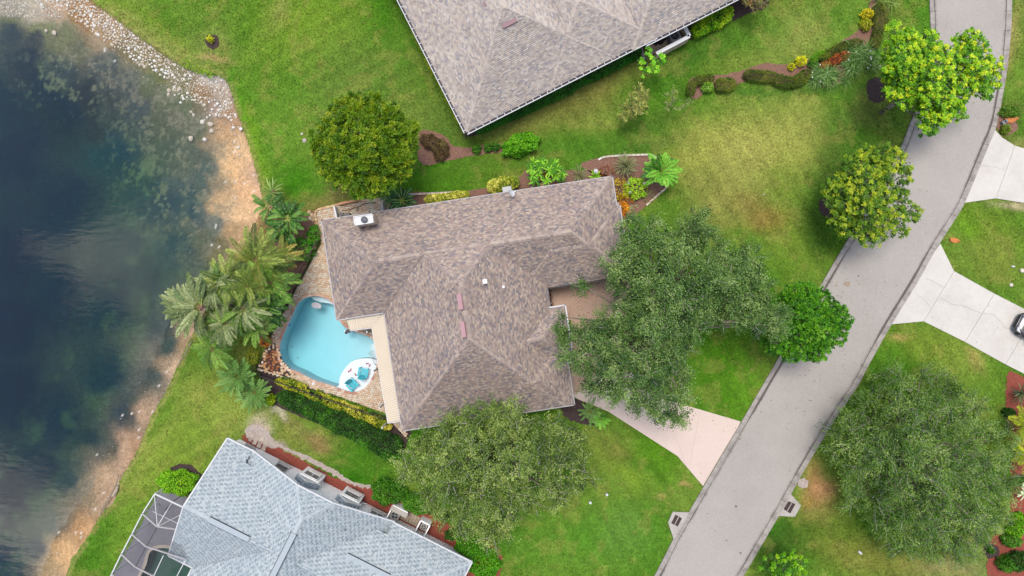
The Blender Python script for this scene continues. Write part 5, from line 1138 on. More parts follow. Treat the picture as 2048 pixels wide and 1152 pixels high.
# ------------------------------------------------------------------ edging of the corner bed, lamp
ed = E('edging', 'pale block edging curving round the planting bed at the roof corner', 'edging', P(1250, 320, 0))
def edge_blocks(pts, col, parent, w=.3):
    q = resample(smooth_poly(pts, 4, False), max(2, int(sum(math.dist(pts[i], pts[i + 1]) for i in range(len(pts) - 1)) / 8)))
    for i in range(len(q) - 1):
        A, B = Vector(P(*q[i], .07)), Vector(P(*q[i + 1], .07)); mb = MB(); d = (B - A).normalized() * .015; mb.beam(A + d, B - d, .15, .14, C(*random.choice(col))); mb.build('block', M['rockb'], parent)
edge_blocks([(1196, 320), (1205, 315), (1230, 312), (1290, 309.5), (1305, 311), (1313, 316)], [(236, 224, 206), (222, 208, 190), (244, 236, 222)], ed); edge_blocks([(1337, 362), (1334, 374), (1320, 386), (1292, 411)], [(236, 214, 190), (222, 200, 180)], ed)
e2 = E('edging', 'pale stone edging in front of the yellow leaved hedge along the top wall', 'edging', P(850, 390, 0)); edge_blocks([(768, 398), (800, 390), (840, 388), (880, 386), (930, 384)], [(226, 206, 196), (205, 186, 178), (238, 222, 210)], e2)
e3 = E('edging', 'row of cream stones along the upper left corner of the paving', 'edging', P(628, 430, 0)); edge_blocks([(640, 478), (636, 455), (630, 425), (640, 418), (665, 412), (695, 403)], [(240, 214, 160), (232, 196, 150), (226, 180, 140)], e3)
lp_ = E('lamp_post', 'white lamp post standing at the corner of the planting bed', 'lamp post', P(1191, 344, 0))
mb = MB(); mb.tube([P(1191, 344, 0), P(1191, 344, 2.4)], .07, 10); mb.build('post', M['white'], lp_)
p = P(1191, 344, 2.4); mb = MB(); mb.lathe(p, [(.08, 0), (.12, .06), (.14, .3), (.18, .34), (.1, .44), (.03, .5), (.001, .52)], 12); mb.build('lantern', M['white'], lp_)
mb = MB(); mb.lathe(p, [(.125, .08), (.145, .28)], 12); mb.build('glass', M['glass'], lp_)
# pipes and hose on the upper terrace
for a, b, l in (((671, 414), (676, 437), 'white rail across the narrow paving left of the chimney'), ((766, 404), (768, 424), 'white rail across the narrow paving beside the dark leaved plants')):
    t = MB(); t.beam(P(*a, .5), P(*b, .5), .12, 1.0); tag(t.build('low_gate', M['white']), l, 'gate')
hp = [(683, 421), (690, 421), (700, 419), (708, 416), (715, 415), (718, 418), (716, 421), (713, 419), (716, 414), (724, 410), (735, 406), (752, 405)]
mb = MB(); mb.tube([P(x, y, .08) for x, y in smooth_poly(hp, 3, False)], .025, 6); tag(mb.build('hose', M['black']), 'black garden hose curled on the paving above the chimney', 'hose')
mb = MB(); p = P(694, 431, 0); mb.box((p[0], p[1], .35), (.7, .25, .5), ang1); mb.cyl((p[0] - .3, p[1] + .05, .1), .16, .6, 12); tag(mb.build('pool_pump', M['black']), 'black pool pump at the eave left of the chimney', 'pool pump')
tag(sheet('brick_bench', [(676, 406), (718, 397), (719, 401), (677, 410)], .45, M['paver_t'] if 'paver_t' in M else mat('terracotta', C(226, 168, 126), .85, 5, .15), .0, None), 'terracotta topped low wall above the paving under the round tree', 'wall')
# ------------------------------------------------------------------ car, partly out of the picture
car = E('parked_car', 'dark grey car parked on the white driveway at the right edge', 'car', P(2026 + 50, 641 + 26, 0.06), None, 0)
ca_ = math.atan2(-.463, .886); car.rotation_euler = (0, 0, ca_ + math.pi)      # nose to the left
def loft(secs, name, m, parent):
    """secs: (x, half width, z bottom, z top, shoulder z, top half width)"""
    V = []; F = []
    for x, w, zb, zs, zt, wt in secs:
        V += [(x, -w * .92, zb), (x, -w, (zb + zs) / 2), (x, -w * .97, zs), (x, -wt, zt), (x, -wt * .5, zt + .02), (x, wt * .5, zt + .02), (x, wt, zt), (x, w * .97, zs), (x, w, (zb + zs) / 2), (x, w * .92, zb)]
    k = 10
    for i in range(len(secs) - 1):
        for j in range(k): F.append((i * k + j, i * k + (j + 1) % k, (i + 1) * k + (j + 1) % k, (i + 1) * k + j))
    F.append(tuple(range(k))); F.append(tuple(range((len(secs) - 1) * k, len(secs) * k))[::-1])
    me = bpy.data.meshes.new(name); me.from_pydata(V, [], F); me.polygons.foreach_set('use_smooth', [True] * len(F)); o = link(name, me, m, parent)
    s = o.modifiers.new('s', 'SUBSURF'); s.levels = s.render_levels = 1; return o
loft([(2.30, .55, .35, .55, .62, .45), (2.22, .78, .25, .62, .72, .62), (1.9, .90, .22, .78, .86, .74), (1.2, .93, .22, .86, .95, .78), (.6, .93, .22, .90, .98, .80), (-1.5, .93, .22, .92, .98, .80), (-2.1, .90, .25, .92, 1.0, .74), (-2.3, .75, .35, .80, .9, .6)], 'body', M['carpaint'], car)
loft([(1.05, .76, .9, .93, .96, .70), (.35, .78, .9, 1.1, 1.38, .62), (-.3, .78, .9, 1.1, 1.46, .60), (-1.2, .78, .9, 1.1, 1.42, .60), (-1.95, .76, .9, .98, 1.02, .66)], 'cabin', M['carpaint'], car)
mb = MB(); mb.face([(1.02, -.66, .985), (1.02, .66, .985), (.42, .58, 1.37), (.42, -.58, 1.37)]); mb.face([(1.02, -.72, .985), (.42, -.66, 1.37), (-.1, -.68, 1.40), (-.1, -.80, 1.0)]); mb.build('windscreen', M['glass'], car, world=False)
for s in (-1, 1):
    mb = MB(); mb.face([(.95, .79 * s, .98), (.35, .66 * s, 1.33), (-1.3, .66 * s, 1.36), (-1.8, .79 * s, 1.0)]); mb.build('side_window', M['glass'], car, world=False)
    mb = MB(); mb.prism([(2.2, .5 * s), (2.12, .78 * s), (1.8, .84 * s), (1.95, .6 * s)], .70, .80); mb.build('headlight', M['white'], car, world=False)
    mb = MB(); mb.box((.75, 1.0 * s, .98), (.18, .22, .14)); mb.build('mirror', M['carpaint'], car, world=False)
    for x in (1.45, -1.4): 
        mb = MB(); mb.tube([(x, .80 * s, .33), (x, .95 * s, .33)], .33, 18); w_ = mb.build('wheel', M['black'], car, world=False)
        mb = MB(); mb.tube([(x, .945 * s, .33), (x, .96 * s, .33)], .2, 12); mb.build('rim', M['metal'], w_, world=False)
mb = MB(); mb.box((2.29, 0, .48), (.06, .9, .16)); mb.build('grille', M['black'], car, world=False)
mb = MB(); mb.face([(2.12, -.5, .775), (2.12, .5, .775), (1.25, .62, .975), (1.25, -.62, .975)]); mb.build('bonnet', M['carpaint'], car, world=False)
# ------------------------------------------------------------------ small things
def cap(x, y, r, h, m, label, cat='valve cover', name='valve_cover', l=0, rz=0, group=None):
    mb = MB()
    if l: a = Vector(P(x, y, h)); d = Vector((math.cos(rz), math.sin(rz), 0)) * l; mb.tube([a - d, a + d], r, 10)
    else: mb.lathe(P(x, y, 0), [(r, 0), (r, h), (r * .7, h + .04), (.001, h + .05)], 14)
    tag(mb.build(name, m), label, cat, group)
cap(1180, 1004, .11, .25, M['white'], 'white pipe cap in the lawn, lower left of the two near the oak', 'pipe cap', 'cleanout_pipe', group='pipe caps in the lawn'); cap(1213, 988, .11, .25, M['white'], 'white pipe cap in the lawn, upper right of the two near the oak', 'pipe cap', 'cleanout_pipe', group='pipe caps in the lawn')
cap(1720, 1105, .09, .1, M['white'], 'short white pipe lying on the lawn left of the big right hand tree', 'pipe', 'pipe', .16, -.7); cap(2026, 533, .07, .1, M['white'], 'small white tube in the lawn above the white driveway', 'pipe', 'pipe', .12, 0)
cap(2043, 541, .17, .12, M['rock'], 'white square valve box lid at the right edge above the car'); cap(2022, 570, .15, .05, M['rock'], 'pale stone flag in the lawn above the car'); cap(482, 258, .13, .06, M['white'], 'white ring drain on the bank beside the lawn edge', 'drain', 'drain')
cap(604, 268, .10, .04, M['rock'], 'small pale stone in the lawn left of the round tree', 'stone', 'stone'); cap(609, 281, .18, .02, M['gravel'], 'grey lid in the lawn left of the round tree'); cap(1527, 389, .05, .03, M['white'], 'tiny white marker in the big front lawn', 'marker', 'marker')
def sheath(x, y, rz, s, label):
    mb = MB(); n = 9; V = []
    for i in range(n):
        t = i / (n - 1); w = .24 * math.sin(math.pi * min(1, .12 + t * .85)) ** .7; cx = (t - .5) * 1.0
        for j in range(5): a = (j / 4 - .5) * 2; V.append(((cx) * s, a * w * s, .06 + .09 * s * (1 - a * a) + .05 * math.sin(t * 5 + j)))
    F = [(i * 5 + j, i * 5 + j + 1, (i + 1) * 5 + j + 1, (i + 1) * 5 + j) for i in range(n - 1) for j in range(4)]
    me = bpy.data.meshes.new('palm_sheath'); me.from_pydata(V, [], F); o = link('palm_sheath', me, M['sheath']); o.location = P(x, y, 0.02); o.rotation_euler = (0, 0, rz); tag(o, label, 'palm sheath')
sheath(2021, 239, .1, 1.15, 'large orange fallen palm sheath in the small bed near the upper kerb'); sheath(1908.5, 481, -.2, .85, 'tan fallen palm sheath lying on the lawn between the white driveways')
mb = MB(); p = P(2004, 246, 0); mb.box((p[0], p[1], .15), (.35, .28, .3), .5); mb.cyl((p[0] + .1, p[1] + .1, .1), .1, .35, 10); tag(mb.build('utility_meter', M['metal']), 'grey water meter in the small bed beside the orange sheath', 'meter')
mb = MB(); mb.tube([P(226, 992, .1), P(232, 983, .12), P(236, 972, .1)], [.10, .13, .09], 8); tag(mb.build('driftwood', M['wood']), 'pale driftwood log on the lake bank above the lower lawn edge', 'log')
mb = MB(); mb.tube([P(200, 1030, .0), P(207, 1012, .06), P(220, 993, .05), P(232, 970, .04), P(237, 950, .02)], .045, 6); tag(mb.build('root', M['bark']), 'long dark root along the lake bank beside the driftwood', 'root')
mb = MB(); mb.tube([P(355, 733, .0), P(372, 705, .05), P(385, 680, .05)], .04, 6); tag(mb.build('bank_pipe', M['bark']), 'thin brown root along the bank below the leaning palms', 'root')
mb = MB(); mb.tube([P(574, 569, .1), P(580, 565, .1)], .06, 8); mb.tube([P(577, 568, .1), P(571, 573, .1)], .05, 8); tag(mb.build('garden_figure', M['white']), 'small white stick figure ornament in the bed beside the dark railing', 'ornament')
# ------------------------------------------------------------------ vegetation
def leaf_mesh(name, pos, direc, length, width, cols, flat=.6, rng=RNG, fold=.0):
    n = len(pos); up = np.zeros((n, 3)); up[:, 2] = 1
    nr = rng.normal(0, 1, (n, 3)) * (1 - flat) + up * (.4 + flat); 
    if direc is None: direc = rng.normal(0, 1, (n, 3)); direc[:, 2] *= .4
    d = direc / (np.linalg.norm(direc, axis=1, keepdims=True) + 1e-9); s = np.cross(nr, d); s /= (np.linalg.norm(s, axis=1, keepdims=True) + 1e-9)
    L = (length * rng.uniform(.7, 1.3, n))[:, None]; Wd = (width * rng.uniform(.75, 1.25, n))[:, None]
    b = pos - d * L * .5; t = pos + d * L * .5; m = pos - d * L * .05
    dz = np.zeros((n, 3)); dz[:, 2] = (length * .12)
    V = np.stack([b, m + s * Wd * .5 + dz * .5, t - dz, m - s * Wd * .5 + dz * .5], 1).reshape(-1, 3)
    i = np.arange(n)[:, None] * 4; return V, i + np.array([[0, 1, 2, 3]]), cols
def mixpal(pal, t, rng=RNG, jit=.12):
    pal = np.asarray(pal); n = len(pal) - 1; t = np.clip(t, 0, .9999) * n; i = t.astype(int); f = (t - i)[:, None]
    c = pal[i] * (1 - f) + pal[i + 1] * f; return c * rng.uniform(1 - jit, 1 + jit, (len(t), 1))
LK = 1.75          # leaves in a crown see only part of the sky, so their own colour is lighter than the crown's
def auto_lobes(outline, r, ztop, zlow, seed=0, sep=.9, prof=.8, zv=.5):
    rr = random.Random(seed); xs = [p[0] for p in outline]; ys = [p[1] for p in outline]; out = []; sh = wexpand(outline, -r * .72)
    X = np.array([rr.uniform(min(xs), max(xs)) for _ in range(6000)]); Y = np.array([rr.uniform(min(ys), max(ys)) for _ in range(6000)])
    k = inside(X, Y, sh); X = X[k]; Y = Y[k]; D = pdist(X, Y, outline, True); dm = D.max()
    for x, y, d in zip(X, Y, D):
        q = r * rr.uniform(.85, 1.15)
        if all(math.hypot(x - a[0], y - a[1]) > sep * r for a in out):
            z = zlow + (ztop - zlow) * min(1, (d / dm)) ** prof + rr.uniform(-zv, zv); out.append((x, y, z, q))
    return out
def tree(name, label, lobes, ground, style, group=None, seed=0, cat='tree'):
    """lobes: picture x, y, height, radius in picture pixels; ground: picture point of the trunk foot"""
    g = np.random.default_rng(seed); rr = random.Random(seed)
    t = E(name, label, cat, P(*ground, 0), group); b = np.array(base(t)); foot = Vector(P(*ground, 0)); bark = style.get('bark', M['bark'])
    zt = min(l[2] for l in lobes) - 1.0; mx = sum(P(*l[:3])[0] for l in lobes) / len(lobes); my = sum(P(*l[:3])[1] for l in lobes) / len(lobes)
    fork = Vector((foot.x * .75 + mx * .25, foot.y * .75 + my * .25, max(1.0, zt * .45))); tr = style.get('trunk', .28)
    mb = MB(); mb.tube([foot, foot.lerp(fork, .5) + Vector((.05, .03, 0)), fork], [tr * 1.35, tr, tr * .85], 9); mb.build('trunk', bark, t, True)
    tw = []; twr = []; PP = []; DD = []; CT = []; LL = []
    for (x, y, z, r) in lobes:
        c = Vector(P(x, y, z)); R_ = r * (H - z) / H / K; mb = MB(); mid = fork.lerp(c, .5) + Vector((0, 0, .25 * (c - fork).length * .5)); mid = mid + Vector((rr.uniform(-.3, .3), rr.uniform(-.3, .3), 0))
        pts = [fork.lerp(mid, .0), fork.lerp(mid, .5) + Vector((rr.uniform(-.1, .1), rr.uniform(-.1, .1), 0)), mid, mid.lerp(c, .6), c]; w = style.get('limb', .12)
        mb.tube(pts, [w, w * .8, w * .6, w * .4, w * .22], 6); mb.build('branch', bark, t, True)
        n = int(style['clumps'] * R_ * R_); lobe_t = rr.uniform(-.12, .12)
        th = g.uniform(0, 2 * np.pi, n); cz = g.uniform(style.get('zmin', -.25), 1, n); sr = np.sqrt(1 - cz * cz); rad = R_ * g.uniform(.62, 1.06, n)
        rz = style.get('rz', .8); off = np.stack([np.cos(th) * sr * rad, np.sin(th) * sr * rad, cz * rad * rz], 1); cc = np.array(c) + off
        dirn = off / (np.linalg.norm(off, axis=1, keepdims=True) + 1e-6)
        nl = style['leaves']; cr = style['cr']
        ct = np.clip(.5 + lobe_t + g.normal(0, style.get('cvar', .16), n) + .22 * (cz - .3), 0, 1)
        for q, (cen, dr) in enumerate(zip(cc, dirn)):
            m = int(nl * g.uniform(.6, 1.3))
            if style['kind'] == 'spray':     # leaves strung along an outward twig
                L = style.get('twig', 1.0) * g.uniform(.6, 1.3); st = cen - dr * L * .7; dz = dr + g.normal(0, .35, 3); dz[2] += style.get('lift', 0); dz /= np.linalg.norm(dz); e = st + dz * L
                s = g.uniform(.15, 1.05, m)[:, None]; p = st + (e - st) * s + g.normal(0, cr, (m, 3)) * (.5 + .6 * s); p[:, 2] -= style.get('droop', 0) * s[:, 0] ** 2
                dd = (e - st)[None] * .8 / L + g.normal(0, .55, (m, 3)); tw.append((st, e)); PP.append(p); DD.append(dd)
            elif style['kind'] == 'rosette': # leaves fan out from one point, like fingers
                dd = g.normal(0, 1, (m, 3)); dd[:, 2] = np.abs(dd[:, 2]) * .35 + .05; dd /= np.linalg.norm(dd, axis=1, keepdims=True); p = cen + dd * cr * g.uniform(.5, 1.1, (m, 1)); PP.append(p); DD.append(dd)
                if q % 3 == 0: tw.append((np.array(c), cen))
            else:
                dd = g.normal(0, 1, (m, 3)); dd /= np.linalg.norm(dd, axis=1, keepdims=True); p = cen + dd * cr * g.uniform(.35, 1.1, (m, 1)) ; p[:, 2] += cr * .2; PP.append(p); DD.append(dd + dr * .6)
                if q % 4 == 0: tw.append((np.array(c), cen))
            CT.append(np.full(m, ct[q]))
        k = style.get('fill', 0)
        if k:
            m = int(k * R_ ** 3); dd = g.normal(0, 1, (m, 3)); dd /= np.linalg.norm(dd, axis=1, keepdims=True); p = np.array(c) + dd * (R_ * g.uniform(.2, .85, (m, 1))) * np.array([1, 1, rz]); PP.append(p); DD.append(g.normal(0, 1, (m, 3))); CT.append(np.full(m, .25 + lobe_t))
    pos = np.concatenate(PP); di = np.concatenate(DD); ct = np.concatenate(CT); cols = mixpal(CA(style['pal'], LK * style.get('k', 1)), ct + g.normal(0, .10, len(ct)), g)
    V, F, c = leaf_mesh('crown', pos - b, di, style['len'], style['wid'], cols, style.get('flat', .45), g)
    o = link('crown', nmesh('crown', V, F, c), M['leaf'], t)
    if tw:
        A = np.array([q[0] for q in tw]) - b; B = np.array([q[1] for q in tw]) - b; n = len(A); d = B - A; s = np.cross(d, [0.2, .1, 1.0]); s /= np.linalg.norm(s, axis=1, keepdims=True) + 1e-9; u = np.cross(s, d); u /= np.linalg.norm(u, axis=1, keepdims=True) + 1e-9
        w = style.get('tw', .02) * g.uniform(.5, 1.4, (n, 1)); mid = (A + B) / 2 + s * g.normal(0, .08, (n, 1)) ; VV = []
        for P0, f in ((A, 1.0), (mid, .75), (B, .3)): VV += [P0 + s * w * f, P0 + u * w * f, P0 - s * w * f]
        V = np.stack(VV, 1).reshape(-1, 3); i = np.arange(n)[:, None] * 9; F = []
        for lv in (0, 3):
            for k in range(3): F.append(i + np.array([[lv + k, lv + (k + 1) % 3, lv + 3 + (k + 1) % 3, lv + 3 + k]]))
        o2 = link('twig', nmesh('twig', V, np.concatenate(F)), style.get('twmat', bark), t); o2['kind'] = 'stuff'
    return t
M['palebark'] = mat('pale_bark', C(205, 200, 185), .9, 6, .2)
def circ(x, y, rx, ry, n=18, seed=0, j=.06):
    rr = random.Random(seed); return [(x + rx * math.cos(2 * math.pi * k / n) * rr.uniform(1 - j, 1 + j), y + ry * math.sin(2 * math.pi * k / n) * rr.uniform(1 - j, 1 + j)) for k in range(n)]
def gp_(x, y, z): # foot of something whose crown centre, at height z, shows at x, y
    f = H / (H - z); return (1024 + (x - 1024) / f, 576 + (y - 576) / f)
ROUND = dict(kind='ball', clumps=46, leaves=46, cr=.22, len=.17, wid=.085, pal=[(40, 70, 10), (64, 102, 12), (90, 128, 14), (124, 150, 22), (156, 168, 40)], fill=150, trunk=.25, rz=.85, flat=.4, zmin=-.1)
tree('round_tree', 'large dense round olive green tree above the tiled house beside the lake', auto_lobes(circ(730, 292, 108, 104, 22, 3, .04), 19, 8.0, 4.3, 1, .95, .55, .5), gp_(730, 292, 6), ROUND, seed=1)
STAR = dict(kind='rosette', clumps=40, leaves=24, cr=.15, len=.18, wid=.08, pal=[(36, 84, 4), (66, 124, 6), (106, 162, 10), (150, 192, 20), (206, 214, 40)], fill=210, trunk=.16, rz=.75, flat=.75, cvar=.24, tw=.02)
def lob(*a): return list(a)
o1 = smooth_poly([(1762, 75), (1790, 48), (1850, 55), (1872, 75), (1905, 90), (1905, 62), (1945, 60), (1975, 85), (2002, 120), (2006, 165), (1985, 195), (1962, 212), (1930, 205), (1925, 245), (1890, 250), (1850, 268), (1830, 235), (1800, 215), (1758, 205), (1765, 170), (1752, 130)], 2)
tree('lime_tree', 'wide bright lime tree with lobed crown overhanging the top of the road', auto_lobes(o1, 22, 6.2, 4.0, 2, .9, .7, .5), gp_(1745 + 60, 205, 3), STAR, seed=2)
o2_ = smooth_poly([(1690, 315), (1725, 292), (1790, 292), (1825, 325), (1828, 360), (1820, 405), (1836, 420), (1825, 450), (1800, 478), (1770, 492), (1720, 485), (1690, 478), (1655, 452), (1640, 405), (1650, 360), (1672, 345)], 2)
tree('lime_tree', 'yellow green tree with open lower right crown on the lawn edge beside the road', auto_lobes(o2_, 20, 5.6, 3.6, 3, .9, .7, .5), gp_(1715, 400, 3), {**STAR, 'pal': [(34, 72, 6), (60, 100, 8), (90, 128, 12), (126, 152, 20), (172, 180, 36)], 'clumps': 34}, seed=3)
DARK = dict(kind='ball', clumps=80, leaves=24, cr=.15, len=.13, wid=.085, pal=[(24, 66, 6), (40, 94, 8), (60, 122, 12), (86, 148, 18), (120, 172, 36)], fill=190, trunk=.2, rz=.8, flat=.55, zmin=-.1, cvar=.2)
tree('round_tree', 'dense dark green round tree overhanging the left kerb of the road', auto_lobes(smooth_poly([(1560, 580), (1590, 566), (1640, 575), (1670, 600), (1696, 625), (1700, 655), (1680, 690), (1662, 705), (1640, 718), (1610, 730), (1590, 718), (1545, 715), (1522, 695), (1530, 640), (1545, 600)], 2), 20, 5.6, 3.6, 4, .75, .6), gp_(1612, 650, 4), DARK, seed=4)
OAK = dict(kind='spray', clumps=15, leaves=84, cr=.17, len=.14, wid=.075, twig=.9, lift=.05, zmin=0, pal=[(28, 54, 22), (50, 84, 32), (78, 112, 46), (110, 140, 68), (146, 168, 98)], fill=6, trunk=.42, limb=.16, rz=.85, flat=.5, cvar=.2, tw=.026, twmat=M['palebark'])
oak1 = smooth_poly([(1228, 430), (1262, 415), (1330, 440), (1365, 425), (1420, 440), (1430, 475), (1480, 490), (1520, 510), (1530, 560), (1570, 600), (1578, 640), (1550, 686), (1500, 680), (1440, 655), (1400, 680), (1385, 720), (1400, 770), (1395, 810), (1370, 850), (1335, 862), (1290, 835), (1230, 825), (1180, 800), (1135, 790), (1150, 750), (1115, 740), (1108, 705), (1140, 690), (1104, 668), (1125, 650), (1165, 640), (1195, 625), (1218, 600), (1205, 570), (1205, 545), (1205, 510), (1230, 480)], 2)
lb = auto_lobes(oak1, 27, 10.5, 6.3, 5, .90, .8, 1.1) + [(1500, 560, 7.4, 22), (1462, 598, 7.8, 24), (1520, 636, 7, 24), (1440, 556, 8, 24), (1478, 642, 7, 20), (1420, 610, 8.2, 24), (1128, 634, 6.2, 11), (1395, 435, 8, 20), (1168, 572, 6.5, 18), (1120, 665, 6.5, 18), (1128, 718, 6.5, 18), (1556, 655, 7.5, 20), (1420, 470, 8, 20)]
tree('oak_tree', 'biggest spreading oak with pale twigs over the courtyard and the pink driveway', lb, (1262, 640), OAK, seed=5)
oak2 = smooth_poly([(800, 905), (835, 860), (880, 845), (900, 815), (960, 800), (1000, 790), (1040, 805), (1080, 825), (1130, 830), (1165, 850), (1180, 900), (1190, 950), (1165, 990), (1120, 1010), (1070, 1025), (1040, 1050), (1020, 1085), (960, 1090), (900, 1060), (860, 1030), (820, 990), (795, 950)], 2)
OAK2 = {**OAK, 'pal': [(38, 62, 20), (62, 90, 28), (94, 122, 44), (128, 150, 66), (164, 180, 98)], 'clumps': 16, 'leaves': 70, 'twig': 1.05, 'cr': .15, 'tw': .03, 'fill': 5, 'lift': .0}
tree('oak_tree', 'grey twigged oak at the lower edge of the brown roof between two houses', auto_lobes(oak2, 27, 10, 5.3, 6, .9, .8, 1.1), (995, 900), OAK2, seed=6)
oak3 = smooth_poly([(1655, 860), (1700, 800), (1740, 760), (1750, 735), (1800, 725), (1850, 730), (1880, 735), (1925, 760), (1965, 790), (1985, 840), (2030, 850), (2035, 920), (2030, 980), (2015, 1050), (1985, 1095), (1930, 1120), (1860, 1125), (1790, 1110), (1745, 1080), (1735, 1040), (1680, 1020), (1670, 960), (1650, 910)], 2)
OAK3 = {**OAK, 'pal': [(34, 64, 18), (54, 92, 24), (80, 118, 36), (112, 144, 56), (150, 174, 88)], 'clumps': 13, 'leaves': 66, 'twig': 1.25, 'cr': .17, 'fill': 4, 'lift': -.05, 'droop': .2, 'tw': .018, 'len': .16, 'wid': .055}
tree('willowy_oak', 'large airy fine leaved tree right of the road near the lower right corner', auto_lobes(oak3, 28, 7.2, 1.8, 7, .86, .8, 1.0), (1750, 880), OAK3, seed=7)
tree('small_tree', 'small lime green tree at the bottom edge right of the road', auto_lobes(circ(1572, 1142, 54, 40, 14, 4, .1), 16, 3.6, 2.2, 8, .8), gp_(1572, 1145, 2), {**STAR, 'clumps': 12, 'trunk': .08, 'limb': .04, 'len': .2, 'wid': .1, 'pal': STAR['pal'][:4]}, seed=8)
tree('small_tree', 'small bright green sapling in front of the walled air conditioner yard', [(1284, 125, 2.6, 13), (1300, 112, 2.8, 12), (1322, 120, 2.7, 14), (1305, 138, 2.9, 15), (1290, 145, 2.4, 10), (1296, 102, 2.4, 9)], gp_(1298, 118, 1.5), {**STAR, 'clumps': 22, 'trunk': .06, 'limb': .03, 'len': .17, 'wid': .1, 'cr': .12, 'pal': [(50, 110, 8), (84, 156, 12), (124, 190, 30), (156, 206, 50)]}, seed=9)
tree('small_tree', 'yellowish feathery shrub tree on the lawn below the pale roof, left of two', auto_lobes(smooth_poly([(1240, 215), (1255, 190), (1270, 170), (1300, 180), (1298, 215), (1290, 235), (1262, 240), (1236, 242)], 2), 12, 3.0, 1.8, 10, .75), gp_(1268, 210, 2), {**OAK, 'clumps': 30, 'leaves': 22, 'twig': .55, 'cr': .06, 'trunk': .07, 'limb': .03, 'len': .2, 'wid': .05, 'tw': .01, 'lift': .3, 'pal': [(84, 96, 40), (124, 132, 56), (164, 166, 80), (200, 196, 110)]}, seed=10)
tree('small_tree', 'sparse greyish sapling beside the red mulch hedge end, right of two', [(1344, 186, 3.0, 14), (1336, 212, 1.8, 13), (1360, 218, 1.6, 14), (1378, 206, 1.4, 12), (1345, 200, 2.2, 9)], gp_(1345, 200, 1.5), {**OAK, 'clumps': 20, 'leaves': 18, 'twig': .5, 'cr': .07, 'trunk': .06, 'limb': .03, 'len': .17, 'wid': .05, 'tw': .014, 'pal': [(74, 90, 44), (104, 120, 62), (140, 152, 84), (170, 172, 100)]}, seed=11)
tree('small_tree', 'brown and green mottled shrub tree at the top edge beside the lime hedge', auto_lobes(circ(1510, 2, 28, 24, 12, 5, .1), 11, 2.6, 1.6, 12, .75), gp_(1508, 2, 1), {**OAK, 'clumps': 30, 'leaves': 20, 'twig': .4, 'cr': .07, 'trunk': .06, 'limb': .03, 'len': .14, 'wid': .06, 'tw': .02, 'pal': [(60, 66, 34), (96, 92, 44), (130, 130, 56), (160, 110, 66)]}, seed=13)
# ------------------------------------------------------------------ shrubs and hedges
def shrub(name, label, x, y, rx, ry, h, pal, leaf=(.12, .07), dens=420, rz=0, group=None, seed=None, cat='shrub', kind='ball', flat=.4, k=1.0, flowers=None, lump=.12):
    seed = seed if seed is not None else int(x * 7 + y); g = np.random.default_rng(seed); t = E(name, label, cat, P(*gp_(x, y, h * .6), 0), group); b = np.array(base(t)); f = (H - h * .6) / H / K
    mb = MB(); bb = base(t)
    for q in range(4): a = q * 1.6 + .3; mb.tube([bb, bb + Vector((math.cos(a) * rx * f * .4, math.sin(a) * ry * f * .4, h * .6))], [.03, .012], 5)
    mb.build('stem', M['bark'], t)
    A = rx * f; B = ry * f; n = int(dens * (A * B * 3.1 + (A + B) * h * 2)); th = g.uniform(0, 2 * np.pi, n); cz = g.uniform(-.1, 1, n); sr = np.sqrt(np.clip(1 - np.abs(cz) ** 2.6, 0, 1)) ; lm = 1 + lump * np.sin(th * 3 + seed) * np.sin(cz * 5 + seed * .7) + lump * .8 * np.sin(th * 7 + seed * 1.3)
    r = g.uniform(.55, 1.02, n) ** .5 * lm; px_ = np.cos(th) * sr * A * r; py_ = np.sin(th) * sr * B * r; pz = h * (.25 + .75 * np.clip(cz, 0, 1) * r); pz = np.where(g.random(n) < .15, g.uniform(0.02, h * .6, n), pz)
    c_, s_ = math.cos(-rz), math.sin(-rz); cx, cy, _ = P(x, y, h * .6); p = np.stack([cx + px_ * c_ - py_ * s_, cy + px_ * s_ + py_ * c_, pz], 1)
    d = np.stack([px_ * c_ - py_ * s_, px_ * s_ + py_ * c_, np.full(n, .3 * h)], 1) * .8 + g.normal(0, .5, (n, 3)) * max(A, B)
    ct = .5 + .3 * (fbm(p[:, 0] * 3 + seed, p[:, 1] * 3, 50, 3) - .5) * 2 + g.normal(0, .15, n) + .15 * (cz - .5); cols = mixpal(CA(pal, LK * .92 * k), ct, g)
    V, F, c = leaf_mesh('foliage', p - b, d, leaf[0], leaf[1], cols, flat, g); link('foliage', nmesh('foliage', V, F, c), M['leaf'], t)
    if flowers:
        nf, fc, fs = flowers; i = g.choice(n, nf); q = p[i] + [0, 0, .06]; V, F, c = leaf_mesh('flower', q - b, g.normal(0, 1, (nf, 3)) * [1, 1, .1], fs, fs, np.tile(np.array(C(*fc)), (nf, 1)), .9, g); o = link('flower', nmesh('flower', V, F, c), M['leaf'], t); o['kind'] = 'stuff'
    return t
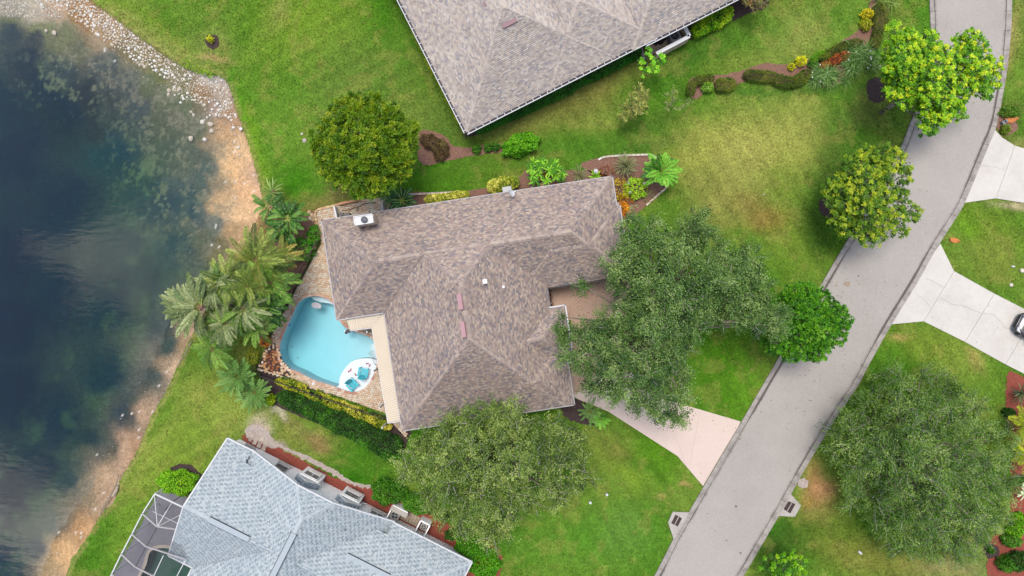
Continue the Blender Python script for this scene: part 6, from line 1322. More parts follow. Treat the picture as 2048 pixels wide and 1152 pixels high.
def hedge(name, label, path, w, h, pal, leaf=(.11, .065), dens=520, group=None, seed=1, k=1.0, cat='hedge', flat=.4, box=.7, rag=.15, gaps=0):
    """path in picture pixels at the height of the hedge top; w in picture pixels (one value or one per point)"""
    g = np.random.default_rng(seed); q = smooth_poly(path, 6, False); W_ = np.interp(np.linspace(0, 1, len(q)), np.linspace(0, 1, len(w)), w) if hasattr(w, '__len__') else np.full(len(q), w)
    pts = PN(q, h); seg = np.linalg.norm(np.diff(pts[:, :2], axis=0), axis=1); S_ = np.concatenate([[0], np.cumsum(seg)]); L = S_[-1]
    t = E(name, label, cat, P(*gp_(*q[len(q) // 2], h), 0), group); b = np.array(base(t)); mw = W_.mean() / K
    mb = MB(); ns = max(2, int(L / .6))
    for i in range(ns): s = (i + .5) / ns * L; x = np.interp(s, S_, pts[:, 0]); y = np.interp(s, S_, pts[:, 1]); mb.tube([(x, y, 0), (x + .05, y, h * .5), (x - .08, y + .06, h * .8)], [.03, .02, .01], 5)
    mb.build('stem', M['bark'], t)['kind'] = 'stuff'
    n = int(dens * L * (mw + 1.2 * h)); s = g.uniform(0, L, n); x = np.interp(s, S_, pts[:, 0]); y = np.interp(s, S_, pts[:, 1]); ww = np.interp(s, S_, W_) / K / 2
    i = np.clip(np.searchsorted(S_, s) - 1, 0, len(seg) - 1); tx = (pts[i + 1, 0] - pts[i, 0]) / (seg[i] + 1e-9); ty = (pts[i + 1, 1] - pts[i, 1]) / (seg[i] + 1e-9)
    lat = g.uniform(-1, 1, n); lat = np.sign(lat) * np.abs(lat) ** .8; zz = h * (1 - np.abs(lat) ** 3 * .5) * (.86 + .28 * fbm(x * 2.2, y * 2.2, seed, 3)); low = g.random(n) < .30; zz = np.where(low, g.uniform(.05, 1, n) * zz, zz * g.uniform(.9, 1.03, n)); lat = np.where(low, np.sign(lat) * g.uniform(.8, 1.02, n), lat)
    en = np.minimum(s, L - s) / (mw * .5 + .05); ww = ww * np.sqrt(np.clip(1 - (1 - np.clip(en, 0, 1)) ** 2, 0.05, 1)); ww = ww * (1 + rag * (fbm(x * 1.6, y * 1.6, seed + 3, 3) - .5) * 4)
    p = np.stack([x - ty * lat * ww, y + tx * lat * ww, zz], 1); d = np.stack([-ty * lat, tx * lat, np.full(n, .25)], 1) + g.normal(0, .7, (n, 3))
    if gaps: kp = fbm(p[:, 0] * 1.4, p[:, 1] * 1.4, seed + 9, 3) > gaps; p, d = p[kp], d[kp]; n = len(p)
    ct = .5 + .55 * (fbm(p[:, 0] * 1.8, p[:, 1] * 1.8, seed + 5, 4) - .5) * 2 + g.normal(0, .17, n); cols = mixpal(CA(pal, LK * .92 * k), ct, g)
    V, F, c = leaf_mesh('foliage', p - b, d, leaf[0], leaf[1], cols, flat, g); link('foliage', nmesh('foliage', V, F, c), M['leaf'], t); return t
GRN = [(28, 70, 10), (48, 100, 14), (74, 132, 22), (108, 160, 40)]; LIME = [(64, 120, 8), (98, 160, 12), (136, 194, 24), (176, 214, 50)]; DKG = [(22, 52, 10), (34, 76, 12), (52, 100, 20), (76, 126, 34)]; YEL = [(110, 130, 20), (170, 176, 36), (214, 208, 60), (236, 228, 110)]; RED = [(54, 44, 30), (84, 62, 40), (104, 84, 50), (116, 110, 56)]; ORG = [(110, 50, 24), (160, 74, 28), (206, 110, 36), (228, 160, 60)]; OLV = [(46, 66, 14), (72, 94, 18), (104, 118, 26), (134, 142, 40)]
# along the pool
hedge('hedge', 'long dark green hedge below the yellow row, running to the brown roof corner', [(552, 790), (600, 812), (650, 836), (700, 858), (745, 880), (800, 912)], [30, 36, 40, 42, 46, 40], 1.3, DKG[:3] + [(84, 150, 26)], seed=21, dens=420, leaf=(.13, .075))
hedge('croton_row', 'yellow leaved croton row below the dark railing of the pool', [(548, 762), (600, 781), (660, 806), (700, 823), (735, 838), (782, 858)], [18, 20, 22, 20, 22, 14], .8, [(60, 100, 16), (116, 140, 26), (190, 186, 46), (236, 222, 100)], seed=22, leaf=(.17, .08), dens=300, rag=.3, gaps=.36)
hedge('green_row', 'thin green ground row between the railing and the yellow croton row', [(560, 757), (620, 778), (680, 800), (745, 826)], 9, .4, GRN, seed=23, leaf=(.13, .06), dens=260, rag=.3, gaps=.40)
shrub('shrub', 'small round yellow green bush at the left end of the long dark hedge', 540, 800, 9, 12, .8, [(110, 150, 6), (150, 184, 10), (190, 206, 24)])
shrub('shrub', 'bright lime rounded bush beside the screened pool cage', 352, 966, 39, 25, 1.5, LIME, leaf=(.13, .08), rz=.1, dens=460)
shrub('croton', 'orange and yellow croton beside the corner rockery of the pool', 530, 683, 11, 11, .8, ORG[1:] + [(224, 200, 40)], leaf=(.2, .06), dens=220)
shrub('shrub', 'yellow spotted shrub left of the corner rockery, under the palms', 505, 712, 13, 20, 1.0, [(70, 90, 16), (120, 132, 24), (196, 190, 60)], leaf=(.13, .06), dens=240)
# top edge of the main house
hedge('croton_hedge', 'yellow and green clipped hedge against the top wall, left of the satellite dish', [(848, 399), (875, 397), (905, 393), (938, 387)], 19, 1.0, [(70, 100, 18), (134, 150, 36), (200, 196, 66), (240, 230, 140)], seed=24, leaf=(.17, .09), dens=340)
hedge('croton_hedge', 'yellow and green clipped hedge block above the satellite dish', [(974, 374), (1000, 368), (1038, 361)], 28, 1.2, [(64, 104, 16), (126, 150, 34), (196, 196, 66), (238, 230, 130)], seed=25, leaf=(.17, .09), dens=340)
hedge('hedge', 'dark green hedge strip under the lower eave of the pale brown roof', [(950, 259), (1000, 236), (1060, 208), (1120, 178), (1180, 148), (1240, 118), (1284, 98)], [18, 20, 24, 26, 26, 24, 22], 1.1, [(26, 84, 10), (40, 112, 16), (62, 142, 28)], seed=26, dens=420)
hedge('hedge', 'narrow yellow green strip of hedge along the left eave of the pale brown roof', [(806, 8), (830, 60), (856, 118), (885, 175), (905, 215), (921, 246)], 13, .9, [(70, 110, 10), (130, 160, 20), (196, 196, 40)], seed=27, leaf=(.13, .07), dens=340)
hedge('hedge', 'lime and green hedge along the gutter right of the walled yard', [(1386, 62), (1410, 50), (1440, 32), (1466, 14)], [24, 28, 34, 30], 1.1, [(48, 112, 8), (90, 156, 12), (146, 190, 16), (186, 206, 30)], seed=28, dens=420, leaf=(.13, .08))
shrub('shrub', 'brown withered bush at the left end of the lime hedge by the walled yard', 1388, 46, 11, 8, .9, [(84, 74, 56), (116, 104, 76), (140, 128, 90)], rz=-.4)
# mulch island right of the pale roof
hedge('hedge', 'curved olive hedge at the left tip of the mulch island', [(1384, 190), (1386, 168), (1400, 158), (1430, 155)], 18, .8, OLV, seed=31, leaf=(.09, .05), dens=700); hedge('hedge', 'short olive hedge block right of the pale round bush', [(1432, 168), (1450, 167), (1474, 166)], 28, .8, OLV, seed=32, leaf=(.09, .05), dens=700)
hedge('hedge', 'long wavy olive hedge along the lower edge of the mulch island', [(1490, 146), (1520, 149), (1550, 152), (1575, 162), (1600, 158), (1622, 140)], 22, .8, OLV, seed=33, leaf=(.09, .05), dens=700)
hedge('hedge', 'olive hedge band above the orange crotons on the mulch island', [(1640, 118), (1665, 102), (1695, 88), (1725, 82)], 16, .8, OLV, seed=34, leaf=(.09, .05), dens=700); hedge('hedge', 'olive hedge running up to the top edge beside the yellow bushes', [(1752, 95), (1762, 60), (1768, 28), (1758, 4)], [20, 20, 26, 30], .8, OLV, seed=35, leaf=(.09, .05), dens=700)
shrub('shrub', 'pale green round bush at the tip of the mulch island', 1416, 173, 12, 11, .9, [(96, 150, 30), (130, 182, 50), (160, 204, 80)], leaf=(.09, .06)); shrub('shrub', 'bright yellow round bush on the mulch island, larger of the lower pair', 1604, 121, 11, 10, .9, [(190, 196, 10), (220, 218, 16), (238, 230, 50)], leaf=(.09, .06)); shrub('shrub', 'small yellow bush on the mulch island, lower left of the larger yellow bush', 1584, 133, 7.5, 7, .6, [(180, 186, 10), (214, 210, 30)], leaf=(.09, .06))
shrub('shrub', 'golden yellow bush at the top of the mulch island', 1736, 27, 12, 10, .9, [(150, 160, 14), (210, 196, 20), (238, 214, 40)], leaf=(.1, .06)); shrub('shrub', 'yellow green bush just below the golden one on the mulch island', 1734, 48, 12, 12, .8, [(110, 130, 16), (160, 170, 20), (200, 196, 36)], leaf=(.1, .06)); shrub('shrub', 'bright green bush between the olive hedge and the orange crotons', 1640, 112, 20, 9, .8, LIME[:3], rz=-.5, leaf=(.1, .06)); shrub('shrub', 'small green bush left of the orange crotons', 1626, 127, 10, 8, .6, GRN, leaf=(.1, .06))
shrub('croton', 'rusty orange and brown croton bed on the mulch island', 1676, 116, 30, 12, .8, [(96, 40, 20), (140, 62, 26), (176, 92, 40), (206, 120, 50)], rz=-.45, leaf=(.16, .06), dens=300); shrub('croton', 'orange and yellow croton at the lower left of the rusty bed', 1650, 130, 14, 9, .7, ORG, rz=-.4, leaf=(.16, .06), dens=300)
# beds around the lawn between the houses
shrub('shrub', 'dark red and green arching hedge bush right of the round tree', 862, 284, 26, 15, .9, RED, leaf=(.1, .06), dens=520, rz=.5); shrub('shrub', 'dark red and green bush lobe reaching down beside the mulch', 882, 300, 15, 22, .9, RED + [(130, 130, 60)], leaf=(.1, .06), dens=520, rz=0.2)
shrub('shrub', 'large bright green oval bush in the middle lawn bed', 1041, 288, 39, 21, 1.5, [(44, 104, 4), (74, 146, 10), (110, 180, 20), (150, 206, 50)], rz=-.3, leaf=(.14, .1), dens=430)
for x, y, r, l in ((953, 298, 9.5, 'leftmost of the three small green bushes left of the oval bush'), (976, 295, 9, 'middle one of the three small green bushes left of the oval bush'), (991, 293, 8.5, 'small green bush touching the left side of the oval bush')): shrub('shrub', l, x, y, r, r, .6, GRN, group='small green bushes in the lawn bed')
shrub('shrub', 'deep green shrub mass at the wall of the white house under the oak, left part', 775, 985, 34, 26, 1.4, GRN, leaf=(.14, .09)); shrub('shrub', 'green shrub above the two condensers of the white house', 830, 1008, 30, 20, 1.3, GRN[1:], leaf=(.14, .09), rz=.4); shrub('shrub', 'bright green shrub at the right corner of the grey roof, upper lobe', 940, 1092, 30, 26, 1.4, [(36, 92, 6), (64, 132, 8), (98, 164, 16)], leaf=(.14, .09)); shrub('shrub', 'bright green shrub at the right corner of the grey roof, lower lobe', 968, 1128, 32, 30, 1.5, [(40, 100, 6), (74, 144, 8), (110, 174, 18)], leaf=(.14, .09)); shrub('shrub', 'small dark bush in front of the right lobe at the grey roof corner', 905, 1070, 16, 12, .8, DKG)
# corner bed of the main house
shrub('croton', 'red brown thin leaved shrub beside the lamp post', 1213, 343, 17, 15, .7, [(110, 60, 40), (150, 84, 52), (170, 110, 66)], leaf=(.2, .025), dens=120); shrub('croton', 'yellow and red croton beside the roof edge in the corner bed', 1240, 378, 20, 22, .8, [(120, 70, 30), (170, 130, 30), (210, 190, 40), (130, 160, 30)], leaf=(.2, .06), dens=110); shrub('croton', 'low orange brown shrub under the yellow croton in the corner bed', 1250, 396, 22, 12, .5, [(120, 62, 30), (180, 110, 36), (200, 150, 40)], leaf=(.2, .05), dens=90)
shrub('shrub', 'lime broad leaved shrub with white flowers in the corner bed', 1272, 376, 24, 22, 1.0, [(100, 150, 20), (150, 196, 36), (190, 220, 60)], leaf=(.3, .12), dens=60, flowers=(7, (250, 248, 240), .3)); shrub('croton', 'vivid orange croton beside the step of the brown roof', 1247, 416, 13, 13, .9, [(170, 90, 10), (226, 140, 20), (244, 180, 40)], leaf=(.34, .09), dens=70); shrub('shrub', 'pale grey green tuft low in the corner bed', 1298, 393, 12, 14, .3, [(110, 120, 70), (140, 146, 90)], leaf=(.2, .03), dens=120)
# right border beds
for a in (('dark clipped bush in the red mulch below the spiky plant', 2021, 826, 11, 10, .9, DKG), ('bright green bush at the right edge, upper of three', 2040, 1040, 16, 14, 1.0, LIME[:3]), ('bright green bush at the right edge, middle of three', 2034, 1062, 17, 14, 1.0, LIME[:3]), ('bright green bush left of the middle one by the red mulch', 2026, 1082, 18, 14, 1.0, GRN[1:]), ('dark green bush with a red flower in the lower right corner', 2040, 1125, 24, 20, 1.3, DKG), ('green bush at the very lower right beside the flowering bush', 2016, 1130, 16, 16, 1.2, GRN), ('green bush under the upper right kerb beside the grey meter', 2013, 258, 9, 9, .6, [(90, 120, 20), (130, 150, 40)]), ('loose green shrub above the orange sheath near the kerb', 2022, 222, 20, 12, .7, [(60, 100, 20), (110, 150, 40)]), ('small dark bush below the yellow palms at the right edge', 2034, 898, 8, 7, .5, DKG), ('dark bush in the red mulch above the white fan palm', 2045, 962, 9, 10, .8, DKG)):
    shrub('shrub', a[0], *a[1:7], leaf=(.13, .08), flowers=(1, (240, 70, 50), .3) if 'flower in' in a[0] else None)
shrub('shrub', 'small sapling in the dark ring of mulch under the big right tree', 1983, 1102, 6, 6, .7, GRN)
shrub('shrub', 'tiny yellow sapling in the brown ring on the upper left lawn', 419, 77, 6, 6, .8, [(190, 200, 10), (226, 226, 40)], leaf=(.16, .07), dens=200)
hedge('weed_strip', 'bright weeds growing along the rocky bank edge', [(360, 122), (385, 135), (405, 143), (432, 154)], 12, .35, [(70, 120, 20), (120, 170, 20), (170, 206, 30)], seed=41, dens=160, rag=.4, gaps=.45)
shrub('shrub', 'leafy green shrub between the lakeside palms and the dark railing, upper', 626, 470, 13, 20, 1.2, [(40, 100, 14), (70, 144, 24), (110, 176, 40)], leaf=(.26, .08), dens=90, kind='star'); shrub('shrub', 'leafy green shrub between the lakeside palms and the dark railing, lower', 600, 500, 28, 24, 1.2, [(40, 100, 14), (64, 136, 24), (100, 170, 40)], leaf=(.26, .08), dens=90)
# ------------------------------------------------------------------ palms, broad leaved plants, tufts
def frond_mesh(L, nl, ll, lw, droop, pal, seed, up=.5, name='frond', k=1.0, ribcol=(150, 150, 80), keel=.35):
    """feather leaf along +X: arching rib and paired leaflets"""
    g = np.random.default_rng(seed); V = []; F = []; Cc = []
    def rib(t): return np.array([L * t * (1 - .12 * t * droop), 0, L * (up * t - droop * t * t * .62)])
    rp = [rib(i / 8) for i in range(9)]; q0 = g.uniform(.15, .95)
    for i, p in enumerate(rp):
        w = .035 * (1 - i / 9) + .006; V += [p + [0, w, 0], p + [0, 0, w], p + [0, -w, 0]]
    for i in range(8):
        for j in range(3): F.append([i * 3 + j, i * 3 + (j + 1) % 3, i * 3 + 3 + (j + 1) % 3, i * 3 + 3 + j]); Cc.append(C(*ribcol, k=1.3))
    pl = CA(pal, LK * k)
    for i in range(nl):
        t = .10 + .90 * (i + .5) / nl; p = rib(t); d0 = rib(min(1, t + .02)) - rib(max(0, t - .02)); d0 /= np.linalg.norm(d0)
        le = ll * (math.sin(math.pi * min(1, .18 + .80 * t)) ** .6) * g.uniform(.85, 1.12)
        for s in (-1, 1):
            out = np.array([0, s, 0]) * (.9 - .35 * t) + d0 * (.45 + .5 * t) + np.array([0, 0, keel * g.uniform(.4, 1.3)]); out += g.normal(0, .09, 3); out /= np.linalg.norm(out)
            side = np.cross(out, [0, 0, 1]); side /= np.linalg.norm(side) + 1e-9; m = p + out * le * .5; e = p + out * le + np.array([0, 0, -le * (.22 + .25 * g.random())]); n = len(V)
            V += [p, m + side * lw * .5, e, m - side * lw * .5]; F.append([n, n + 1, n + 2, n + 3]); q = np.clip(q0 + g.normal(0, .13), 0, .999) * (len(pl) - 1.001); a = int(q); Cc.append(tuple((pl[a] * (1 - q + a) + pl[a + 1] * (q - a)) * g.uniform(.85, 1.15)))
    me = nmesh(name, np.array(V), np.array(F), np.clip(np.array(Cc), 0, .85)); me.materials.append(M['leaf']); return me
def blade_mesh(L, W, pal, seed, arch=.5, up=.7, n=9, split=0, name='leaf', k=1.0, fold=.25):
    """broad or narrow blade along +X, with a pale midrib; split = torn edges like a banana leaf"""
    g = np.random.default_rng(seed); pl = CA(pal, LK * k); V = []; F = []; Cc = []
    def mid(t): return np.array([L * t * (1 - .15 * arch * t), L * .04 * math.sin(3 * t + seed), L * (up * t - arch * t * t)])
    def wd(t): return W * .5 * (math.sin(math.pi * min(1, .06 + .92 * t)) ** .55)
    stalk = .22 if split else .02
    q0 = g.uniform(0, len(pl) - 1.001)
    for i in range(n):
        t0 = stalk + (1 - stalk) * i / n; t1 = stalk + (1 - stalk) * (i + 1) / n
        for s in (-1, 1):
            gp0 = .12 * (t1 - t0) if split else 0
            w0, w1 = wd((t0 - stalk) / (1 - stalk)), wd((t1 - stalk) / (1 - stalk)); dz = g.normal(0, .05 * W) if split else 0; b = len(V)
            a0, a1 = mid(t0), mid(t1)
            V += [a0, a1, mid(t1 - gp0 + (.04 if split else 0)) + np.array([0, s * w1, w1 * fold + dz]), mid(t0 + gp0 + (.04 if split else 0)) + np.array([0, s * w0, w0 * fold + dz])]
            F.append([b, b + 1, b + 2, b + 3]); q = np.clip(q0 + g.normal(0, .35), 0, len(pl) - 1.001); a = int(q); Cc.append((pl[a] * (1 - q + a) + pl[a + 1] * (q - a)) * (1.1 if s > 0 else .92))
    for i in range(5):
        t0, t1 = i / 5, (i + 1) / 5; w = .03 * (1 - t0) * (1.0 if W > .15 else .3) + .004; b = len(V); up_ = np.array([0, 0, .012]); V += [mid(t0) + [0, w, 0] + up_, mid(t1) + [0, w * .8, 0] + up_, mid(t1) - [0, w * .8, 0] + up_, mid(t0) - [0, w, 0] + up_]; F.append([b, b + 1, b + 2, b + 3]); Cc.append(np.array(C(170, 190, 90, k=1.5)) if W > .15 else pl[-1])
    me = nmesh(name, np.array(V), np.array(F), np.clip(np.array(Cc), 0, .85)); me.materials.append(M['leaf']); return me
def whorl(name, label, x, y, z, parts, n, cat, meshes, stem=None, spread=(0, 360), pitch=(-.2, .6), scale=(.8, 1.1), group=None, seed=0, trunk=.12, heart=None, off=0.0):
    rr = random.Random(seed); gx, gy = gp_(x, y, z); t = E(name, label, cat, P(gx, gy, 0), group); top = Vector(P(x, y, z)); b = base(t); foot = Vector(P(gx, gy, 0))
    if z > .5:
        mb = MB(); mb.tube([foot, foot.lerp(top, .5), top], [trunk * 1.2, trunk, trunk * .9], 8); mb.build('trunk' if trunk > .08 else 'stem', M['bark'], t)
    if heart:
        mb = MB(); mb.lathe((top.x, top.y, top.z - .1), [(.05, -.2), (.2 * heart, 0), (.12 * heart, .18), (.001, .25)], 8); mb.build('heart', M['mulch'], t)
    for i in range(n):
        a = R(spread[0] + (spread[1] - spread[0]) * (i + rr.uniform(-.35, .35)) / n); s = rr.uniform(*scale); pt = rr.uniform(*pitch)
        o = link(parts, rr.choice(meshes), None, t); o.location = top - b + Vector((math.cos(a), math.sin(a), 0)) * off + Vector((0, 0, rr.uniform(-.05, .1))); o.rotation_euler = (rr.uniform(-.35, .35), -pt, a); o.scale = (s, s, s)
    return t
FP = [(30, 50, 10), (56, 84, 20), (104, 128, 42), (164, 176, 86)]
f_ol = [frond_mesh(2.6, 54, .46, .034, .85, FP, i, up=.45) for i in range(8)]
f_gr = [frond_mesh(2.5, 54, .45, .034, .9, [(22, 52, 10), (46, 92, 20), (88, 136, 40), (146, 182, 76)], 100 + i, up=.45) for i in range(8)]
f_ye = [frond_mesh(2.3, 50, .45, .034, .85, [(66, 80, 20), (110, 116, 36), (160, 150, 66), (186, 160, 90)], 20 + i, up=.4) for i in range(3)]
f_sm = [frond_mesh(1.7, 60, .42, .04, .7, [(50, 96, 16), (78, 130, 28), (118, 166, 50)], 30 + i, up=.45) for i in range(4)]
f_cy = [frond_mesh(1.9, 40, .34, .035, .5, [(24, 58, 18), (46, 92, 32), (84, 132, 54), (124, 164, 84)], 40 + i, up=.5) for i in range(4)]
f_fern = [frond_mesh(1.45, 34, .36, .05, .7, [(26, 80, 10), (54, 122, 18), (96, 166, 40), (140, 196, 70)], 50 + i, up=.5) for i in range(4)]
f_areca = [frond_mesh(1.6, 26, .5, .05, .8, [(70, 100, 10), (116, 144, 16), (166, 176, 30), (204, 200, 60)], 60 + i, up=.5) for i in range(3)]
b_dk = [blade_mesh(2.3, .5, [(26, 62, 16), (44, 88, 24), (70, 116, 36), (104, 142, 60)], i, .7, .6, 14, 1) for i in range(5)]
b_gy = [blade_mesh(2.6, .5, [(70, 90, 50), (100, 120, 72), (134, 150, 98), (160, 172, 126)], 10 + i, .95, .6, 26, 1) for i in range(5)]
b_pl = [blade_mesh(2.7, .56, [(50, 80, 24), (80, 112, 38), (116, 142, 60)], 20 + i, .85, .6, 24, 1) for i in range(5)]
f_gy = [frond_mesh(2.7, 44, .36, .075, 1.0, [(52, 70, 36), (82, 100, 56), (114, 130, 78), (158, 168, 118)], 200 + i, up=.6, keel=.2) for i in range(6)]
PT = 'tall palms and giant broad leaved plants by the lake'
whorl('palm', 'feathery olive green palm at the top of the lakeside palm clump', 512, 520, 5.0, 'frond', 32, 'palm', f_ol + f_ye[:1], seed=1, group=PT, heart=1, pitch=(-.35, .7), scale=(.7, 1.15))
whorl('palm', 'feathery palm with bright green fronds at the right of the lakeside clump', 540, 565, 4.6, 'frond', 30, 'palm', f_gr, seed=2, group=PT, heart=1, pitch=(-.4, .7), scale=(.65, 1.05))
whorl('palm', 'palm with yellowish ageing fronds between the lakeside clump and the leafy shrubs', 560, 515, 4.0, 'frond', 16, 'palm', f_ye + f_ol[:1], seed=3, group=PT, pitch=(-.4, .2), scale=(.6, .85))
whorl('palm', 'olive feathery palm in the middle of the lakeside clump with a brown heart', 461, 560, 5.2, 'frond', 20, 'palm', f_ol, seed=4, group=PT, heart=1.4, pitch=(-.2, .6), scale=(.7, 1.0))
whorl('giant_strelitzia', 'giant broad leaved plant with pale grey green torn leaves leaning left over the lake', 400, 614, 5.6, 'leaf', 40, 'plant', f_gy * 2 + b_gy[:3], seed=5, group=PT, heart=1.3, spread=(80, 280), pitch=(-.55, .3), scale=(.6, 1.15), off=.1)
whorl('giant_strelitzia', 'giant broad leaved plant with grey green leaves just left of the olive palm', 428, 572, 5.2, 'leaf', 34, 'plant', f_gy * 2 + b_pl[:3], seed=6, group=PT, pitch=(-.4, .5), scale=(.5, .85))
whorl('giant_strelitzia', 'giant broad leaved plant with long pale striped leaves reaching down toward the rockery', 487, 618, 5.0, 'leaf', 30, 'plant', b_pl + f_gy[:3], seed=7, group=PT, heart=1.4, spread=(200, 420), pitch=(-.4, .35), scale=(.65, 1.0))
whorl('giant_strelitzia', 'giant broad leaved plant with green leaves reaching right toward the pool deck', 530, 610, 3.8, 'leaf', 16, 'plant', b_dk, seed=8, group=PT, spread=(-70, 70), pitch=(-.3, .4), scale=(.7, 1.0))
whorl('giant_strelitzia', 'giant broad leaved plant with grey green leaves below the middle of the lakeside clump', 450, 645, 4.6, 'leaf', 34, 'plant', f_gy[:5] + b_pl[:3], seed=9, group=PT, pitch=(-.4, .3), scale=(.5, .85))
whorl('giant_strelitzia', 'grey green broad leaved plant at the far left tip of the lakeside clump', 372, 606, 4.6, 'leaf', 22, 'plant', f_gy, seed=51, group=PT, spread=(110, 260), pitch=(-.5, .2), scale=(.5, .85))
whorl('palm', 'olive palm between the grey green plants and the right hand palm', 498, 572, 5.6, 'frond', 22, 'palm', f_ol, seed=52, group=PT, pitch=(-.3, .8), scale=(.55, .85))
whorl('palm', 'green palm at the lower right of the lakeside clump beside the orange croton', 512, 652, 3.6, 'frond', 20, 'palm', f_gr + f_gy[:1], seed=53, group=PT, pitch=(-.3, .6), scale=(.5, .8))
whorl('palm', 'low green feathery palm at the lower left foot of the lakeside clump', 425, 698, 2.6, 'frond', 20, 'palm', f_gr, seed=10, pitch=(-.2, .4), scale=(.6, .85))
whorl('cycad', 'blue green cycad on the lawn below the lakeside palms, upper left of two', 478, 752, 1.2, 'frond', 34, 'cycad', f_cy, seed=11, pitch=(-.05, .7), trunk=.15)
whorl('cycad', 'dark green cycad touching the left end of the long dark hedge, lower right of two', 512, 784, 1.0, 'frond', 28, 'cycad', f_cy, seed=12, pitch=(-.05, .6), scale=(.7, .95), trunk=.15)
whorl('strelitzia', 'large dark green broad leaved clump beside the upper left corner of the paving', 578, 438, 2.4, 'leaf', 32, 'plant', b_dk, seed=13, heart=1.2, pitch=(-.25, .7), scale=(.5, .9))
whorl('strelitzia', 'broad leaved clump with two brown hearts beside the sandy bank', 540, 415, 2.0, 'leaf', 13, 'plant', b_dk, seed=14, heart=1.6, pitch=(-.2, .6), scale=(.45, .75))
whorl('strelitzia', 'lower broad leaved clump spreading over the brown bank strip', 568, 458, 1.6, 'leaf', 12, 'plant', b_dk, seed=15, spread=(150, 330), pitch=(-.2, .5), scale=(.6, .95))
s_gr = [blade_mesh(1.3, .10, [(70, 110, 40), (110, 146, 66), (150, 170, 100)], 70 + i, .7, .8, 5) for i in range(4)]
whorl('spiky_plant', 'thin spiky plant with a brown heart at the lawn edge of the bank', 546, 384, 1.4, 'leaf', 18, 'plant', s_gr, seed=16, heart=1.2, pitch=(-.2, .6), scale=(.6, 1.1))
b_v = [blade_mesh(1.2, .30, [(10, 44, 20), (18, 64, 30), (34, 92, 44)], 80 + i, .6, .6, 7, 1) for i in range(3)]
whorl('strelitzia', 'very dark green broad leaved plant at the top eave right of the chimney paving', 805, 403, 1.3, 'leaf', 26, 'plant', b_v, seed=17, pitch=(-.1, .7), scale=(.7, 1.2)); whorl('strelitzia', 'small dark leaved plant beside the paving below the round tree', 785, 399, .9, 'leaf', 12, 'plant', b_v, seed=18, pitch=(-.1, .6), scale=(.5, .9))
whorl('fern_palm', 'bright green fern like palm at the right end of the corner bed', 1322, 343, 1.5, 'frond', 26, 'palm', f_fern, seed=19, pitch=(-.1, .7), scale=(.95, 1.3))
s_ol = [blade_mesh(1.15, .055, [(74, 84, 50), (110, 118, 72), (150, 154, 104)], 90 + i, .55, .8, 4) for i in range(4)]
whorl('spiky_plant', 'round olive spiky tuft in the middle of the corner bed', 1250, 334, .5, 'blade', 84, 'plant', s_ol, seed=20, pitch=(-.4, .9), scale=(.85, 1.2)); whorl('spiky_plant', 'olive spiky tuft left of the lamp post', 1158, 351, .5, 'blade', 46, 'plant', s_ol, seed=21, pitch=(-.4, .9), scale=(.6, .95))
s_li = [blade_mesh(.8, .10, [(80, 150, 20), (130, 190, 30), (170, 216, 60)], 95 + i, .5, .7, 4) for i in range(3)]
whorl('spiky_plant', 'lime green star shaped plant below the lamp post', 1190, 353, .5, 'leaf', 22, 'plant', s_li, seed=22, pitch=(-.2, .9), scale=(.6, 1.0))
s_pl = [blade_mesh(.62, .13, [(24, 84, 8), (50, 124, 12), (88, 160, 26), (136, 190, 46)], 100 + i, .5, .5, 4) for i in range(4)]
pr = E('frangipani', 'branching bright green rosette shrub with orange stems above the brown roof', 'shrub', P(1092, 352, 0)); rr = random.Random(3); pb_ = base(pr)
for i, (x, y) in enumerate([(1068, 326), (1082, 322), (1062, 338), (1077, 336), (1064, 352), (1078, 350), (1092, 330), (1106, 326), (1112, 338), (1124, 345), (1110, 352), (1122, 356), (1100, 342), (1070, 362), (1094, 362)]):
    z = rr.uniform(.8, 1.5); c = Vector(P(x, y, z)); mb = MB(); mb.tube([P(1092, 352, 0), tuple(Vector(P(1092, 352, .4)).lerp(c, .5)), tuple(c)], [.045, .035, .025], 6); mb.build('branch', M['sheath'], pr)
    for k in range(11):
        o = link('leaf', rr.choice(s_pl), None, pr); o.location = c - pb_; o.rotation_euler = (rr.uniform(-.3, .3), -rr.uniform(-.2, .6), 6.283 * (k + rr.uniform(-.3, .3)) / 11); s = rr.uniform(.7, 1.1); o.scale = (s,) * 3
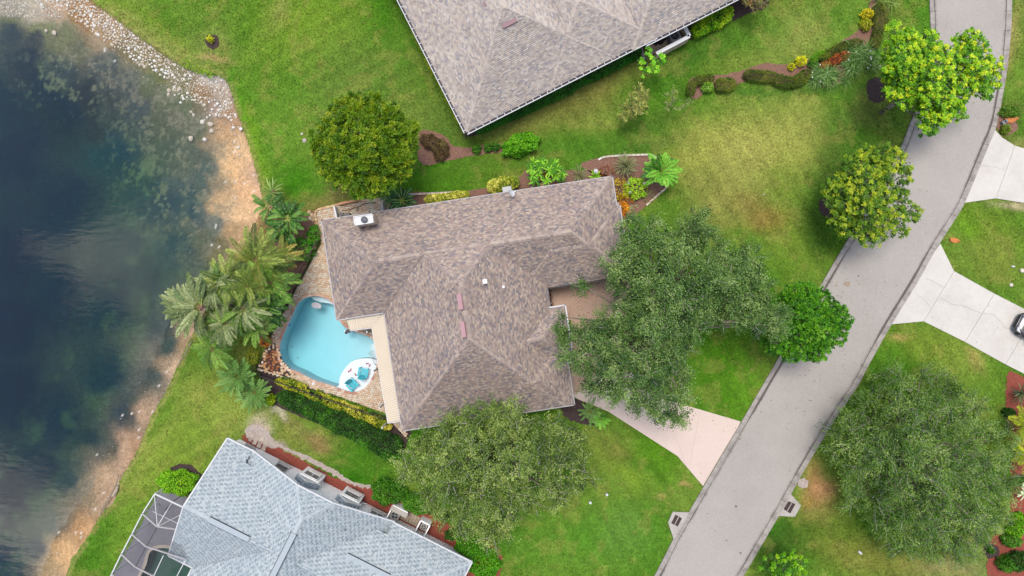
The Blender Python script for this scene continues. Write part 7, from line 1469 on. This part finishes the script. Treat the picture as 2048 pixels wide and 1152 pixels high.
def tufts(name, label, spots, L, pal, n, cat='grass tuft', w=.035, fl=None, seed=0, h=.0, lean=None):
    """a clump of arching grass blades, all blades one joined part"""
    g = np.random.default_rng(seed); t = E(name, label, cat, P(*spots[0], 0)); b = np.array(base(t)); V = []; F = []; Cc = []; pl = CA(pal, LK); fv = []
    for (x, y) in spots:
        c = np.array(P(x, y, 0))
        for i in range(n):
            a = g.uniform(0, 6.283) if lean is None else lean + g.normal(0, .9); le = L * g.uniform(.6, 1.2); d = np.array([math.cos(a), math.sin(a), 0]); s = np.array([-d[1], d[0], 0]) * w * .5; hh = le * g.uniform(.35, .8); o0 = c + np.array([g.normal(0, .08), g.normal(0, .08), 0])
            q = [o0, o0 + d * le * .3 + [0, 0, hh * .8], o0 + d * le * .65 + [0, 0, hh], o0 + d * le + [0, 0, hh * .55]]; k = len(V)
            for j, p in enumerate(q): V += [p - s * (1 - j * .28), p + s * (1 - j * .28)]
            ccol = pl[g.integers(0, len(pl))] * g.uniform(.8, 1.2)
            for j in range(3): F.append([k + 2 * j, k + 2 * j + 1, k + 2 * j + 3, k + 2 * j + 2]); Cc.append(ccol)
            if fl and g.random() < fl: fv.append(q[2] + [0, 0, .1])
    link('blades', nmesh('blades', np.array(V) - b, np.array(F), np.clip(np.array(Cc), 0, .85)), M['leaf'], t)['kind'] = 'stuff'
    if fv:
        fv = np.array(fv); v_, f_, c_ = leaf_mesh('flower', fv - b, g.normal(0, 1, (len(fv), 3)) * [1, 1, .1], .13, .13, np.tile(np.array(C(246, 246, 236)), (len(fv), 1)), .9, g); link('flower', nmesh('flower', v_, f_, c_), M['leaf'], t)['kind'] = 'stuff'
    return t
LG = [(44, 80, 24), (70, 112, 38), (104, 142, 64), (132, 164, 92)]
rr = random.Random(8)
tufts('grass_clump', 'dark arching grass clump with white flowers, lower left part beside the orange crotons', [(1626 + rr.uniform(0, 60), 168 - rr.uniform(0, 24)) for _ in range(16)], .95, LG, 60, seed=1, fl=.018, cat='grass clump')
tufts('grass_clump', 'glossy arching grass clump with white flowers between the crotons and the lime tree', [(1690 + rr.uniform(0, 55), 145 - rr.uniform(0, 45)) for _ in range(20)], 1.0, LG, 60, seed=2, fl=.012, cat='grass clump', lean=None)
tufts('grass_clump', 'pale arching grass clump at the top edge of the mulch island', [(1765 + rr.uniform(-14, 24), rr.uniform(-20, 10)) for _ in range(10)], 1.0, [(80, 110, 40), (120, 150, 60), (160, 186, 90)], 60, seed=3, fl=.01, cat='grass clump')
s_dk = [blade_mesh(1.1, .07, [(30, 60, 30), (60, 90, 50), (120, 140, 90)], 110 + i, .45, .8, 4) for i in range(4)]
whorl('spiky_plant', 'dark spiky plant in the red mulch below the white driveway', 2040, 786, .6, 'blade', 50, 'plant', s_dk, seed=30, pitch=(-.3, .9), scale=(.8, 1.15))
for i, (x, y, l) in enumerate(((2052, 846, 'yellow green feathery palm at the right edge, upper of two'), (2054, 908, 'yellow green feathery palm at the right edge, lower of two'))): whorl('areca_palm', l, x, y, 1.6, 'frond', 16, 'palm', f_areca, seed=31 + i, pitch=(-.1, .6), trunk=.06)
s_wh = [blade_mesh(.8, .12, [(150, 176, 120), (190, 206, 160), (214, 222, 190)], 120 + i, .4, .5, 4) for i in range(3)]
whorl('fan_palm', 'pale silvery fan palm in the red mulch at the right edge', 2048, 984, 1.0, 'leaf', 30, 'palm', s_wh, seed=33, pitch=(-.1, .8), scale=(.7, 1.1), trunk=.06)
for i, (x, y, l) in enumerate(((1178, 822, 'dark green fern palm under the oak beside the house corner'), (1200, 838, 'bright green fern palm at the lawn edge under the oak'))): whorl('fern_palm', l, x, y, 1.0, 'frond', 13, 'palm', f_fern if i else f_cy, seed=35 + i, pitch=(-.1, .6), scale=(.4, .7), trunk=.05)
# ------------------------------------------------------------------ rocks on the bank
rkm = [stone_mesh(50 + i, 'rock', None, .6, 7, 4) for i in range(6)]
M['rocks'] = [mat('limestone_a', C(236, 228, 214), .9, 5, .14, .5, 9), mat('limestone_b', C(214, 200, 182), .9, 5, .16, .5, 9), mat('limestone_c', C(246, 242, 236), .9, 5, .1, .5, 9)]
for i, me in enumerate(rkm): me.materials.append(M['rocks'][i % 3])
SH = smooth_poly(SHORE, 3, False); rr = random.Random(12); cand = []; lakep = SH + [(-9000, 9000), (-9000, -9000), (-500, -9000)]
X = np.array([rr.uniform(90, 480) for _ in range(60000)]); Y = np.array([rr.uniform(-30, 330) for _ in range(60000)]); I = inside(X, Y, lakep); D = pdist(X, Y, SH); NN = fbm(X / 18, Y / 18, 77, 3)
small = []
def cellgrid(): return {}
grid = {}
def far_enough(x, y, r):
    i, j = int(x // 12), int(y // 12)
    for a in (-1, 0, 1):
        for b in (-1, 0, 1):
            for q in grid.get((i + a, j + b), ()):
                if math.hypot(x - q[0], y - q[1]) < (r + q[2]) * .86: return False
    grid.setdefault((i, j), []).append((x, y, r)); return True
for x, y, ins_, d, nn in zip(X, Y, I, D, NN):
    if not ins_ or d < 3: continue
    if x < 345: w = np.interp(x, [90, 180, 260, 345], [40, 42, 36, 30]); dens = 1.0 if d < w * .8 else max(0, 1 - (d - w * .8) / 18) * .5
    elif y < 235: w = 30; dens = (.75 if d < 38 else .15 if d < 60 else 0) * (1 if nn > .38 else .35)
    else: dens = .05 if d < 26 else 0
    if rr.random() > dens: continue
    r = rr.choice([1.6, 2.0, 2.4, 3.0, 3.6]) if x < 345 else rr.choice([1.1, 1.3, 1.7, 2.4, 3.2])
    if far_enough(x, y, r): cand.append((x, y, r))
for x, y, r in [(350, 161, 4.5), (356, 166, 4), (362, 170, 4), (367, 165, 3.6), (349, 172, 4), (358, 178, 5), (366, 178, 3.8), (363, 186, 4.6), (357, 187, 4), (375, 190, 5), (365, 198, 5), (361, 205, 3.4), (338, 181, 4.5), (337, 189, 4), (399, 192, 4.4), (402, 204, 3.6), (411, 208, 4), (382, 224, 3.6), (387, 230, 4.2), (405, 244, 4.6), (421, 248, 6), (423, 262, 5.4), (381, 277, 6), (409, 279, 5), (465, 220, 7), (92, 62, 4), (108, 66, 5), (190, 58, 5), (231, 82, 5), (248, 88, 5), (262, 98, 4.4), (250, 100, 4), (275, 105, 4), (284, 107, 4), (111, 12, 5), (126, 12, 6), (115, 4, 4), (83, 10, 3)]:
    if far_enough(x, y, r * .7): cand.append((x, y, r))
def bank_z(x, y):
    d = float(pdist(np.array([x]), np.array([y]), SH)[0]) / K; return float(np.interp(d, [-0.02, 0.12, 1.5, 3.2, 6, 12, 60], [0, -0.28, -0.45, -0.62, -0.95, -1.8, -3.5]))
cand.sort(key=lambda q: -q[2]); big, rest = cand[:300], cand[300:]
for x, y, r in big:
    o = link('rock', rr.choice(rkm), None); z = max(bank_z(x, y), -.60); o.location = P(x, y, z + .02); s = r / K; o.scale = (s * rr.uniform(.9, 1.3), s * rr.uniform(.8, 1.05), s * rr.uniform(.8, 1.2)); o.rotation_euler = (rr.uniform(-.3, .3), rr.uniform(-.3, .3), rr.uniform(0, 6.3))
    sz_ = 'large' if r >= 4.2 else 'small' if r < 2.4 else 'middle sized'
    where, gr = ('in the dense rock band along the upper bank', 'rocks in the upper band') if x < 330 and not (y > 48 and r >= 4) else ('near the corner of the lawn edge', 'rocks at the bank corner') if x > 412 else ('standing apart in the shallows', 'rocks in the shallows')
    tag(o, sz_ + ' white limestone rock ' + where, 'rock', sz_ + ' ' + gr)
for k in range(2600):  # gravel and chips
    i = rr.randrange(len(X)); 
for i in range(len(X)):
    if I[i] and D[i] < 62 and rr.random() < (.035 if X[i] < 345 else .06 if Y[i] < 240 else .01): rest.append((X[i], Y[i], rr.uniform(.5, 1.1)))
for k in range(700): x, y = rr.uniform(-5, 125), rr.uniform(-20, 34); rest.append((x, y, rr.uniform(.6, 1.5)))
for k in range(420):
    t = rr.random(); i = t * (len(SH) - 1); j = int(i); p = (SH[j][0] + (SH[min(j + 1, len(SH) - 1)][0] - SH[j][0]) * (i - j), SH[j][1] + (SH[min(j + 1, len(SH) - 1)][1] - SH[j][1]) * (i - j))
    if p[1] > 520: rest.append((p[0] - abs(rr.gauss(6, 30)), p[1] + rr.uniform(-8, 8), rr.uniform(.4, .9)))
rv = np.array(rest); n = len(rv); dd = pdist(rv[:, 0], rv[:, 1], SH) / K; zz = np.maximum(np.interp(dd, [0, .12, 1.5, 3.2, 6, 12], [0, -.28, -.45, -.62, -.95, -1.8]), -1.2); cc = PN(rv[:, :2], zz)
okk = inside(rv[:, 0], rv[:, 1], lakep); rv, cc, n = rv[okk], cc[okk], int(okk.sum())
oc = np.array([(1, 0, 0), (0, 1, 0), (-1, 0, 0), (0, -1, 0), (.3, .2, .8)]); th = RNG.uniform(0, 6.3, n); sz = rv[:, 2] / K
vv = np.stack([np.stack([(o_[0] * np.cos(th) - o_[1] * np.sin(th)) * sz * RNG.uniform(.7, 1.3, n), (o_[0] * np.sin(th) + o_[1] * np.cos(th)) * sz * RNG.uniform(.7, 1.3, n), o_[2] * sz + .02], 1) + cc for o_ in oc], 1).reshape(-1, 3)
i = np.arange(n)[:, None] * 5; F = np.concatenate([i + np.array([[a, b, 4]]) for a, b in ((0, 1), (1, 2), (2, 3), (3, 0))]); col = CA([(232, 224, 208), (208, 190, 168), (190, 172, 150), (246, 242, 234)])[RNG.integers(0, 4, n)]
tag(link('gravel', nmesh('gravel', vv, F, np.tile(col, (4, 1))), M['rockb']), 'small pale stones and gravel strewn along the lake bank', 'gravel', None, 'stuff')
# loose stones by the upper left corner of the paving
for i, (x, y, r) in enumerate([(618, 425, 4), (624, 431, 4.5), (620, 437, 3.6), (627, 440, 4), (632, 447, 3.4), (563, 474, 3.4), (566, 481, 3), (571, 486, 3), (575, 478, 2.4), (634, 458, 3.6), (636, 468, 3.2), (637, 478, 3), (1084, 371, 4)]):
    o = link('stone', rr.choice(cream), None); o.location = P(x, y, .05); s = r / K; o.scale = (s * 1.2, s, s); o.rotation_euler = (0, 0, rr.uniform(0, 6)); tag(o, 'tan boulder against the top wall below the rosette shrub' if y == 371 else 'loose tan stone in the bed between the lake plants and the paving', 'stone', None if y == 371 else 'loose stones by the paving')

# ------------------------------------------------------------------ grass tufts, fallen leaves, kerb joints
g = np.random.default_rng(99); n = 230000; X = g.uniform(-41, 41, n); Y = g.uniform(-23.2, 23.2, n); px = X * K + 1024; py = 576 - Y * K
ok = ~inside(px, py, [(-900, -900)] + SH + [(-900, 2000)]) & ~inside(px, py, ROAD_L + ROAD_R[::-1])
for b_ in BEDS + SLABS + [DECK, [(1478, 851), (1481, 843), (1408, 821.5), (1330, 799), (1290, 770), (1262, 745), (1262, 556), (1100, 572), (1140, 790), (1160, 800), (1215, 822), (1240, 838), (1355, 912), (1406, 972)], op, wexpand(POOLS, 8), [(490, 868), (505, 850), (536, 862), (556, 893), (545, 900)], [(1345, 1023), (1378, 1024), (1347, 1078), (1336, 1044)], [(1581, 988), (1601, 1010), (1589, 1033), (1556, 1031)]]: ok &= ~inside(px, py, b_)
for rf in ((roof1, rects), (roof2, r2)):
    for (u0, u1, v0, v1) in rf[1]:
        q = [rf[0].world(np.float64(u), np.float64(v), 0) for u, v in ((u0 + 8, v0 + 8), (u1 - 8, v0 + 8), (u1 - 8, v1 - 8), (u0 + 8, v1 - 8))]; ok &= ~inside(X, Y, [(p[0], p[1]) for p in q])
q = [W3(-350, 517, 0), W3(165, 517, 0), W3(165, 1100, 0), W3(-350, 1100, 0)]; ok &= ~inside(X, Y, [(p[0], p[1]) for p in q])
X, Y, px, py = X[ok], Y[ok], px[ok], py[ok]; n = len(X)
ix = np.clip(np.searchsorted(GX, X), 0, len(GX) - 1); iy = np.clip(np.searchsorted(GY, Y), 0, len(GY) - 1); col = GC[iy, ix] * g.uniform(.82, 1.28, (n, 1)) * (1 + g.normal(0, .06, (n, 3)))
th = g.uniform(0, 6.283, n); s_ = g.uniform(.04, .10, n); h_ = g.uniform(.03, .07, n); z0 = np.full(n, .0)
V = np.stack([np.stack([X + np.cos(th) * s_, Y + np.sin(th) * s_, z0], 1), np.stack([X - np.cos(th) * s_, Y - np.sin(th) * s_, z0], 1), np.stack([X + g.normal(0, .05, n), Y + g.normal(0, .05, n), h_], 1)], 1).reshape(-1, 3)
F = np.arange(n * 3).reshape(-1, 3); M['grass'] = mat('grass_tuft', attr='col', rough=.9, spec=.1)
tag(link('grass', nmesh('grass', V, F, np.clip(col, 0.002, .8)), M['grass']), 'short mown lawn grass growing between the houses and the road', 'grass', None, 'stuff')
# fallen leaves under and around the trees
spots = [(1478, 700, 60), (1240, 620, 60), (1660, 640, 50), (1780, 400, 60), (1880, 160, 90), (1600, 700, 60), (1850, 930, 170), (1000, 900, 140), (1560, 800, 120), (1180, 600, 40), (730, 300, 90), (1700, 560, 80)]
LP = np.concatenate([g.normal(0, 1, (150, 2)) * r * .7 + [x, y] for x, y, r in spots]); m = len(LP); onroad = inside(LP[:, 0], LP[:, 1], ROAD_L + ROAD_R[::-1]); keep = ~onroad | (g.random(m) < .35); LP = LP[keep]; m = len(LP)
p = PN(LP, .085); v_, f_, c_ = leaf_mesh('fallen_leaves', p, g.normal(0, 1, (m, 3)) * [1, 1, .1], .11, .06, CA([(170, 130, 80), (140, 110, 60), (190, 170, 90), (120, 96, 66), (150, 150, 60)])[g.integers(0, 5, m)], .9, g)
tag(link('fallen_leaves', nmesh('fallen_leaves', v_, f_, c_), M['leaf']), 'dry fallen leaves scattered under the trees and on the driveway', 'leaves', None, 'stuff')
mb = MB()
for line, sg in ((RL, -1), (RR, 1)):
    q = resample(line, 100)
    for i in range(1, 99):
        t = Vector(P(*q[i + 1])) - Vector(P(*q[i - 1])); t.normalize(); nn = Vector((t.y, -t.x, 0)) * sg; a = Vector(P(*q[i])); mb.beam(a + nn * .02 + Vector((0, 0, .112)), a + nn * .14 + Vector((0, 0, .104)), .03, .01); mb.beam(a + nn * .14 + Vector((0, 0, .104)), a + nn * .36 + Vector((0, 0, .039)), .03, .01); mb.beam(a + nn * .36 + Vector((0, 0, .039)), a + nn * .58 + Vector((0, 0, .036)), .03, .008)
mb.build('kerb_joint', mat('kerb_joint', C(120, 112, 106), .95))['kind'] = 'structure'
